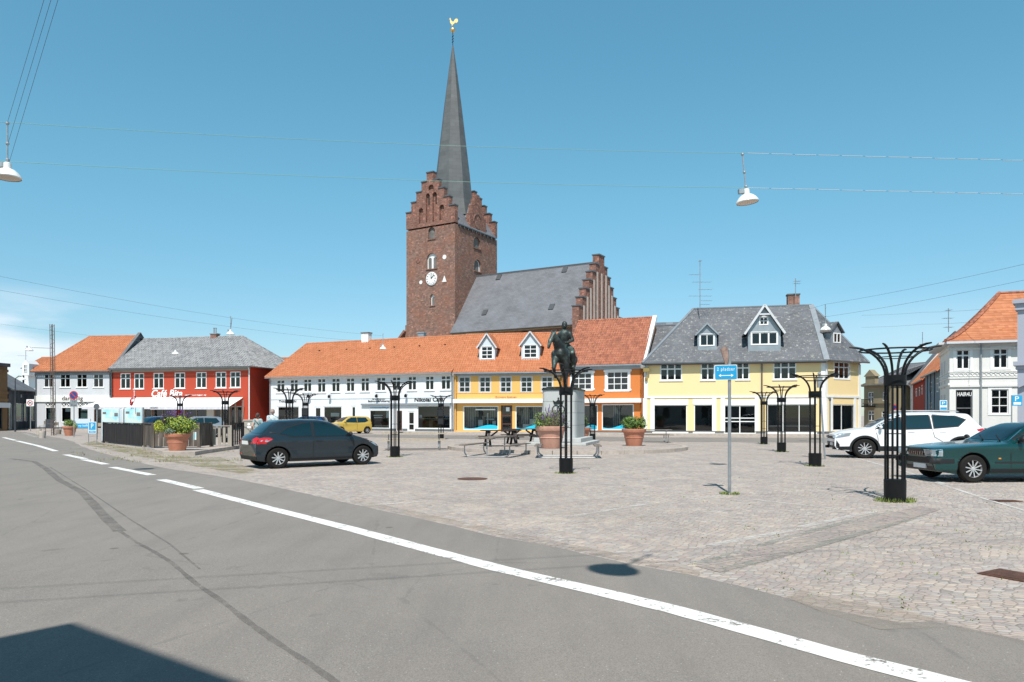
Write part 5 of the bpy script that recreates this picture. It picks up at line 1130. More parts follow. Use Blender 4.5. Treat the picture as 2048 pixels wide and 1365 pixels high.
# ================================================================ CARS
def paint(name, col, rough=.25, metal=.5):
    m = mat(name, col, rough, metal, coat=.6, spec=.35); return m
mat('auto_glass', (.003,.016,.02), .02, spec=.7, coat=.3); mat('headlight_glass', (.45,.5,.52), .08, .5); mat('tail_red', (.5,.01,.012), .15, coat=.6)
mat('plate', (.7,.7,.68), .4); mat('auto_plastic', (.014,.015,.016), .6, spec=.3); mat('amber', (.7,.25,.02), .2); mat('wheel_well', (.008,.008,.008), .9)
def interp(pts, x):
    if x <= pts[0][0]: return pts[0][1]
    for (a, b), (c, d) in zip(pts, pts[1:]):
        if x <= c: t = (x-a)/(c-a); return b+(d-b)*t
    return pts[-1][1]
def sinterp(pts, x, w):   # softened profile
    return sum(interp(pts, x+w*k) for k in (-1, -.5, 0, .5, 1))/5
def make_car(name, lab, cat, M_, L, Wd, top, nose, tail, wheels, wr, pm, belt=.92, zroof=1.45, tumble=.2, sill=.2, side=(), front=(), rear=(), seams=(), handles=(), wsty=(8,.42), mirror=None, plates=(), rails=None, cladding=None, group=None, soft=.03, ww=.2, extra=()):
    root = empty(name, M_, lab, cat, group); N = 96; TT = [1,.992,.97,.93,.86,.74,.55,.3,0]; MS = 22
    bm_ = MB(); rows = []; hw0 = Wd/2
    def pos(s, z, y_, frac):
        a, b = interp(tail, z), interp(nose, z); x = a+(b-a)*s; e = 2*s-1
        x -= (1 if e > 0 else -1)*abs(e)**5*.16*(y_/hw0)**2; return x
    for i in range(N+1):
        s = i/N; xm = -L/2+L*s; zt = sinterp(top, xm, soft); e = abs(2*s-1)
        plan = 1-.13*e**5; zs = sill+.05*max(0, e-.82)/.18; r = .05+.05*(zt > belt+.1)
        half = []
        for j in range(MS+1):
            z = zs+(zt-r-zs)*j/MS; 
            lo = 1-.05*max(0, (.45-z)/.25)**2; w = hw0*plan*lo*(1-.015*math.sin(max(0,min(1,(z-.3)/.5))*math.pi)+.008)
            if z > belt: q = (z-belt)/(zroof-belt); w *= 1-.02-tumble*q**1.15*(.9+.1*q)
            elif z > belt-.12: w *= 1-.02*((z-belt+.12)/.12)**2
            half.append((w, z))
        ws = half[-1][0]
        for t in TT[1:]: half.append((ws*t, zt-r*t**5))
        ring = [(pos(s, z, w, 0), w, z) for w, z in half]
        full = ring+[(x, -y, z) for x, y, z in ring[-2::-1]]
        rows.append(full)
    n = len(rows[0]); vs = [p for r in rows for p in r]
    fs = [(i*n+j, (i+1)*n+j, (i+1)*n+j+1, i*n+j+1) for i in range(N) for j in range(n-1)]
    fs += [(i*n, i*n+n-1, (i+1)*n+n-1, (i+1)*n) for i in range(N)]
    fs += [tuple(range(n)), tuple(N*n+j for j in range(n))[::-1]]
    me = bpy.data.meshes.new('body'); me.from_pydata(vs, [], fs); bm = bmesh.new(); bm.from_mesh(me)
    bmesh.ops.triangulate(bm, faces=[f for f in bm.faces if len(f.verts) > 4]); bmesh.ops.recalc_face_normals(bm, faces=bm.faces); bvh = BVHTree.FromBMesh(bm); bm.to_mesh(me); bm.free()
    body = bpy.data.objects.new('body', me); COL.objects.link(body); me.materials.append(M[pm]); me.materials.append(M['wheel_well'])
    cu = MB()
    for wx in wheels:
        for sy in (-1, 1): cu.lathe([(wr*1.17, -.2), (wr*1.17, .3)], 40, (wx, sy*(hw0-.12), wr), 'Y')
    cme = bpy.data.meshes.new('c'); cme.from_pydata([tuple(v) for v in cu.v], [], cu.f); b2 = bmesh.new(); b2.from_mesh(cme); bmesh.ops.recalc_face_normals(b2, faces=b2.faces); b2.to_mesh(cme); b2.free()
    co = bpy.data.objects.new('c', cme); COL.objects.link(co); md = body.modifiers.new('b', 'BOOLEAN'); md.object = co; md.operation = 'DIFFERENCE'; md.solver = 'EXACT'
    bpy.context.view_layer.update(); baked(body); bpy.data.objects.remove(co); me = body.data
    for p in me.polygons:
        c = p.center
        if c.z < wr*2.3 and any(abs(math.hypot(c.x-wx, c.z-wr)-wr*1.17) < .012 or (math.hypot(c.x-wx, c.z-wr) < wr*1.17 and abs(c.y) < hw0-.25) for wx in wheels) and abs(c.y) < hw0-.012: p.material_index = 1
        elif p.normal.z < -.9 and c.z < .35: p.material_index = 1
        else: p.material_index = 0
    me.polygons.foreach_set('use_smooth', [True]*len(me.polygons)); sharp(me, 32); body.parent = root
    def cast(o, d):
        h = bvh.ray_cast(Vector(o), Vector(d)); return h
    def decal(poly, view, nm, m, off=.006, par=None, step=.05, lab=None):
        # view: +1/-1 side (x,z); 'f'/'r' front or rear (y,z); 't' top (x,y)
        bnd = []
        for i in range(len(poly)):
            a, b = Vector(poly[i]), Vector(poly[(i+1) % len(poly)]); k = max(1, int((b-a).length/step))
            bnd += [a.lerp(b, j/k) for j in range(k)]
        xs = [p.x for p in bnd]; ys = [p.y for p in bnd]; pts = list(bnd); nb = len(bnd)
        x = min(xs)+step*.5
        while x < max(xs):
            y = min(ys)+step*.5
            while y < max(ys):
                q = Vector((x, y))
                if _inside(q, bnd) and min((q-b).length for b in bnd) > step*.4: pts.append(q)
                y += step
            x += step
        r = delaunay_2d_cdt(pts, [(i, (i+1) % nb) for i in range(nb)], [list(range(nb))], 1, 1e-5)
        v3 = []
        for q in r[0]:
            if view in (1, -1): h = cast((q.x, view*3, q.y), (0, -view, 0)); fb = (q.x, view*hw0*.8, q.y)
            elif view == 'f': h = cast((5, q.x, q.y), (-1, 0, 0)); fb = (L/2-.3, q.x, q.y)
            elif view == 'r': h = cast((-5, q.x, q.y), (1, 0, 0)); fb = (-L/2+.3, q.x, q.y)
            else: h = cast((q.x, q.y, 4), (0, 0, -1)); fb = (q.x, q.y, 1)
            v3.append(h[0]+h[1]*off if h[0] is not None else Vector(fb))
        mb = MB(); mb.add(v3, [tuple(f) for f in r[2]]); o = mb.build(nm, m, par or root, smooth=True)
        want = {1: Vector((0,1,0)), -1: Vector((0,-1,0)), 'f': Vector((1,0,0)), 'r': Vector((-1,0,0)), 't': Vector((0,0,1))}[view]
        if sum((p.normal.dot(want) for p in o.data.polygons)) < 0: o.data.flip_normals()
        if lab: o['label'] = lab
        return o
    def _inside(q, b):
        c = False; j = len(b)-1
        for i in range(len(b)):
            if (b[i].y > q.y) != (b[j].y > q.y) and q.x < (b[j].x-b[i].x)*(q.y-b[i].y)/(b[j].y-b[i].y)+b[i].x: c = not c
            j = i
        return c
    for poly, nm, m in side:
        for sd_ in (1, -1):
            if m == 'auto_glass': decal([(p[0]+(0), p[1]) for p in _grow(poly, .035)], sd_, 'window_surround', 'black_trim', .003, body)
            decal(poly, sd_, nm, m, .008 if m == 'auto_glass' else .006)
    for poly, nm, m in front: decal(poly, 'f', nm, m, .007)
    for poly, nm, m in rear: decal(poly, 'r', nm, m, .007)
    for pl in seams:
        for sd_ in (1, -1):
            q = pl; a = [Vector(p) for p in q]; ln = []; rn = []
            for i, p in enumerate(a):
                d = (a[min(i+1, len(a)-1)]-a[max(i-1, 0)]).normalized(); nn = Vector((-d.y, d.x))*.008; ln.append(p+nn); rn.append(p-nn)
            decal([tuple(p) for p in ln+rn[::-1]], sd_, 'panel_gap', 'black_trim', .004, body, step=.12)
    for hx, hz in handles:
        for sd_ in (1, -1):
            h = cast((hx, sd_*3, hz), (0, -sd_, 0))[0]; mb = MB(); mb.box(hx-.1, h.y-.02, hz-.014, hx+.1, h.y+.02, hz+.014); mb.build('door_handle', pm, root, bevel=.008)
    if mirror:
        mx_, mz = mirror
        for sd_ in (1, -1):
            h = cast((mx_, sd_*3, mz), (0, -sd_, 0))[0]; y = h.y+sd_*.12; mb = MB(); mb.ball((mx_, y, mz+.03), .085, 8, sx=.65, sy=1.1, sz=.75); mb.obox((mx_, h.y-sd_*.03, mz-.02), (mx_, y, mz), .06, .04); mb.build('mirror', 'black_trim' if mirror is not None and pm not in ('paint_white','paint_yellow') else pm, root, smooth=True)
    for view, y, z, w in plates:
        h = cast((5 if view == 'f' else -5, y, z), (-1 if view == 'f' else 1, 0, 0))[0]; sg_ = 1 if view == 'f' else -1; mb = MB(); mb.box(h.x-.02, y-w/2, z-.055, h.x+.025, y+w/2, z+.055) if sg_ > 0 else mb.box(h.x-.025, y-w/2, z-.055, h.x+.02, y+w/2, z+.055); mb.build('number_plate', 'plate', root)
    if rails:
        for sd_ in (1, -1):
            mb = MB(); mb.tube([(rails[0], sd_*rails[2], rails[3]-.04), (rails[0]+.12, sd_*rails[2], rails[3]), (rails[1]-.12, sd_*rails[2], rails[3]), (rails[1], sd_*rails[2], rails[3]-.04)], .022, 6); mb.build('roof_rail', 'steel', root, smooth=True)
    if cladding:
        for wx in wheels:
            for sd_ in (1, -1):
                mb = MB(); n = 22; a0, a1 = -.25, math.pi+.25; vv = []
                for i in range(n+1):
                    t = a0+(a1-a0)*i/n
                    for rr in (wr*1.14, wr*1.14+.075):
                        x, z = wx+rr*math.cos(t), wr+rr*math.sin(t); h = cast((x, sd_*3, z), (0, -sd_, 0)); vv.append(Vector((x, (h[0].y if h[0] is not None else sd_*hw0*.97)+sd_*.012, z)))
                mb.add(vv, [(2*i, 2*i+1, 2*i+3, 2*i+2) for i in range(n)]); o = mb.build('arch_trim', 'auto_plastic', root)
                if sum(p.normal.y for p in o.data.polygons)*sd_ < 0: o.data.flip_normals()
    for wx in wheels:
        for sd_ in (1, -1):
            yc = sd_*(hw0-.12); mb = MB(); t = ww/2; mb.lathe([(wr*.62,-t),(wr*.9,-t),(wr*.98,-t*.75),(wr,-t*.3),(wr,t*.3),(wr*.98,t*.75),(wr*.9,t),(wr*.62,t)], 36, (wx, yc, wr), 'Y', cap=False)
            tw_ = mb.build('wheel', 'rubber', root, smooth='auto'); mb = MB(); rr = wr*.66; y1 = yc+sd_*t*.9; nsp, wsp = wsty
            mb.lathe([(rr*.99, y1-sd_*.14), (rr*.99, y1-sd_*.01), (rr*1.0, y1), (rr*.93, y1), (rr*.9, y1-sd_*.03), (rr*.9, y1-sd_*.14)], 36, (wx, 0, wr), 'Y', cap=False)
            mb.lathe([(.001, y1-sd_*.0), (rr*.17, y1-sd_*.002), (rr*.2, y1-sd_*.03)], 16, (wx, 0, wr), 'Y', cap=False)
            for k in range(nsp):
                a = 2*math.pi*k/nsp+.2; c, s = math.cos(a), math.sin(a); w0 = rr*wsp*.5; w1 = rr*wsp*.62
                p0 = Vector((wx+c*rr*.1, y1-sd_*.02, wr+s*rr*.1)); p1 = Vector((wx+c*rr*.94, y1-sd_*.008, wr+s*rr*.94)); mb.obox(p0, p1, (w0+w1)/2*.62, .02, (0, 1, 0))
            mb.build('rim', 'rim', tw_, smooth='auto'); mb = MB(); mb.lathe([(rr*.92, y1-sd_*.05), (rr*.92, y1-sd_*.06)], 24, (wx, 0, wr), 'Y'); mb.build('brake_disc', 'auto_plastic', tw_)
    for f in extra: f(root, cast, body)
    return root
def _grow(poly, g):
    c = Vector((sum(p[0] for p in poly)/len(poly), sum(p[1] for p in poly)/len(poly))); ar = sum(poly[i][0]*poly[(i+1)%len(poly)][1]-poly[(i+1)%len(poly)][0]*poly[i][1] for i in range(len(poly)))
    out = []; n = len(poly); s = 1 if ar > 0 else -1
    for i in range(n):
        a, b, c_ = Vector(poly[i-1]), Vector(poly[i]), Vector(poly[(i+1) % n]); n1 = (b-a).normalized(); n2 = (c_-b).normalized(); v = Vector((n1.y+n2.y, -n1.x-n2.x))*s
        v = v.normalized()*g/max(.45, abs(v.length)/2) if v.length > 1e-4 else v; v = v if v.length < g*1.7 else v.normalized()*g*1.7; out.append((b.x+v.x, b.y+v.y))
    return out
paint('paint_graphite', (.016,.026,.034), .25, .15); paint('paint_white', (.78,.79,.8), .3, 0); paint('paint_green', (.002,.042,.042), .2, .1); paint('paint_yellow', (.62,.42,.08), .35, .2); paint('paint_blue', (.01,.05,.13)); paint('paint_silver', (.4,.42,.44), .3, .6)
def cmat(P, heading): return Matrix.Translation(P) @ Matrix.Rotation(heading, 4, 'Z')
# --- graphite hatchback, nose to the right
a = R(38); ca, sa = math.cos(a), math.sin(a)
rw = gnd(557, 938); hw_ = 1.72/2; L1 = 3.98; wb0, wb1 = -1.27, 1.32
# near side is the car's right side (-y): rear wheel contact sits at local (wb0, -hw)
def place(contact, lx, ly, hd):
    c, s = math.cos(hd), math.sin(hd); return Vector((contact.x-(lx*c-ly*s), contact.y-(lx*s+ly*c), 0))
tail_lamp = [(-1.93,.82),(-1.86,.78),(-1.55,.82),(-1.32,.97),(-1.36,1.03),(-1.6,1.03),(-1.8,.97)]
make_car('hatchback', 'dark graphite three-door hatchback parked on the cobbles beside the black terrace fence', 'car', cmat(place(rw, wb0*1.06, -hw_+.02, a), a) @ Matrix.Diagonal((1.06,1,1,1)), L1, 1.72,
    [(-1.99,.86),(-1.93,.98),(-1.78,1.06),(-1.62,1.2),(-1.38,1.38),(-1.2,1.435),(-.6,1.47),(0,1.46),(.35,1.40),(.8,1.18),(1.12,.99),(1.5,.88),(1.8,.77),(1.95,.68),(1.99,.6)],
    [(.2,1.93),(.35,1.99),(.6,1.99),(.8,1.9)], [(.2,-1.92),(.4,-1.99),(.75,-1.99),(.95,-1.93),(1.1,-1.86)], (wb0, wb1), .31, 'paint_graphite', belt=.9, zroof=1.47, tumble=.21,
    side=[([(-1.22,1.04),(-1.0,1.2),(-.55,1.33),(-.3,1.36),(-.3,.96),(-.85,.95)], 'side_window', 'auto_glass'), ([(-.2,1.365),(.1,1.355),(.42,1.25),(.78,1.05),(.93,.95),(-.2,.945)], 'side_window', 'auto_glass'),
          ([(-1.92,.76),(-1.84,.73),(-1.6,.77),(-1.42,.87),(-1.48,.92),(-1.66,.93),(-1.84,.89)], 'tail_light', 'tail_red'), ([(-1.76,.8),(-1.58,.8),(-1.46,.86),(-1.56,.88),(-1.74,.85)], 'tail_light_lens', 'headlight_glass'),
          ([(1.5,.76),(1.78,.6),(1.9,.58),(1.78,.71),(1.55,.84),(1.42,.86)], 'headlight', 'headlight_glass'), ([(-1.46,1.05),(-1.28,1.06),(-1.3,1.09),(-1.5,1.09)], 'pillar_trim', 'black_trim'),
          ([(-.9,.24),(.93,.24),(.93,.29),(-.9,.29)], 'sill_trim', 'auto_plastic')],
    rear=[([(-.56,1.05),(.56,1.05),(.52,1.22),(.42,1.38),(-.42,1.38),(-.52,1.22)], 'rear_window', 'auto_glass'), ([(-.82,.74),(-.58,.76),(-.52,.88),(-.62,.94),(-.8,.9)], 'tail_light', 'tail_red'), ([(.82,.74),(.58,.76),(.52,.88),(.62,.94),(.8,.9)], 'tail_light', 'tail_red'), ([(-.4,.7),(.4,.7),(.4,.84),(-.4,.84)], 'plate_recess', 'black_trim'), ([(-.75,.23),(.75,.23),(.7,.36),(-.7,.36)], 'bumper_trim', 'auto_plastic'), ([(.5,.4),(.68,.41),(.68,.45),(.5,.44)], 'reflector', 'tail_red'), ([(-.5,.4),(-.68,.41),(-.68,.45),(-.5,.44)], 'reflector', 'tail_red')],
    front=[([(-.6,.25),(.6,.25),(.55,.5),(-.55,.5)], 'grille', 'black_trim'), ([(-.55,.98),(.55,.98),(.48,1.36),(-.48,1.36)], 'windscreen', 'auto_glass')],
    seams=[[(-.26,.3),(-.24,.9)], [(.98,.93),(1.0,.6),(.93,.3)], [(-1.7,1.0),(-1.9,.7)]], handles=[(-.08,.81)], mirror=(.86,.98), plates=[('r',0,.77,.5)], wsty=(9,.42),
    extra=[lambda r, c, b: MB().tube([(-.9,0,1.46),(-1.2,0,1.62)], .006, 5).build('aerial', 'black_trim', r)])
# --- white crossover, nose to the left
fw_ = gnd(1730, 917.5); L2 = 4.95; a = R(180-14)
make_car('crossover', 'white five-door crossover with black wheel arch cladding parked behind the green sedan', 'car', cmat(place(fw_, 1.42*1.08, .92, a), a) @ Matrix.Diagonal((1.08,1,1,1)), L2, 1.86,
    [(-2.475,.95),(-2.42,1.08),(-2.3,1.2),(-2.05,1.48),(-1.9,1.64),(-1.4,1.68),(-.6,1.71),(.1,1.69),(.5,1.6),(.95,1.35),(1.3,1.14),(1.8,1.07),(2.2,1.0),(2.4,.92),(2.475,.86)],
    [(.25,2.36),(.45,2.475),(.7,2.475),(.95,2.33)], [(.25,-2.38),(.45,-2.475),(.8,-2.475),(1.05,-2.42),(1.3,-2.36)], (-1.52, 1.42), .36, 'paint_white', belt=1.08, zroof=1.7, tumble=.2, sill=.26,
    side=[([(.32,1.56),(.62,1.42),(.98,1.2),(1.08,1.1),(.28,1.08)], 'side_window', 'auto_glass'), ([(.18,1.58),(-.55,1.6),(-.6,1.12),(.14,1.09)], 'side_window', 'auto_glass'), ([(-.66,1.6),(-1.3,1.56),(-1.62,1.42),(-1.4,1.2),(-.7,1.13)], 'side_window', 'auto_glass'),
          ([(1.9,.82),(2.36,.72),(2.42,.78),(2.2,.9),(1.85,.94)], 'headlight', 'headlight_glass'), ([(-2.36,.98),(-2.0,1.02),(-1.95,1.08),(-2.1,1.12),(-2.38,1.12)], 'tail_light', 'tail_red'), ([(-1.05,.28),(.96,.28),(.96,.46),(-1.05,.46)], 'sill_trim', 'auto_plastic'),
          ([(1.86,.3),(2.42,.32),(2.42,.42),(1.88,.44)], 'bumper_trim', 'auto_plastic'), ([(2.2,.42),(2.32,.44),(2.3,.66),(2.2,.5)], 'fog_light', 'auto_plastic')],
    front=[([(-.7,.7),(.7,.7),(.6,.8),(-.6,.8)], 'grille', 'black_trim'), ([(-.85,.28),(.85,.28),(.7,.58),(-.7,.58)], 'grille', 'black_trim'), ([(-.6,1.14),(.6,1.14),(.5,1.58),(-.5,1.58)], 'windscreen', 'auto_glass')],
    rear=[([(-.55,1.15),(.55,1.15),(.45,1.55),(-.45,1.55)], 'rear_window', 'auto_glass')],
    seams=[[(.24,.5),(.22,1.08)], [(1.1,1.08),(1.02,.75),(1.0,.5)], [(-.62,1.1),(-.7,.8),(-1.0,.6)]], handles=[(.0,.98),(-.95,1.0)], mirror=(.95,1.12), plates=[('f',0,.5,.52)], rails=(-1.5,.3,.6,1.745), cladding=True, wsty=(10,.32), ww=.24)
# --- green sedan cut by the right edge
fw_ = gnd(1948, 966.5); a = R(180+2)
make_car('sedan', 'dark green older sedan with chrome grille and black bumper, cut by the right edge', 'car', cmat(place(fw_, 1.5, .87, a), a), 5.0, 1.78,
    [(-2.5,.88),(-2.4,.98),(-1.7,1.0),(-1.2,1.2),(-1.1,1.36),(-.6,1.42),(-.15,1.4),(.15,1.29),(.64,.99),(.7,.965),(1.6,.9),(2.3,.84),(2.46,.82),(2.5,.81)],
    [(.25,2.33),(.3,2.48),(.52,2.5),(.55,2.46),(.8,2.4)], [(.25,-2.4),(.5,-2.5),(.9,-2.44)], (-1.3, 1.5), .33, 'paint_green', belt=.92, zroof=1.42, tumble=.2, soft=.015,
    side=[([(-.5,1.33),(-.02,1.27),(.44,1.02),(.48,.95),(-.5,.94)], 'side_window', 'auto_glass'), ([(-.6,1.33),(-1.12,1.25),(-1.3,1.0),(-.6,.95)], 'side_window', 'auto_glass'),
          ([(1.95,.46),(2.47,.44),(2.47,.57),(1.95,.56)], 'bumper', 'auto_plastic'), ([(2.2,.62),(2.42,.62),(2.4,.77),(2.2,.78)], 'headlight', 'headlight_glass'), ([(-1.0,.46),(1.0,.46),(1.0,.5),(-1.0,.5)], 'rub_strip', 'black_trim'), ([(.86,.56),(.92,.56),(.92,.59),(.86,.59)], 'side_marker', 'amber'), ([(-.95,.24),(1.1,.24),(1.1,.33),(-.95,.33)], 'sill_trim', 'auto_plastic')],
    front=[([(-.8,.44),(.8,.44),(.8,.575),(-.8,.575)], 'bumper', 'auto_plastic'), ([(-.28,.62),(.28,.62),(.26,.775),(-.26,.775)], 'grille', 'black_trim'), ([(.34,.62),(.72,.62),(.7,.77),(.34,.77)], 'headlight', 'headlight_glass'), ([(-.34,.62),(-.72,.62),(-.7,.77),(-.34,.77)], 'headlight', 'headlight_glass'), ([(-.6,.99),(.6,.99),(.5,1.36),(-.5,1.36)], 'windscreen', 'auto_glass'), ([(-.6,.27),(.6,.27),(.6,.36),(-.6,.36)], 'grille', 'black_trim')],
    seams=[[(.62,.93),(.62,.7),(.62,.35)], [(2.15,.8),(2.15,.6)]], handles=[(-.35,.8)], mirror=(.42,1.0), plates=[('f',-.0,.36,.5)], wsty=(10,.3),
    extra=[lambda r, c, b: [MB().obox((c((5,y,.7),(-1,0,0))[0].x+.012,y,.625), (c((5,y,.7),(-1,0,0))[0].x+.0,y,.77), .012, .02, (0,1,0)).build('grille_bar', 'chrome', r) for y in (-.27,-.18,-.09,0,.09,.18,.27)],
           lambda r, c, b: [MB().obox((c((x0,y,3),(0,0,-1))[0]+Vector((0,0,.02))), (c((x0-.2,y-.42,3),(0,0,-1))[0]+Vector((0,0,.02))), .02, .015).build('wiper', 'black_trim', r) for x0, y in ((.64,.55),(.64,-.05))],
           lambda r, c, b: [MB().tube([c((.63-t*.46, s_*(.74-.13*t), 3),(0,0,-1))[0]+Vector((0,0,.008)) for t in (0,.25,.5,.75,1)], .012, 5).build('pillar_strip', 'chrome', r) for s_ in (1,-1)]])
# --- small cars farther away
def compact(name, lab, P, hd, pm, group=None, sc=1.0):
    r = make_car(name, lab, 'car', cmat(P, hd), 3.56, 1.64,
        [(-1.78,.9),(-1.74,1.1),(-1.62,1.36),(-1.45,1.45),(-.6,1.49),(.2,1.47),(.55,1.36),(1.05,1.05),(1.2,.98),(1.6,.9),(1.74,.84),(1.78,.8)],
        [(.2,1.72),(.4,1.78),(.7,1.76)], [(.2,-1.74),(.5,-1.78),(1.2,-1.72)], (-1.18, 1.22), .29, pm, belt=.93, zroof=1.49, tumble=.17,
        side=[([(-.2,1.38),(.25,1.36),(.6,1.22),(.9,.99),(-.2,.97)], 'side_window', 'auto_glass'), ([(-.3,1.38),(-1.05,1.35),(-1.25,1.1),(-.95,.99),(-.3,.97)], 'side_window', 'auto_glass'), ([(1.35,.7),(1.66,.62),(1.62,.78),(1.4,.84)], 'headlight', 'headlight_glass'), ([(-1.7,.8),(-1.6,.8),(-1.56,1.0),(-1.7,1.0)], 'tail_light', 'tail_red')],
        front=[([(-.55,.3),(.55,.3),(.5,.5),(-.5,.5)], 'grille', 'black_trim'), ([(-.6,1.03),(.6,1.03),(.5,1.38),(-.5,1.38)], 'windscreen', 'auto_glass'), ([(.42,.66),(.72,.66),(.68,.82),(.45,.8)], 'headlight', 'headlight_glass'), ([(-.42,.66),(-.72,.66),(-.68,.82),(-.45,.8)], 'headlight', 'headlight_glass')],
        rear=[([(-.52,1.02),(.52,1.02),(.45,1.36),(-.45,1.36)], 'rear_window', 'auto_glass'), ([(.5,.75),(.72,.75),(.7,1.0),(.55,.98)], 'tail_light', 'tail_red'), ([(-.5,.75),(-.72,.75),(-.7,1.0),(-.55,.98)], 'tail_light', 'tail_red')],
        seams=[[(-.25,.35),(-.25,.95)], [(.95,.95),(1.0,.6),(.85,.35)]], handles=[(-.1,.85)], mirror=(.85,1.02), plates=[('f',0,.4,.5),('r',0,.6,.5)], wsty=(7,.35), group=group)
    return r
P = gnd(694, 868.5)
compact('small_car', 'small yellow car with rounded nose parked in front of the long white shop house', Vector((P.x+.05, P.y+1.0, 0)), R(180+38), 'paint_yellow')
compact('small_car', 'dark blue car parked between the graphite hatchback and the thai shop front', Vector(((612-CX)/F*58.5, 58.5, 0)), R(178), 'paint_blue')
compact('small_car', 'dark blue car half hidden by the terrace fence, right of the map boards', Vector(((309-CX)/F*52, 52, 0)), R(-118), 'paint_blue')
compact('small_car', 'silver car behind the terrace fence in front of the red cafe', Vector(((396-CX)/F*51.5, 51.5, 0)), R(180+35), 'paint_silver')
# ================================================================ STREET FURNITURE
# ---- iron tree frames
def tree_frame(P, lab, rot=0, box=False, src=None):
    X = Matrix.Translation(P) @ Matrix.Rotation(rot, 4, 'Z')
    if src is not None:
        c = copy_tree(src, M=X); c['label'] = lab; return c
    r = empty('tree_frame', X, lab, 'tree frame', 'black iron tree frames on the square'); n = 6
    mb = MB(); mb.lathe([(.185,-.02),(.19,.4),(.18,.405),(.02,.41)], 28); mb.build('base_drum', 'dark_iron', r, smooth='auto')
    mb = MB(); mb.lathe([(.185,2.14),(.19,2.14),(.19,2.33),(.185,2.33),(.175,2.33),(.175,2.14)], 28, cap=False); mb.build('collar', 'dark_iron', r, smooth='auto')
    for i in range(n):
        a = 2*math.pi*i/n; c, s = math.cos(a), math.sin(a); prof = [(.165,.38),(.165,2.3)]+[(.165+.62*(1-math.cos(t)), 2.3+.56*math.sin(t)) for t in [math.pi/2*k/9 for k in range(1, 10)]]
        mb = MB(); mb.tube([(c*q, s*q, z) for q, z in prof[:2]], .021, 8); mb.tube([(c*q, s*q, z) for q, z in prof[1:]], [.023]*8+[.02,.014], 8); mb.build('curved_bar', 'dark_iron', r, smooth='auto')
    for q, z, t in ((.6, 2.79, .016), (.3, 2.66, .009), (.155, 1.25, .007), (.155, .85, .007)):
        mb = MB(); m = 32; mb.tube([(q*math.cos(2*math.pi*k/m), q*math.sin(2*math.pi*k/m), z) for k in range(m+1)], t, 5, cap=False); mb.build('hoop', 'dark_iron', r, smooth=True)
    return r
TF = [(1790, 1003, None, 'largest black iron tree frame, right foreground beside the green sedan'), (1132, 947, None, 'black iron tree frame in front of the horse statue and its big planter'), (790, 914.5, None, 'black iron tree frame just right of the graphite hatchback'),
      (1630, 933, None, 'black iron tree frame left of the white crossover, beside a leaning steel pole'), (1563, 904.5, None, 'middle one of three tree frames before the cream house window'), (1528, 889, None, 'smallest tree frame of the trio before the cream house, at its drainpipe'),
      (882, 0, 47.0, 'tree frame with black boxes between its bars in front of the nikolai cafe window'), (579, 0, 34.6, 'tree frame rising behind the roof of the graphite hatchback'), (611, 0, 43.5, 'smaller tree frame behind the hatchback, nearer the thai shop door'),
      (360, 0, 46.5, 'tree frame behind the flower planter, under the cafe lettering'), (450.5, 0, 38, 'tree frame behind the terrace gate before the red cafe'), (1185, 0, 45.5, 'tree frame right of the statue pedestal in front of the orange house')]
src = None; frames = []
for i, (px, py, Y, lab) in enumerate(TF):
    P = gnd(px, py) if Y is None else Vector(((px-CX)/F*Y, Y, 0)); o = tree_frame(P, lab, R(20+(i*7)%11-4)-math.atan2(P.x, P.y), src=src); src = src or o; frames.append(P)
for i, (dx, z0, z1) in ((6, (0, 1.45, 2.0)), (6, (0, .95, 1.4)), (8, (.05, 1.5, 2.0))):
    P = frames[i]; r = empty('junction_box', Matrix.Translation(P+Vector((dx, -.24, z0))), {1.45: 'upper black box strapped to the tree frame at the nikolai cafe', .95: 'lower black box strapped to the tree frame at the nikolai cafe', 1.5: 'dark notice box fixed to the small tree frame behind the hatchback'}[z0], 'box')
    mb = MB(); mb.box(-.2,-.05,0,.2,.05,z1-z0); mb.build('casing', 'dark_iron', r, bevel=.01); mb = MB(); mb.box(-.16,-.062,.06,.16,-.051,z1-z0-.06); mb.build('lid', 'black_trim', r)
# weeds round the posts
sp = [(P.x, P.y, 0, .26, 130, .07) for P in frames[:6]]; sp[0] = (*sp[0][:3], .3, 380, .1)
blades('grass_tufts', sp+[(*gnd(1459, 989)[:2], 0, .16, 200, .07)], 'grass_blade', 'green grass tufts growing round the feet of the iron frames')
wd = [(*(gnd(random.uniform(150, 480), random.uniform(896, 925))[:2]), 0, .2, 14, .12) for _ in range(45)]
wd = [w for w in wd if not (w[1] > 29 and w[0] > -14.5) and w[0] > -26]
wd += [(*(gnd(x, y)[:2]), 0, .5, 40, .12) for x, y in ((215,890),(235,892),(260,896),(290,902),(322,914),(345,915),(380,915),(440,904),(300,908))]
blades('dry_weeds', wd, 'weed_dry', 'dry weeds sprouting along the foot of the black fence and the terrace kerb')
jw_ = []
for _ in range(120):
    px, py = random.uniform(1250, 2048), random.uniform(930, 1240); p = gnd(px, py)
    if (py-1130)*(1) < (px-1270)*.2+0: jw_.append((p.x, p.y, 0, .05, 5, .022))
blades('joint_weeds', jw_, 'grass_blade', 'tiny weeds growing in the joints of the cobblestones')
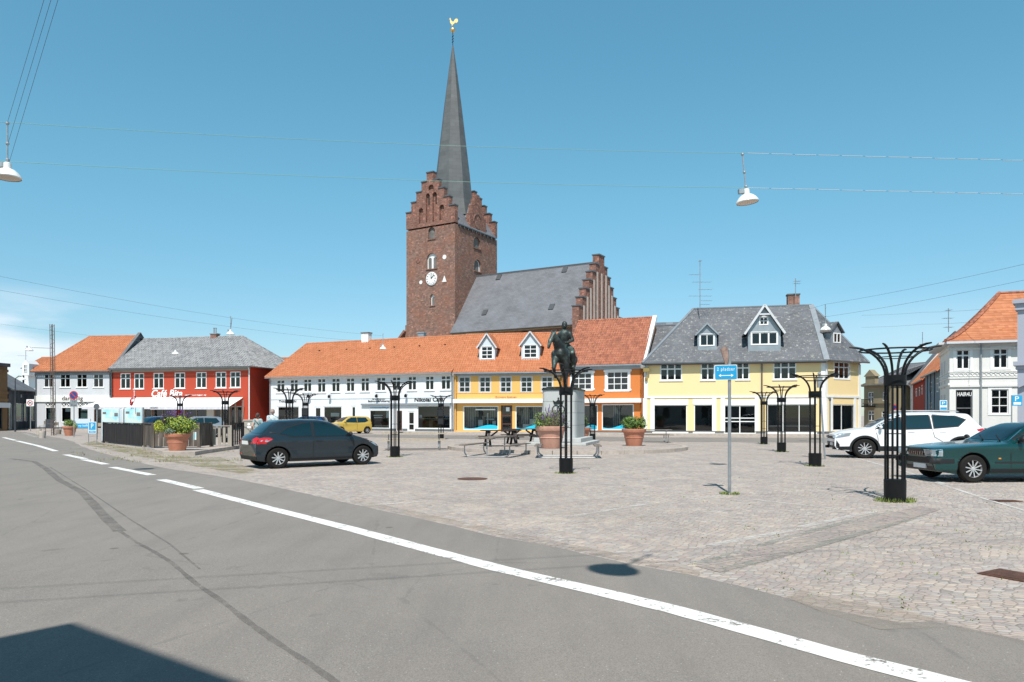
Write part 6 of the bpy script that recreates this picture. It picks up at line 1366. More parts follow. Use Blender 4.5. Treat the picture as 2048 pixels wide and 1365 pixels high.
# ---- hanging lamps and their cables
def lamp(P, lab, stem=.95, sc=1.0, src=None, tilt=0.):
    X = Matrix.Translation(P) @ Matrix.Rotation(tilt, 4, 'Y') @ Matrix.Scale(sc, 4)
    if src: c = copy_tree(src, M=X); c['label'] = lab; return c
    r = empty('hanging_lamp', X, lab, 'street lamp', 'white enamel lamps hung over the square')
    mb = MB(); mb.lathe([(.275,0),(.285,.02),(.27,.06),(.22,.13),(.15,.19),(.085,.215),(.08,.22),(.08,.34),(.05,.36),(.001,.36)], 28, cap=False); mb.build('shade', 'enamel', r, smooth='auto')
    mb = MB(); mb.lathe([(.268,.012),(.2,-.005),(.001,-.02)], 24, cap=False); mb.build('diffuser', 'lamp_inside', r, smooth=True)
    mb = MB(); mb.box(-.2,-.06,.25,-.07,.06,.36); mb.build('ballast_box', 'galv', r)
    mb = MB(); mb.tube([(0,0,.34),(0,0,.34+stem)], .018, 6)
    for z in (.42, .36+stem*.45, .3+stem): mb.ball((0,0,z), .04, 6)
    mb.build('suspension_rod', 'galv', r); return r
LP = [((15,357), 16.5, 'large white hanging lamp cut by the left edge, three cables rising from it'), ((1495,406), 18.6, 'white hanging lamp over the square right of the church'), ((461,670), 50, 'white hanging lamp over the right end of the red cafe roof'), ((351,709), 66, 'small white lamp hanging before the grey cafe roof'), ((766,699), 59, 'small white lamp hanging before the long orange roof'), ((1651,661), 40, 'white hanging lamp in front of the corner dormer of the cream house'), ((1845,698), 56, 'distant white lamp hanging over the side street')]
src = None; LW = []
for i, ((px, py), Y, lab) in enumerate(LP):
    P = at(px, py, Y); o = lamp(P, lab, src=src, tilt=R(-6) if i == 1 else 0, sc=1.0 if Y < 60 else 1.1); src = src or o; LW.append(P)
o = lamp(Vector((.36, 2.35, 7.35)), 'white lamp hanging right above the photographer, seen only by its shadow', src=src, tilt=R(20)); LW.append(Vector((.36, 2.35, 7.35)))
def cable(lab, pts, r=.008, sag=.0, m='cable', grp='overhead lamp cables'):
    mb = MB(); r = r*.62; pts = [Vector(p) for p in pts]
    for a, b in zip(pts, pts[1:]):
        n = 10; mb.tube([a.lerp(b, i/n)-Vector((0,0,sag*4*(i/n)*(1-i/n))) for i in range(n+1)], r, 4)
    return tag(mb.build('cable', m), lab, 'cable', grp)
zl = Vector((0,0,1.27)); zm = Vector((0,0,.38)); L0, L1, LO = LW[0], LW[1], LW[7]
cable('upper green span wire between the left lamp and the lamp right of the church', [L0+zl, L1+zl], .009, .12, 'cable_green'); cable('lower green span wire between the left lamp and the lamp right of the church', [L0+zm, L1+zm], .009, .1, 'cable_green')
dR = Vector((10, .7, 0)); 
for z, nm in ((zl, 'upper'), (zm, 'lower')):
    a = L1+z; mb = MB()
    for i in range(16):
        p = a+dR*(i/16)+Vector((0,0,-.02*i/16)); q = a+dR*((i+.9)/16); mb.tube([p, q], .009, 5)
    tag(mb.build('sleeved_cable', 'cable_sleeve'), nm+' span wire with white spacer sleeves right of the lamp', 'cable', 'overhead lamp cables'); cable(nm+' bare core wire running inside the white sleeves to the right edge', [a, a+dR*1.1], .006)
    cable(nm+' span wire leaving the left lamp beyond the left edge', [L0+z, L0+z-Vector((12, 1, -.1))], .009, 0, 'cable_green')
for i, px in enumerate((88, 102, 116)): cable(['leftmost', 'middle', 'rightmost'][i]+' of three thin wires climbing from the left lamp to the top edge', [L0+Vector((.02*i,0,1.27-.45*i)), at(px, 0, 13.0), at(px, 0, 13.0)+(at(px,0,13.0)-(L0+zl))*.6], .006)
for z in (.4, 1.27): cable('overhead span wire above the photographer, {} one'.format('lower' if z < 1 else 'upper'), [LO+Vector((-9,-2.6,z)), LO+Vector((0,0,z)), LO+Vector((10,3.0,z))], .012)
cable('upper thin wire from the left edge to the lamp over the cafe', [at(-60, 541, 36), at(461, 636, 50), at(766, 672, 59)], .009, .1)
cable('lower thin wire from the left edge past the grey cafe roof', [at(-60, 570, 36), at(461, 654, 50), at(766, 686, 59)], .009, .1)
cable('thin wire holding the small lamp before the grey roof', [at(-60, 640, 60), at(351, 690, 66), at(540, 705, 70)], .01, .1)
cable('upper thin wire from the right edge across the cream house roof', [at(2120, 512, 26), at(1651, 609, 40), at(1300, 703, 57)], .009, .1)
cable('lower thin wire from the right edge across the cream house roof', [at(2120, 545, 26), at(1651, 634, 40), at(1290, 722, 57)], .009, .1)
for y0, y1, nm in ((617, 616, 'upper'), (641, 640, 'lower')): cable(nm+' wire of the far side street lamp', [at(1723, y0+14, 57), at(1845, y0+6+2, 56), at(1990, y0, 44)], .01, .05)
mb = MB(); p = at(461, 661, 50); mb.tube([p, at(464, 636, 50)], .02, 5); tag(mb.build('suspension_wire', 'cable'), 'short hanger above the lamp over the cafe roof', 'cable', 'overhead lamp cables')
p = at(1651, 640, 40); mb = MB(); mb.tube([p, at(1650.5, 609, 40)], .018, 5); tag(mb.build('suspension_wire', 'cable'), 'long hanger above the lamp before the corner dormer', 'cable', 'overhead lamp cables')
p = at(1845, 680, 56); mb = MB(); mb.tube([at(1845, 684, 56), at(1845, 668, 56)], .02, 5); tag(mb.build('suspension_wire', 'cable'), 'hanger above the far side street lamp', 'cable', 'overhead lamp cables')
# ---- lattice mast with lamp arm, distant street lamp
Ym = 56.0; B0 = Vector(((107.5-CX)/F*Ym, Ym, 0)); T0 = at(104, 649, Ym); r = empty('lattice_mast', Matrix.Translation(B0), 'tall slim rusty lattice mast leaning slightly beside the pale grey corner house', 'mast')
d = T0-B0; mb = MB(); w = .11
for sx, sy in ((-1,-1),(1,-1),(1,1),(-1,1)): mb.obox((sx*w, sy*w, -.05), d+Vector((sx*w*.9, sy*w, 0)), .035, .035)
mb.build('upright', mat('rusty_steel', (.16,.12,.1), .7, .3, var=.4, vscale=6), r); mb = MB(); n = 26
for i in range(n):
    a, b = d*(i/n), d*((i+1)/n); s = 1 if i % 2 else -1; mb.obox(a+Vector((-w*s,-w,0)), b+Vector((w*s,-w,0)), .015, .015); mb.obox(a+Vector((-w*s,w,0)), b+Vector((w*s,w,0)), .015, .015)
mb.build('bracing', 'rusty_steel', r)
mast_ = r; c = copy_tree(bpy.data.objects['hanging_lamp'], M=Matrix.Translation(at(58.5, 702, Ym))); c['label'] = 'white lamp held by a long arm left of the lattice mast'
for k in kids(c):
    if k.name.startswith('suspension'): bpy.data.objects.remove(k)
mb = MB(); mb.tube([at(58.5, 694.5, Ym), at(64, 695.5, Ym), at(104, 696.8, Ym)], .03, 6); q = mb.build('lamp_arm', 'galv', None); q.parent = r; q.matrix_parent_inverse = FR[r.name].inverted()
def post_lamp(P, h, px_sh, py_sh, lab):
    r = empty('lamp_post', Matrix.Translation(P), lab, 'lamp post'); s = at(px_sh, py_sh, P.y)-P; mb = MB(); mb.tube([(0,0,0),(0,0,h*.5)], .08, 8); mb.tube([(0,0,h*.5),(0,0,h),(s.x*.5,0,h+.25),(s.x,0,s.z+.3)], .045, 8); mb.build('pole', 'wall_charcoal', r)
    mb = MB(); mb.lathe([(.3,0),(.28,.06),(.12,.2),(.06,.22),(.05,.32)], 16, s); mb.build('shade', 'enamel', r)
P = Vector(((30.5-CX)/F*68, 68, 0)); post_lamp(P, at(30,758,68).z, 44.5, 760, 'dark lamp post with small white shade before the charcoal shop')
# curved street lamp in the side street
Yp = 60; P = Vector(((1822.5-CX)/F*Yp, Yp, 0)); r = empty('street_lamp', Matrix.Translation(P), 'grey street lamp with bent top in the side street', 'street lamp'); h = at(0, 772, Yp).z; mb = MB(); mb.tube([(0,0,0),(0,0,h-.3),(-.1,0,h),(-.35,0,h+.12),(-.6,0,h+.1)], .05, 8); mb.build('pole', 'galv', r); mb = MB(); mb.box(-1.0,-.1,h+.02,-.55,.1,h+.14); mb.build('lamp_head', 'galv', r, bevel=.02)
# ---- signs
def sign_post(name, P, h, lab, r_=.03, m='galv', cat='sign', lean=(0,0)):
    r = empty(name, Matrix.Translation(P), lab, cat); mb = MB(); mb.tube([(0,0,0),(lean[0],lean[1],h)], r_, 10); mb.build('post', m, r, smooth='auto'); return r
def rrect(x0, z0, x1, z1, rd=.03, n=4):
    out = []
    for cx, cz, a in ((x1-rd,z0+rd,-90),(x1-rd,z1-rd,0),(x0+rd,z1-rd,90),(x0+rd,z0+rd,180)):
        for i in range(n+1): t = R(a+90*i/n); out.append((cx+rd*math.cos(t), cz+rd*math.sin(t)))
    return out
def disc(mb, x, z, r, y0, y1, n=28): mb.prism([(x+r*math.cos(2*math.pi*i/n), z+r*math.sin(2*math.pi*i/n)) for i in range(n)], y0, y1)
# parking sign in the foreground
P = gnd(1459, 987); Yp = P.y; r = sign_post('parking_sign', P, at(1459, 700, Yp).z, 'blue parking sign reading 2 pladser on a grey post in the right foreground', .034, 'galv')
x0 = at(1432.5, 0, Yp).x-P.x; x1 = at(1478, 0, Yp).x-P.x; z0, z1 = at(0, 760, Yp).z, at(0, 730.5, Yp).z
mb = MB(); mb.prism(rrect(x0, z0, x1, z1), -.055, -.045); mb.build('sign_plate', 'text_white', r); mb = MB(); mb.prism(rrect(x0+.01, z0+.01, x1-.01, z1-.01, .025), -.06, -.0555); pl = mb.build('sign_face', 'blue_sign', r)
text('2 pladser', (x0+.05, z0+.16, x1-.05, z1-.05), 'text_white', pl, v=-.0605, ext=.002, space=1.25); mb = MB(); zc = z0+.085; a, b = x0+.08, x1-.08
mb.prism([(a+.04,zc-.007),(b-.04,zc-.007),(b-.04,zc+.007),(a+.04,zc+.007)], -.064, -.0605)
for s, q in ((1, a), (-1, b)): mb.prism([(q,zc),(q+s*.055,zc+.035),(q+s*.04,zc+.006),(q+s*.04,zc-.006),(q+s*.055,zc-.035)], -.0645, -.0606)
mb.build('arrow', 'text_white', pl)
mb = MB(); q = [at(1446.5,699,Yp),at(1449,695,Yp),at(1458.5,694,Yp),at(1461,699,Yp),at(1462,718,Yp),at(1459,729,Yp),at(1455,729,Yp)]; mb.prism([(p.x-P.x, p.z) for p in q], -.035, .0); mb.build('bent_plate', mat('rust_plate', (.3,.2,.16), .6, .2, var=.45, vscale=14), r)
for o in kids(r):
    if 'post' not in o.name: o.rotation_euler = (0, R(1.2)*-1, 0)
# leaning steel pole
P = gnd(1650, 919); r = empty('leaning_pole', Matrix.Translation(P), 'thin galvanised pole leaning behind the fourth tree frame, small fittings at its top', 'pole'); t = at(1638.5, 748, P.y)-P; mb = MB(); mb.tube([(0,0,0), t], .035, 8); mb.build('post', 'galv', r, smooth='auto')
mb = MB()
for k in (.86,.9,.95,1.0): mb.ball(t*k, .06, 6)
mb.box(t.x-.06,-.05,t.z-.5,t.x+.1,.05,t.z-.1); mb.build('fitting', 'galv', r)
P = Vector(((1660-CX)/F*54, 54, 0)); r = sign_post('bare_pole', P, at(0,799,54).z, 'bare thin pole standing by the corner shop window of the cream house', .05, 'galv', 'pole'); mb = MB(); mb.ball((0,0,at(0,799,54).z), .09, 6, sz=2); mb.build('cap', 'gutter', r)
# no parking sign on the left
Yp = 52; P = Vector(((148-CX)/F*Yp, Yp, 0)); zc = at(0, 791, Yp).z; r = sign_post('no_parking_sign', P, zc+.3, 'round blue no parking sign with red ring and grey plates, before the corner house', .035)
mb = MB(); disc(mb, 0, zc, .31, -.05, -.04); mb.build('sign_plate', 'red_sign', r); mb = MB(); disc(mb, 0, zc, .25, -.056, -.0505); mb.build('sign_face', mat('navy_sign', (.02,.06,.2), .35), r)
mb = MB(); mb.obox((-.18,-.058,zc+.18),(.18,-.058,zc-.18),.02,.055,(0,0,1)); mb.build('slash', 'red_sign', r); mb = MB(); mb.box(-.26,-.05,zc-.56,.26,-.04,zc-.34); mb.box(-.26,-.05,zc-.82,.26,-.04,zc-.59); sp_ = mb.build('supplementary_plate', 'galv', r)
text('7-18', (-.12, zc-.52, .12, zc-.38), 'ink', sp_, v=-.051, ext=.002); text('30 min', (-.2, zc-.78, .2, zc-.63), 'ink', sp_, v=-.051, ext=.002)
Yp = 70; P = Vector(((61-CX)/F*Yp, Yp, 0)); zc = at(0, 806, Yp).z; r = sign_post('no_entry_sign', P, zc+.3, 'square white plate with a red ring sign, on a pole before the charcoal shop', .04)
mb = MB(); mb.box(-.36,-.05,zc-.33,.36,-.04,zc+.33); mb.build('sign_plate', 'text_white', r); mb = MB(); m = 28; mb.tube([(.25*math.cos(2*math.pi*k/m), -.055, zc+.22*math.sin(2*math.pi*k/m)) for k in range(m+1)], .035, 5); mb.build('ring', 'red_sign', r)
mb = MB(); mb.obox((-.14,-.057,zc+.08),(.14,-.057,zc-.08),.02,.05); mb.obox((-.14,-.06,zc-.08),(.14,-.06,zc+.08),.02,.05); mb.build('pictogram', 'ink', r)
Yp = 47; P = Vector(((194-CX)/F*Yp, Yp, 0)); zc = at(0, 813.5, Yp).z; r = sign_post('round_sign', P, zc+.1, 'round sign seen from its grey back, left of the map boards', .035); mb = MB(); disc(mb, 0, zc, .19, -.06, -.045); mb.build('sign_plate', 'gutter', r)
def stand(lab, x0, x1, yt, yb, yg, m, face=None, leg=.02, grp=None, panel=(0,1), name='sign_stand'):
    P = gnd((x0+x1)/2, yg); Y = P.y; a, b = at(x0,0,Y).x-P.x, at(x1,0,Y).x-P.x; zt, zb = at(0,yt,Y).z, at(0,yb,Y).z; r = empty(name, Matrix.Translation(P), lab, 'sign', grp)
    for s in (a, b): mb = MB(); mb.tube([(s,0,0),(s,0,zt)], leg, 8); mb.build('leg', 'galv' if m != 'wall_charcoal' else 'wall_charcoal', r)
    mb = MB(); mb.prism(rrect(a+.01, zb, b-.01, zt, .03), -.03, -.01); p = mb.build('panel', m, r); return r, p, a, b, zb, zt
r, p, a, b, z0, z1 = stand('blue and white parking map sign on two legs at the road edge', 177, 193.5, 844, 867.5, 888, 'text_white')
mb = MB(); mb.box(a+.04,-.036,z0+.2,b-.04,-.031,z1-.03); mb.box(a+.04,-.036,z0+.03,b-.04,-.031,z0+.16); mb.build('print', 'blue_sign', p); text('P', (a+.16, z0+.28, b-.16, z1-.1), 'text_white', p, v=-.037, ext=.002); text('billet', (a+.1, z0+.06, b-.1, z0+.13), 'text_white', p, v=-.037, ext=.002)
r, p, a, b, z0, z1 = stand('blank dark board on two legs in front of the corner house', 91.5, 107, 839, 857, 871, 'wall_charcoal'); text('MENU', (a+.15, z0+.3, b-.15, z0+.42), 'room_grey', p, v=-.031, ext=.002)
r, p, a, b, z0, z1 = stand('grey advertising frame with blue band and white writing behind the terracotta planter', 148, 181, 838, 857, 868, 'pale_grey_board', name='advert_frame'); mb = MB(); mb.box(a+.15,-.036,z0+.02,b-.02,-.031,z0+.4); mb.build('print', 'blue_sign', p); text('ny kaffe', (a+.4, z0+.1, b-.12, z0+.32), 'text_white', p, v=-.037, ext=.002)
# signs before the salon
Yp = 40; P = Vector(((1886-CX)/F*Yp, Yp, 0)); zt, zb = at(0,801,Yp).z, at(0,820.5,Yp).z; r = sign_post('blue_sign', P, zt, 'pale blue and white car park sign left of the salon door', .03); w = 7.3/F*Yp
mb = MB(); mb.prism(rrect(-w, zb, w, zt), -.05, -.035); p = mb.build('sign_plate', 'text_white', r); mb = MB(); mb.box(-w+.03,-.056,zb+.26,w-.03,-.051,zt-.03); mb.box(-w+.02,-.056,zb+.02,w-.02,-.051,zb+.15); mb.build('sign_face', 'blue_sign', r); text('P', (-.08, zb+.3, .08, zt-.08), 'text_white', p, v=-.057, ext=.002)
Yp = 37; P = Vector(((2028-CX)/F*Yp, Yp, 0)); zt, zb = at(0,791,Yp).z, at(0,812,Yp).z; r = sign_post('info_sign', P+Vector((-.12,0,0)), zt, 'blue sign with a white letter beside the classical house at the right edge', .03); mb = MB(); mb.prism(rrect(0, zb, .5, zt), -.05, -.035); p = mb.build('sign_plate', 'blue_sign', r); text('P', (.14, zb+.24, .34, zt-.06), 'text_white', p, v=-.051, ext=.002); mb = MB(); mb.box(.06,-.056,zb+.06,.44,-.051,zb+.18); mb.build('print', 'text_white', p)
Yp = 78; P = Vector(((1788-CX)/F*Yp, Yp, 0)); zc = at(0, 815, Yp).z; r = sign_post('round_red_sign', P, zc, 'small round red sign far down the side street', .04); mb = MB(); disc(mb, 0, zc, .3, -.06, -.05); mb.build('sign_plate', 'red_sign', r); mb = MB(); disc(mb, 0, zc, .2, -.066, -.0605); mb.build('sign_face', 'navy_sign', r)
# ---- map boards and flag
worn('map_print', (.45,.66,.74), -1, 0)
g = NT('map_paper', .35, .4); nz = g.noise(g.ob(), 2.2, 5, .5); c = g.ramp(nz, [(.35,(.3,.62,.72)),(.48,(.42,.7,.78)),(.54,(.66,.7,.6)),(.64,(.55,.74,.78))], 'EASE'); g.set(g.b.inputs['Base Color'], c)
def map_board(x0, x1, yt, Y, lab, side):
    P = Vector(((x0-CX)/F*Y, Y, 0)); w = (x1-x0)/F*Y; zt = at(0,yt,Y).z; r = empty('map_board', frame(P, side), lab, 'notice board', 'town map boards behind the black fence')
    mb = MB(); mb.box(0,-.08,.1,w,.08,zt); mb.build('cabinet', 'pale_grey_board', r, bevel=.01); mb = MB(); mb.box(.05,-.095,.35,w-.05,-.082,zt-.06); p = mb.build('map', 'map_paper', r)
    mb = MB(); mb.box(w-.3,-.1,zt-.45,w-.1,-.096,zt-.25); mb.box(.08,-.1,zt-.32,.28,-.096,zt-.2); mb.build('photo_print', 'room_grey', p)
    mb = MB(); mb.box(w-.26,-.1,.95,w-.12,-.096,1.1); mb.build('green_print', 'grass_blade', p); mb = MB(); mb.box(.12,-.1,.95,.26,-.096,1.1); mb.build('red_print', 'red_sign', p)
    for x in (.0, w): mb = MB(); mb.box(x-.04,-.05,0,x+.04,.05,zt+.02); mb.build('leg', 'galv', r)
    return r
map_board(204.5, 241, 817.5, 41.5, 'left town map board with a pale blue map behind the black fence', 0); map_board(250.5, 286, 816, 39.5, 'right town map board with photos, next to the danish flag', 0)
Yp = 40.6; P = Vector(((242-CX)/F*Yp, Yp, 0)); r = empty('white_pillar', Matrix.Translation(P), 'white information pillar between the two map boards', 'pillar'); mb = MB(); mb.box(0,-.1,0,.17,.1,at(0,818,Yp).z); mb.build('casing', 'enamel', r, bevel=.01); mb = MB(); mb.box(.03,-.106,1.2,.12,-.101,1.9); mb.build('print', 'pale_grey_board', r)
Yp = 39.3; P = at(268.5, 817, Yp); r = empty('danish_flag', Matrix.Translation(P), 'limp red and white danish flag on a short white pole above the map board', 'flag'); mb = MB(); mb.tube([(0,0,-.15),(0,0,.9)], .018, 6); mb.build('flag_pole', 'text_white', r); mb = MB(); mb.ball((0,0,.92), .035, 6); mb.build('knob', 'text_white', r)
def cloth(c0, c1, nm, m, r):
    mb = MB(); N = 10; vs = []
    for i in range(N+1):
        for j in range(3):
            t = i/N; q = c0+(c1-c0)*j/2; x = -.0-t*.26+q*.16+.02*math.sin(t*9+q*5); y = .05*math.sin(t*7+q*9); vs.append((x-.04, y, .82-t*.6-q*.22*(1-t*.5)))
    mb.add(vs, [(i*3+j, i*3+j+1, (i+1)*3+j+1, (i+1)*3+j) for i in range(N) for j in range(2)]); return mb.build(nm, m, r, smooth=True)
f = cloth(0, .4, 'flag_cloth', 'red_sign', r); cloth(.4, .56, 'white_cross', 'text_white', f); cloth(.56, 1.0, 'flag_cloth', 'red_sign', r)
mb = MB(); mb.box(-.14,-.03,.36,.02,.03,.47); mb.build('white_cross', 'text_white', f)
# ---- fences of the cafe terrace
def fence(lab, p0, p1, h, m, board=.12, z0=.0, posts=True, rail=None, grp=None, gap=.01, name='wooden_fence', wob=.02):
    d = Vector(p1)-Vector(p0); L = d.length; r = empty(name, frame(Vector((p0[0], p0[1], z0)), math.atan2(d.y, d.x)), lab, 'fence', grp); mb = MB(); n = int(L/board)
    for i in range(n): mb.box(i*L/n+gap, -.012+random.uniform(-.004,.004), .06, (i+1)*L/n-gap, .012, h-.04+random.uniform(-wob, wob)*.5)
    mb.build('boards', m, r); mb = MB(); mb.box(-.02,-.05,h-.03,L+.02,.05,h+.01); mb.build('top_rail', rail or m, r)
    if posts:
        for x in (0, L): mb = MB(); mb.box(x-.05,-.06,0,x+.05,.06,h+.02); mb.build('post', rail or m, r)
    return r
g = NT('black_boards', .75, .3); nz = g.noise(g.n('ShaderNodeMapping', {0: g.ob(), 'Scale': (9,9,.8)}).outputs[0], 1, 5); g.set(g.b.inputs['Base Color'], g.ramp(nz, [(.3,(.012,.011,.012)),(.6,(.03,.025,.024)),(.75,(.07,.055,.048))]))
g = NT('grey_boards', .85, .3); nz = g.noise(g.n('ShaderNodeMapping', {0: g.ob(), 'Scale': (7,7,.8)}).outputs[0], 1, 5); g.set(g.b.inputs['Base Color'], g.ramp(nz, [(.3,(.045,.037,.03)),(.55,(.11,.09,.075)),(.72,(.2,.165,.135))]))
a, b = gnd(207.5, 886), gnd(286, 894.5); fence('black stained vertical board fence in front of the map boards', a, b, 1.17, 'black_boards')
zt = .15
def g15(px, py): return gnd(px, py, zt)
fence('short weathered grey board panel at the left end of the cafe terrace', g15(290, 894), g15(306, 896.5), 1.08, 'grey_boards', z0=zt, grp='grey board panels of the cafe terrace'); 
fence('wide weathered grey board panel behind the overflowing terracotta planter', g15(306.5, 896.6), g15(397, 896), 1.08, 'grey_boards', z0=zt, grp='grey board panels of the cafe terrace', board=.2)
fence('dark grey board panel with carved letters, left of the terrace gate', g15(398, 896), g15(422, 893.5), 1.08, 'grey_boards', z0=zt, grp='grey board panels of the cafe terrace', board=.35)
fence('slatted black gate with vertical bars by the waste bin', g15(464, 893), g15(485, 892), 1.08, 'black_boards', z0=zt, board=.11, gap=.025, name='slatted_gate')
fence('open slatted terrace railing with greenish boards and dark planter trough', g15(424, 893), g15(463, 893), .95, 'frame_greige', z0=zt, board=.2, gap=.055, name='slatted_railing')
P = g15(428, 891); r = empty('planter_trough', Matrix.Translation(P), 'dark planter trough hooked on the slatted terrace railing', 'planter'); mb = MB(); mb.box(0,.08,.55,.8,.3,.78); mb.build('trough', 'black_boards', r, bevel=.01); mb = MB(); mb.box(.02,.1,.77,.78,.28,.8); mb.build('soil', 'room_dark', r)
P = g15(377, 896); r = empty('poster', Matrix.Translation(P+Vector((0,-.03,.35))), 'pale blue poster pinned low on the grey terrace panel', 'poster'); mb = MB(); mb.box(0,-.01,0,.36,.0,.34); mb.build('sheet', 'map_paper', r); mb = MB(); mb.box(.05,-.014,.05,.18,-.011,.12); mb.build('print', 'navy_sign', r)
P = gnd(491, 889); r = empty('waste_bin', Matrix.Translation(P+Vector((0,.8,0))), 'greenish grey litter bin with two white stickers beside the black gate', 'bin'); mb = MB(); mb.box(-.3,-.25,0,.28,.25,1.25); mb.build('body', 'frame_greige', r, bevel=.03); mb = MB(); mb.box(-.33,-.28,1.25,.31,.28,1.33); mb.build('lid', 'frame_greige', r, bevel=.02); mb = MB(); disc(mb, -.02, 1.08, .07, -.262, -.252); mb.box(-.1,-.262,.86,.09,-.252,.98); mb.build('sticker', 'text_white', r)
# ---- bollards
for px, py, h, rd, lab in ((84.5, 877, .5, .2, 'pale granite bollard nearest the road at the left'), (78, 870, .45, .2, 'worn stone bollard just behind the pale granite one'), (118, 869, .4, .16, 'dark low bollard at the foot of the lattice mast')):
    P = gnd(px, py); r = empty('stone_bollard', Matrix.Translation(P), lab, 'bollard', 'stone bollards by the corner house'); mb = MB(); mb.lathe([(rd*.96,-.02),(rd,.03),(rd*.94,h-.05),(rd*.85,h),(.01,h+.02)], 16); mb.build('stone', 'kerb_granite' if h > .42 else 'wood_grey', r, smooth='auto')
# ---- terracotta planters with plants
mat('terracotta', (.5,.2,.12), .75, var=.22, vscale=3, bump=.2, bscale=20); mat('terracotta_pale', (.56,.3,.22), .75, var=.2, vscale=3, bump=.2, bscale=20); mat('soil', (.03,.022,.016), .95)
for nm, c in (('leaf_dark', (.035,.075,.018)), ('leaf_mid', (.11,.2,.035)), ('leaf_light', (.26,.36,.06)), ('leaf_yellow', (.46,.48,.04)), ('leaf_purple', (.06,.035,.05)), ('flower_violet', (.13,.05,.26)), ('stem_brown', (.2,.17,.1)), ('leaf_silver', (.2,.26,.18))):
    m = mat(nm, c, .6, var=.35, vscale=12)
def foliage(nm, parent, c, rad, n, ls, mats, wts=None, up=.3, flat=.6):
    mb = MB(); c = Vector(c)
    for _ in range(n):
        while True:
            v = Vector((random.uniform(-1,1), random.uniform(-1,1), random.uniform(-1,1)))
            if v.length < 1: break
        v = v*(.55+.45*random.random())/max(.35, v.length)*v.length**.5; lump = 1+.28*noise.noise(v*2.3+c); p = c+Vector((v.x*rad[0], v.y*rad[1], v.z*rad[2]))*lump
        nn = (v+Vector((random.gauss(0,.5), random.gauss(0,.5), random.gauss(up,.5)))).normalized(); t = nn.orthogonal().normalized(); t = Matrix.Rotation(random.uniform(0,6.28), 3, nn) @ t; b_ = nn.cross(t); s = ls*random.uniform(.55, 1.3)
        mb.mi = random.choices(range(len(mats)), wts)[0]; mb.add([p-t*s, p-b_*s*flat*.6+nn*s*.12, p+t*s, p+b_*s*flat*.6+nn*s*.12], [(0,1,2,3)])
    return mb.build(nm, mats, parent)
def planter(P, rim, h, lab, m, src=None, cat='planter'):
    r = empty('terracotta_planter', Matrix.Translation(P), lab, cat, 'terracotta planters on the square'); R_ = rim/2
    mb = MB(); mb.lathe([(R_*.62,0),(R_*.64,.02),(R_*.86,h*.74),(R_*.88,h*.78),(R_*.97,h*.79),(R_*1.0,h*.82),(R_*1.02,h*.98),(R_*.99,h),(R_*.9,h*.99),(R_*.88,h*.9)], 40, cap=False); mb.lathe([(R_*.795,h*.47),(R_*.81,h*.48),(R_*.81,h*.51),(R_*.8,h*.52)], 40, cap=False); mb.build('pot', m, r, smooth='auto')
    mb = MB(); mb.lathe([(R_*.9,h*.93),(.01,h*.96)], 20, cap=False); mb.build('soil', 'soil', r); return r
P = gnd(355, 901.5, .15); r = planter(P, .98, .7, 'terracotta planter overflowing with yellow-green leaves on the cafe terrace corner', 'terracotta')
foliage('foliage', r, (.1,-.02,1.0), (.75,.56,.42), 3200, .055, ['leaf_mid','leaf_light','leaf_dark','leaf_yellow'], (3,5,1.6,2)); foliage('yellow_foliage', r, (-.68,-.1,.98), (.24,.28,.28), 600, .045, ['leaf_yellow','leaf_light'], (3,1)); foliage('purple_foliage', r, (-.42,.1,1.2), (.36,.3,.3), 900, .04, ['leaf_purple','leaf_dark'], (3,1)); foliage('silver_foliage', r, (-.12,-.42,.78), (.25,.14,.14), 350, .05, ['leaf_silver'])
mb = MB()
for _ in range(22):
    x, y = random.uniform(-.5,.5), random.uniform(-.2,.3); q = Vector((x*1.2+random.gauss(0,.05), y, 1.3+random.uniform(.05,.35))); mb.tube([(x,y,1.1), q], .006, 3); mb.ball(q, .022, 4, sz=1.8)
mb.build('flower_spikes', 'flower_violet', r)
def wild(r, h, R_, n, seed, viol=True):
    random.seed(seed); mb = MB(); fl = MB()
    for _ in range(n):
        a = random.uniform(0, 6.28); q = R_*math.sqrt(random.random())*.85; x, y = q*math.cos(a), q*math.sin(a); l = random.uniform(.35, .95)*(1.1-.5*q/R_); e = Vector((x*1.35+random.gauss(0,.06), y*1.3, h+l)); mb.tube([(x,y,h*.9), Vector((x,y,h)).lerp(e,.5)+Vector((0,0,.04)), e], [.006,.005,.003], 3)
        if viol and random.random() < .2: fl.tube([e-Vector((0,0,.16)), e+Vector((0,0,.04))], [.018,.006], 4)
    mb.build('stems', 'stem_brown', r)
    if viol: fl.build('flower_spikes', 'flower_violet', r)
P = gnd(1102, 898, .14); P.y = 31.6; P.x = (1102-CX)/F*31.6; r = planter(P, 1.34, .96, 'very large pale terracotta planter with wild violet flowers before the statue pedestal', 'terracotta_pale')
foliage('foliage', r, (-.35,-.1,1.15), (.5,.5,.5), 1900, .04, ['leaf_mid','leaf_light','leaf_dark'], (3,3,2)); foliage('foliage', r, (.3,0,1.2), (.5,.5,.6), 1500, .04, ['leaf_mid','leaf_dark','leaf_purple'], (2,3,1.4)); wild(r, .95, .62, 260, 3)
P = gnd(1268, 892, .14); r = planter(P, 1.13, .8, 'terracotta planter with leafy green shrub on the right side of the round terrace', 'terracotta'); foliage('foliage', r, (-.1,0,1.05), (.55,.45,.38), 2300, .05, ['leaf_mid','leaf_light','leaf_dark'], (4,2.5,2.5)); foliage('foliage', r, (.36,-.1,1.05), (.25,.3,.42), 600, .05, ['leaf_mid','leaf_dark','leaf_light'])
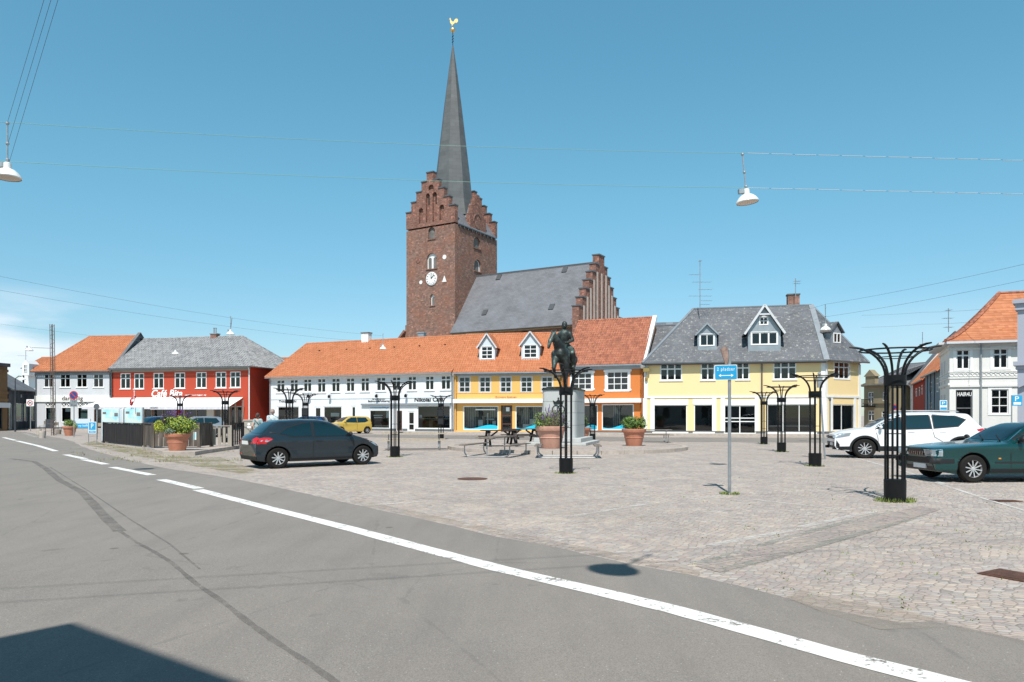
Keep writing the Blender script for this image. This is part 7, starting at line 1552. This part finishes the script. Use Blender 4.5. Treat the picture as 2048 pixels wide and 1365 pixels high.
P = Vector(((1161-CX)/F*38.6, 38.6, .14)); r = planter(P, 1.1, .8, 'terracotta planter mostly hidden behind the right side of the statue pedestal', 'terracotta'); foliage('foliage', r, (0,0,1.1), (.45,.4,.4), 1100, .05, ['leaf_mid','leaf_dark','leaf_light'])
P = gnd(139.5, 872); r = planter(P, 1.0, .72, 'terracotta planter with low green leaves in front of the pale corner house', 'terracotta'); foliage('foliage', r, (0,0,.95), (.5,.42,.33), 1300, .05, ['leaf_mid','leaf_light','leaf_dark'], (4,3,2)); foliage('foliage', r, (.45,-.1,.78), (.2,.2,.25), 250, .05, ['leaf_yellow','leaf_light'])
# ---- picnic tables and benches
def picnic(P, hd, lab, L=1.8, grp='dark wooden picnic tables'):
    r = empty('picnic_table', cmat(P, hd), lab, 'picnic table', grp); mb = MB()
    for i in range(5): mb.box(-L/2, -.36+i*.147, .72, L/2, -.36+i*.147+.135, .76)
    mb.build('tabletop', 'wood_dark', r)
    for s in (-1, 1):
        mb = MB(); mb.box(-L/2, s*.72-.13, .43, L/2, s*.72-.005, .47); mb.box(-L/2, s*.72+.005, .43, L/2, s*.72+.13, .47); mb.build('bench_seat', 'wood_dark', r)
    for x in (-L/2+.28, L/2-.28):
        for s in (-1, 1): mb = MB(); mb.obox((x, s*.62, 0), (x, s*.2, .72), .045, .1, (1,0,0)); mb.build('leg', 'wood_dark', r)
        mb = MB(); mb.box(x+.025, -.8, .34, x+.065, .8, .43); mb.box(x+.025, -.36, .63, x+.065, .36, .72); mb.build('crossbeam', 'wood_dark', r); mb = MB(); mb.obox((x+(.05 if x<0 else -.05), 0, .4), (x*.25, 0, .7), .05, .07); mb.build('brace', 'wood_dark', r)
    return r
picnic(Vector((-.52, 33.6, .14)), R(14), 'dark wooden picnic table left of the big pale planter'); picnic(Vector((.55, 36.3, .14)), R(20), 'second dark wooden picnic table, farther back and nearly behind the big planter')
def tube_table(P, hd, lab, L=2.2, table=True, m='wood_grey', w=.85):
    X = cmat(P, hd)
    r = empty('tubular_bench_set', X, lab, 'picnic table', 'steel tube picnic benches round the terrace')
    if table:
        mb = MB()
        for i in range(4): mb.box(-L/2, -.34+i*.175, .72, L/2, -.34+i*.175+.16, .755)
        mb.build('tabletop', m, r)
    for s in (-1, 1): mb = MB(); mb.box(-L/2, s*w-.13, .44, L/2, s*w-.005, .475); mb.box(-L/2, s*w+.005, .44, L/2, s*w+.13, .475); mb.build('bench_seat', m, r)
    for x in (-L/2+.3, L/2-.3):
        q = []; 
        for t in [i/5*math.pi/2 for i in range(6)]: q.append((x, -w+.18*(1-math.sin(t))-.0, .22-.19*math.sin(t)+.0) if False else (x, -w-.02+.2*(1-math.cos(t)), .225-.2*math.sin(t)))
        mb = MB(); mb.tube([(x,-w-.02,.44)]+q+[(a_, -b_, c_) for a_, b_, c_ in q[::-1]]+[(x,w+.02,.44)], .026, 8); mb.build('tube_frame', 'steel', r, smooth='auto')
        if table: mb = MB(); mb.tube([(x,0,.03),(x,0,.72)], .026, 8); mb.tube([(x,-.33,.71),(x,.33,.71)], .02, 6); mb.build('table_leg', 'steel', r, smooth='auto')
    return r
r1 = tube_table(Vector((-.62, 28.2, 0)), R(72), 'weathered picnic table on bent steel tubes in front of the dark wooden tables', 2.7, w=.88)
r2 = tube_table(Vector((2.1, 27.3, 0)), R(86), 'pair of weathered bench seats on steel tubes without a table, behind the middle tree frame', 1.9, table=False, w=1.1)
r3 = tube_table(Vector(((828-CX)/F*33.2, 33.2, 0)), R(8), 'pale wooden picnic table on steel tubes between the hatchback and the terrace', 2.9, m='wood_pale')
r4 = tube_table(Vector(((1297-CX)/F*41.8, 41.8, 0)), R(-4), 'pale picnic table on steel tubes behind the right hand planter', 2.6, m='wood_grey')
# ---- manhole covers
def cover(P, lab, rd=None, w=0, d=0, rot=0):
    r = empty('manhole_cover', frame(Vector((P.x, P.y, 0)), rot), lab, 'manhole cover'); mb = MB(); g = mat('rusty_iron', (.15,.075,.05), .7, .4, var=.35, vscale=8, bump=.6, bscale=24) if 'rusty_iron' not in M else None
    if rd: mb.lathe([(rd,.002),(rd,.012),(rd*.92,.012),(rd*.9,.008),(.01,.01)], 36); mb.build('lid', 'rusty_iron', r)
    else:
        mb.box(-w/2,-d/2,.002,w/2,d/2,.014); mb.build('frame', 'rusty_iron', r); mb = MB()
        for i in range(6): mb.box(-w/2+.04+i*(w-.08)/6, -d/2+.04, .0145, -w/2+.04+(i+.75)*(w-.08)/6, d/2-.04, .019)
        mb.build('grating', 'rusty_iron', r)
cover(gnd(945, 958.5), 'round rusty manhole cover in the cobbles left of the middle tree frame', .375); cover(gnd(2022, 1152), 'rectangular rusty drain cover near the right edge foreground', None, .42, .42, R(30)); cover(gnd(2012, 1003), 'small rusty cover in the cobbles below the green sedan', None, .45, .3, 0)
# ---- roof antennas
def antenna(P, zt, els, lab):
    r = empty('roof_antenna', Matrix.Translation(P), lab, 'antenna', 'television antennas on the roofs'); h = zt-P.z; mb = MB(); mb.tube([(0,0,-.3),(0,0,h)], .035, 6); mb.build('mast', 'galv', r); mb = MB()
    for z, a, b in els:
        mb.tube([(a,0,z*h),(b,0,z*h)], .014, 4)
        for k in range(5): x = a+(b-a)*k/4; mb.tube([(x,-.3,z*h),(x,.3,z*h)], .008, 3)
    mb.build('elements', 'galv', r)
Ya = 62; P = at(1400, 613, Ya); antenna(P, at(0,520,Ya).z, [(.97,-.1,.1),(.68,-.9,.05),(.52,-.6,.9),(.36,-.1,1.0),(.22,-.9,.95),(.12,.1,1.0),(.04,.0,.8)], 'tall television antenna with many crossbars on the left end of the cream house roof')
P = at(1591, 587, 61.5); antenna(P, at(0,557,61.5).z, [(.8,-.1,.4),(.65,-.15,.4)], 'short antenna standing on the brick chimney of the cream house')
P = at(51.5, 722, 100); antenna(P, at(0,697,100).z, [(.4,-1.1,.2)], 'small antenna on the roof behind the charcoal shop')
P = at(1897, 657, 58); antenna(P, at(0,617,58).z, [(.9,-.2,.2),(.5,-.4,.3),(.05,-.3,.3)], 'floating looking wire rack hung between the side street cables')
# cafe furniture glimpsed left of the maps
def chair(P, hd, lab):
    r = empty('cafe_chair', cmat(P, hd), lab, 'chair', 'outdoor chairs by the corner house'); mb = MB(); mb.box(-.22,-.22,.43,.22,.22,.46); mb.build('seat', 'wood_pale', r); mb = MB(); mb.box(-.22,.2,.6,.22,.23,.9); mb.build('backrest', 'wood_pale', r)
    for x in (-.2,.2):
        for y in (-.2,.2): mb = MB(); mb.tube([(x,y,0),(x,y,.44 if y < 0 else .9)], .014, 5); mb.build('leg', 'dark_iron', r)
chair(Vector(((200-CX)/F*62, 62, 0)), .4, 'light wooden chair under the left end of the white awning'); chair(Vector(((84-CX)/F*70, 70, .1)), -1.2, 'wire chair against the corner house left of its shop windows'); chair(Vector(((116-CX)/F*68, 68, 0)), 1.2, 'light chair to the right of the lattice mast')
# ================================================================ STATUE AND PEOPLE
def blob(name, segs, m, parent, vox=.03, smooth=2, X=None, mats=None):
    mb = MB()
    for p0, r0, p1, r1 in segs:
        p0, p1 = Vector(p0), Vector(p1); d = p1-p0; L = d.length
        if L < 1e-4: mb.ball(p0, r0, 10); continue
        n = max(2, int(L/max(.3*min(r0, r1), .02))); q = d.to_track_quat('Z', 'Y').to_matrix().to_4x4(); old = mb.X; mb.X = Matrix.Translation(p0) @ q; pr = []
        for i in range(5): t = math.pi/2*i/5; pr.append((max(1e-3, r0*math.sin(t)), -r0*math.cos(t)))
        pr += [(r0, 0), (r1, L)]+[(max(1e-3, r1*math.cos(math.pi/2*i/5)), L+r1*math.sin(math.pi/2*i/5)) for i in range(1, 6)]; mb.lathe(pr, 14); mb.X = old
    if X is not None: mb.v = [X @ v for v in mb.v]
    o = mb.build(name, m, parent); md = o.modifiers.new('r', 'REMESH'); md.mode = 'VOXEL'; md.voxel_size = vox; s = o.modifiers.new('s', 'SMOOTH'); s.iterations = smooth; s.factor = .5
    bpy.context.view_layer.update(); baked(o); o.data.polygons.foreach_set('use_smooth', [True]*len(o.data.polygons)); return o
def bronze():
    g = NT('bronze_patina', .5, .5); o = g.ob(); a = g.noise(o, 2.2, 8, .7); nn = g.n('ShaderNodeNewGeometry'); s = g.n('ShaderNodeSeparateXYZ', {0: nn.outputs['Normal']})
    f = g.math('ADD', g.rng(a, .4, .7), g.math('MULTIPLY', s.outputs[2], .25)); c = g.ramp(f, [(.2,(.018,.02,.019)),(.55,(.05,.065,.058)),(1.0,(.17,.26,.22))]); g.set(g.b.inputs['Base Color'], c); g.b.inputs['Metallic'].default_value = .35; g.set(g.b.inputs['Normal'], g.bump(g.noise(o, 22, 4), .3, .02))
bronze()
g = NT('granite_grey', .8, .3); o_ = g.ob(); a = g.noise(g.n('ShaderNodeMapping', {0: o_, 'Scale': (1.5,1.5,.25)}).outputs[0], 2.5, 8, .7); c = g.mix(g.rng(a, .5, .72, 0, .6), (.47,.48,.46), (.2,.21,.2)); c = g.mix(g.rng(g.noise(o_, 40, 3), .35, .65, 0, .25), c, (.3,.3,.3)); g.set(g.b.inputs['Base Color'], c); g.set(g.b.inputs['Normal'], g.bump(a, .2, .02))
# pedestal, a long rounded plinth on two steps; the horse strides along local +x
hd = math.atan2(-.96, -.26); PP = Vector((2.62, 36.4, .14))
r = empty('pedestal', cmat(PP, hd), 'tall rounded grey granite pedestal with a bronze crown and cipher under the horse statue', 'pedestal')
def sell(a, b, e=8., n=56): return [(a*math.copysign(abs(math.cos(t))**(2/e), math.cos(t)), b*math.copysign(abs(math.sin(t))**(2/e), math.sin(t))) for t in [2*math.pi*i/n for i in range(n)]]
mb = MB(); mb.zprism([(-2.3,-1.45),(2.1,-1.45),(2.1,1.45),(-2.3,1.45)], 0, .14); mb.zprism([(-1.9,-1.15),(1.75,-1.15),(1.75,1.15),(-1.9,1.15)], .14, .34); mb.build('step', 'granite_grey', r, bevel=.02)
mb = MB(); mb.zprism(sell(1.45,.86), .341, 2.66); mb.build('block', 'granite_grey', r, smooth='auto')
for z in (.95, 1.55, 2.1): mb = MB(); mb.zprism(sell(1.453,.863), z, z+.012); mb.build('joint', 'plinth_grey', r)
mb = MB(); mb.zprism(sell(1.5,.9), 2.66, 2.74); mb.build('bronze_rim', 'bronze_patina', r, smooth='auto')
# royal crown and cipher on the front end
mb = MB(); x = 1.455; pts = [(-.22,1.98),(.22,1.98),(.27,2.16),(.13,2.08),(.0,2.22),(-.13,2.08),(-.27,2.16)]
def endprism(mb, pts, x0, x1):
    n = len(pts); mb.add([(x0,y,z) for y, z in pts]+[(x1,y,z) for y, z in pts], [tuple(range(n)), tuple(range(2*n-1,n-1,-1))]+[(i,n+i,n+(i+1)%n,(i+1)%n) for i in range(n)])
endprism(mb, pts, x-.02, x+.03); mb.ball((x+.02,0,2.26), .04, 6); mb.build('crown', 'bronze_patina', r)
for dy in (-.12, .12): mb = MB(); mb.tube([(x+.01, dy+.17*math.cos(2*math.pi*k/20), 1.72+.2*math.sin(2*math.pi*k/20)) for k in range(21)], .022, 5); mb.build('cipher', 'bronze_patina', r)
# horse and rider
HM = cmat(PP+Vector((0,0,2.74)), hd); r = empty('equestrian_statue', HM @ Matrix.Scale(1.34, 4), 'green-black bronze statue of a rider in long coat on a walking horse', 'statue'); FR[r.name] = HM
mb = MB(); mb.zprism(sell(1.0,.52), 0, .06); mb.build('bronze_base', 'bronze_patina', r)
HS = [((-.62,0,1.27),.3,(.1,0,1.22),.31), ((.1,0,1.22),.31,(.58,0,1.28),.29), ((-.62,0,1.3),.3,(-.8,0,1.25),.24), ((.58,0,1.2),.27,(.72,0,1.3),.2),
      ((.6,-.02,1.4),.23,(.86,-.12,1.74),.15), ((.86,-.12,1.74),.15,(.95,-.2,1.93),.11), ((.94,-.21,1.96),.1,(1.12,-.3,1.7),.08), ((1.12,-.3,1.7),.08,(1.2,-.34,1.46),.055), ((.98,-.23,1.88),.105,(1.06,-.27,1.76),.1),
      ((.9,-.28,2.04),.035,(.88,-.31,2.15),.012), ((.93,-.13,2.05),.035,(.93,-.1,2.16),.012),
      ((-.86,0,1.4),.07,(-1.02,0,1.2),.08), ((-1.02,0,1.2),.08,(-1.05,.03,.6),.04), ((.8,0,1.65),.06,(.5,0,1.6),.05)]
def leg(pts, rs):
    for a, b, ra, rb in zip(pts, pts[1:], rs, rs[1:]): HS.append((a, ra, b, rb))
leg([(.56,.17,1.15),(.6,.18,.82),(.58,.18,.5),(.56,.18,.16),(.63,.18,.1)], [.17,.11,.065,.045,.055])            # near fore, standing
leg([(.6,-.17,1.15),(.88,-.19,.95),(.98,-.19,.72),(.78,-.19,.5),(.72,-.19,.42)], [.17,.11,.07,.045,.055])      # lifted fore
leg([(-.72,.18,1.15),(-.62,.19,.85),(-.88,.19,.55),(-.8,.19,.18),(-.73,.19,.1)], [.21,.12,.07,.045,.055])
leg([(-.74,-.18,1.15),(-.75,-.19,.82),(-1.02,-.19,.52),(-1.06,-.19,.18),(-1.0,-.19,.1)], [.21,.12,.07,.045,.055])
blob('horse', HS, 'bronze_patina', r, .028, 3)
RS = [((-.12,0,1.6),.2,(-.1,0,1.8),.175), ((-.1,0,1.8),.175,(-.08,0,2.06),.2), ((-.08,-.14,2.1),.1,(-.08,.14,2.1),.1), ((-.07,0,2.16),.075,(-.05,0,2.26),.065),
      ((-.03,.01,2.36),.105,(-.02,.01,2.43),.108), ((.05,.02,2.33),.05,(.08,.02,2.36),.03), ((-.02,.01,2.46),.1,(-.05,.01,2.45),.1)]
for s in (-1, 1):
    RS += [((-.1,s*.16,1.52),.16,(.2,s*.34,1.32),.12), ((.2,s*.34,1.32),.12,(.12,s*.37,.98),.085), ((.12,s*.37,.98),.085,(.1,s*.37,.84),.06), ((.08,s*.37,.8),.055,(.28,s*.38,.8),.05), ((-.3,s*.22,1.5),.12,(-.28,s*.33,1.1),.1), ((-.3,s*.1,1.5),.16,(.0,s*.36,1.2),.1)]
RS += [((-.08,.2,2.08),.085,(-.06,.31,1.84),.07), ((-.06,.31,1.84),.065,(.16,.15,1.72),.055), ((.16,.15,1.72),.05,(.24,.08,1.72),.04), ((-.08,-.2,2.08),.085,(-.1,-.33,1.86),.07), ((-.1,-.33,1.86),.065,(.1,-.3,1.68),.055), ((.1,-.3,1.68),.045,(.18,-.26,1.66),.04)]
blob('rider', RS, 'bronze_patina', r, .02, 2)
mb = MB(); mb.tube([(.24,.08,1.74),(.7,-.06,1.72),(1.1,-.2,1.6)], .012, 5); mb.tube([(.24,.06,1.74),(.7,-.3,1.72),(1.08,-.4,1.6)], .012, 5); mb.build('reins', 'bronze_patina', r)
# two pedestrians seen from behind
mat('skin', (.55,.32,.24), .6); mat('hair_brown', (.07,.045,.035), .7, var=.3, vscale=30); mat('hair_grey', (.3,.22,.19), .7); mat('shirt_teal', (.3,.42,.42), .85, var=.3, vscale=16); mat('shirt_pale', (.52,.6,.62), .85, var=.12, vscale=9); mat('trouser', (.09,.1,.13), .85, var=.2); mat('trouser_khaki', (.25,.22,.17), .85)
def person(P, hgt, hd, lab, shirt, trou, hair, bun, k=1.0, bag=False):
    s = hgt/1.75; r = empty('person', cmat(P, hd) @ Matrix.Scale(s, 4), lab, 'person'); FR[r.name] = cmat(P, hd)
    B = [((0,0,1.5),.05,(0,.01,1.56),.05), ((0,.02,1.64),.088,(0,.0,1.68),.09), ((0,.07,1.6),.05,(0,.08,1.6),.04), ((0,0,1.38),.12,(0,0,1.05),.11), ((-.09,0,.95),.1,(.09,0,.95),.1)]
    B += [((0,.105,1.62),.02,(0,.12,1.6),.012), ((-.09,.0,1.63),.02,(-.095,0,1.61),.015), ((.09,.0,1.63),.02,(.095,0,1.61),.015)]
    for q, st in ((-1, .12), (1, -.1)):
        B += [((q*.09,0,.92),.085,(q*.1,st*.5,.5),.06), ((q*.1,st*.5,.5),.058,(q*.1,st-.04,.09),.04), ((q*.1,st-.05,.05),.04,(q*.1,st+.12,.04),.035)]
        e = Vector((q*.25, -.02+q*.04, 1.12)); w = Vector((q*.25, .06-q*st*.3, .88)); B += [((q*.17*k,0,1.42),.06,e,.042), (e,.04,w,.03), (w,.032,w+Vector((0,.01,-.07)),.028)]
        for f in range(4): a = w+Vector((q*.0,-.025+f*.018,-.08)); B += [(a,.0095,a+Vector((-q*.008,.006,-.05+abs(f-1.4)*.006)),.0085), (a+Vector((-q*.008,.006,-.05)),.0085,a+Vector((-q*.02,.01,-.075)),.0075)]
        B += [(w+Vector((0,.03,-.03)),.011,w+Vector((-q*.01,.05,-.08)),.009)]
    blob('body', B, 'skin', r, .011, 1)
    T = [((-.12*k,0,1.41),.085,(.12*k,0,1.41),.085), ((0,0,1.36),.145*k,(0,0,1.12),.13*k), ((-.06,0,1.12),.12*k,(.06,0,1.0),.125*k), ((-.1,0,.98),.1*k,(.1,0,.98),.1*k)]
    for q in (-1, 1): T += [((q*.17*k,0,1.42),.078,(q*.225,-.01,1.22),.062)]
    blob('shirt', T, shirt, r, .016, 2)
    Q = [((-.08,0,.93),.115,(.08,0,.93),.115)]
    for q, st in ((-1, .12), (1, -.1)): Q += [((q*.09,0,.9),.105,(q*.1,st*.5,.5),.08), ((q*.1,st*.5,.5),.078,(q*.1,st-.04,.16),.06)]
    blob('trousers', Q, trou, r, .016, 2)
    Hh = [((0,-.005,1.69),.097,(0,-.02,1.66),.098)]
    if bun: Hh += [((0,-.07,1.66),.07,(0,-.09,1.56),.045), ((0,-.1,1.68),.05,(0,-.13,1.66),.045)]
    blob('hair', Hh, hair, r, .014, 1)
    if bag: mb = MB(); mb.tube([(-.14,-.1,1.46),(0,-.16,1.3),(.16,-.15,1.08),(.22,-.1,.98)], .014, 5); mb.build('bag_strap', 'black_trim', r)
    for q, st in ((-1, .12), (1, -.1)): mb = MB(); mb.box(q*.1-.045, st-.13, 0, q*.1+.045, st+.14, .07); mb.build('shoe', 'black_trim', r, bevel=.02)
    return r
Yp = 34; person(Vector(((515.5-CX)/F*Yp, Yp, 0)), 1.66, R(8), 'woman with pinned-up brown hair and sleeveless teal top, walking away by the red side wall', 'shirt_teal', 'trouser', 'hair_brown', True, .86, True)
person(Vector(((541-CX)/F*Yp, Yp+.3, 0)), 1.84, R(-5), 'balding man in pale blue shirt with a shoulder strap, walking away beside the woman', 'shirt_pale', 'trouser_khaki', 'hair_grey', False, 1.14, True)
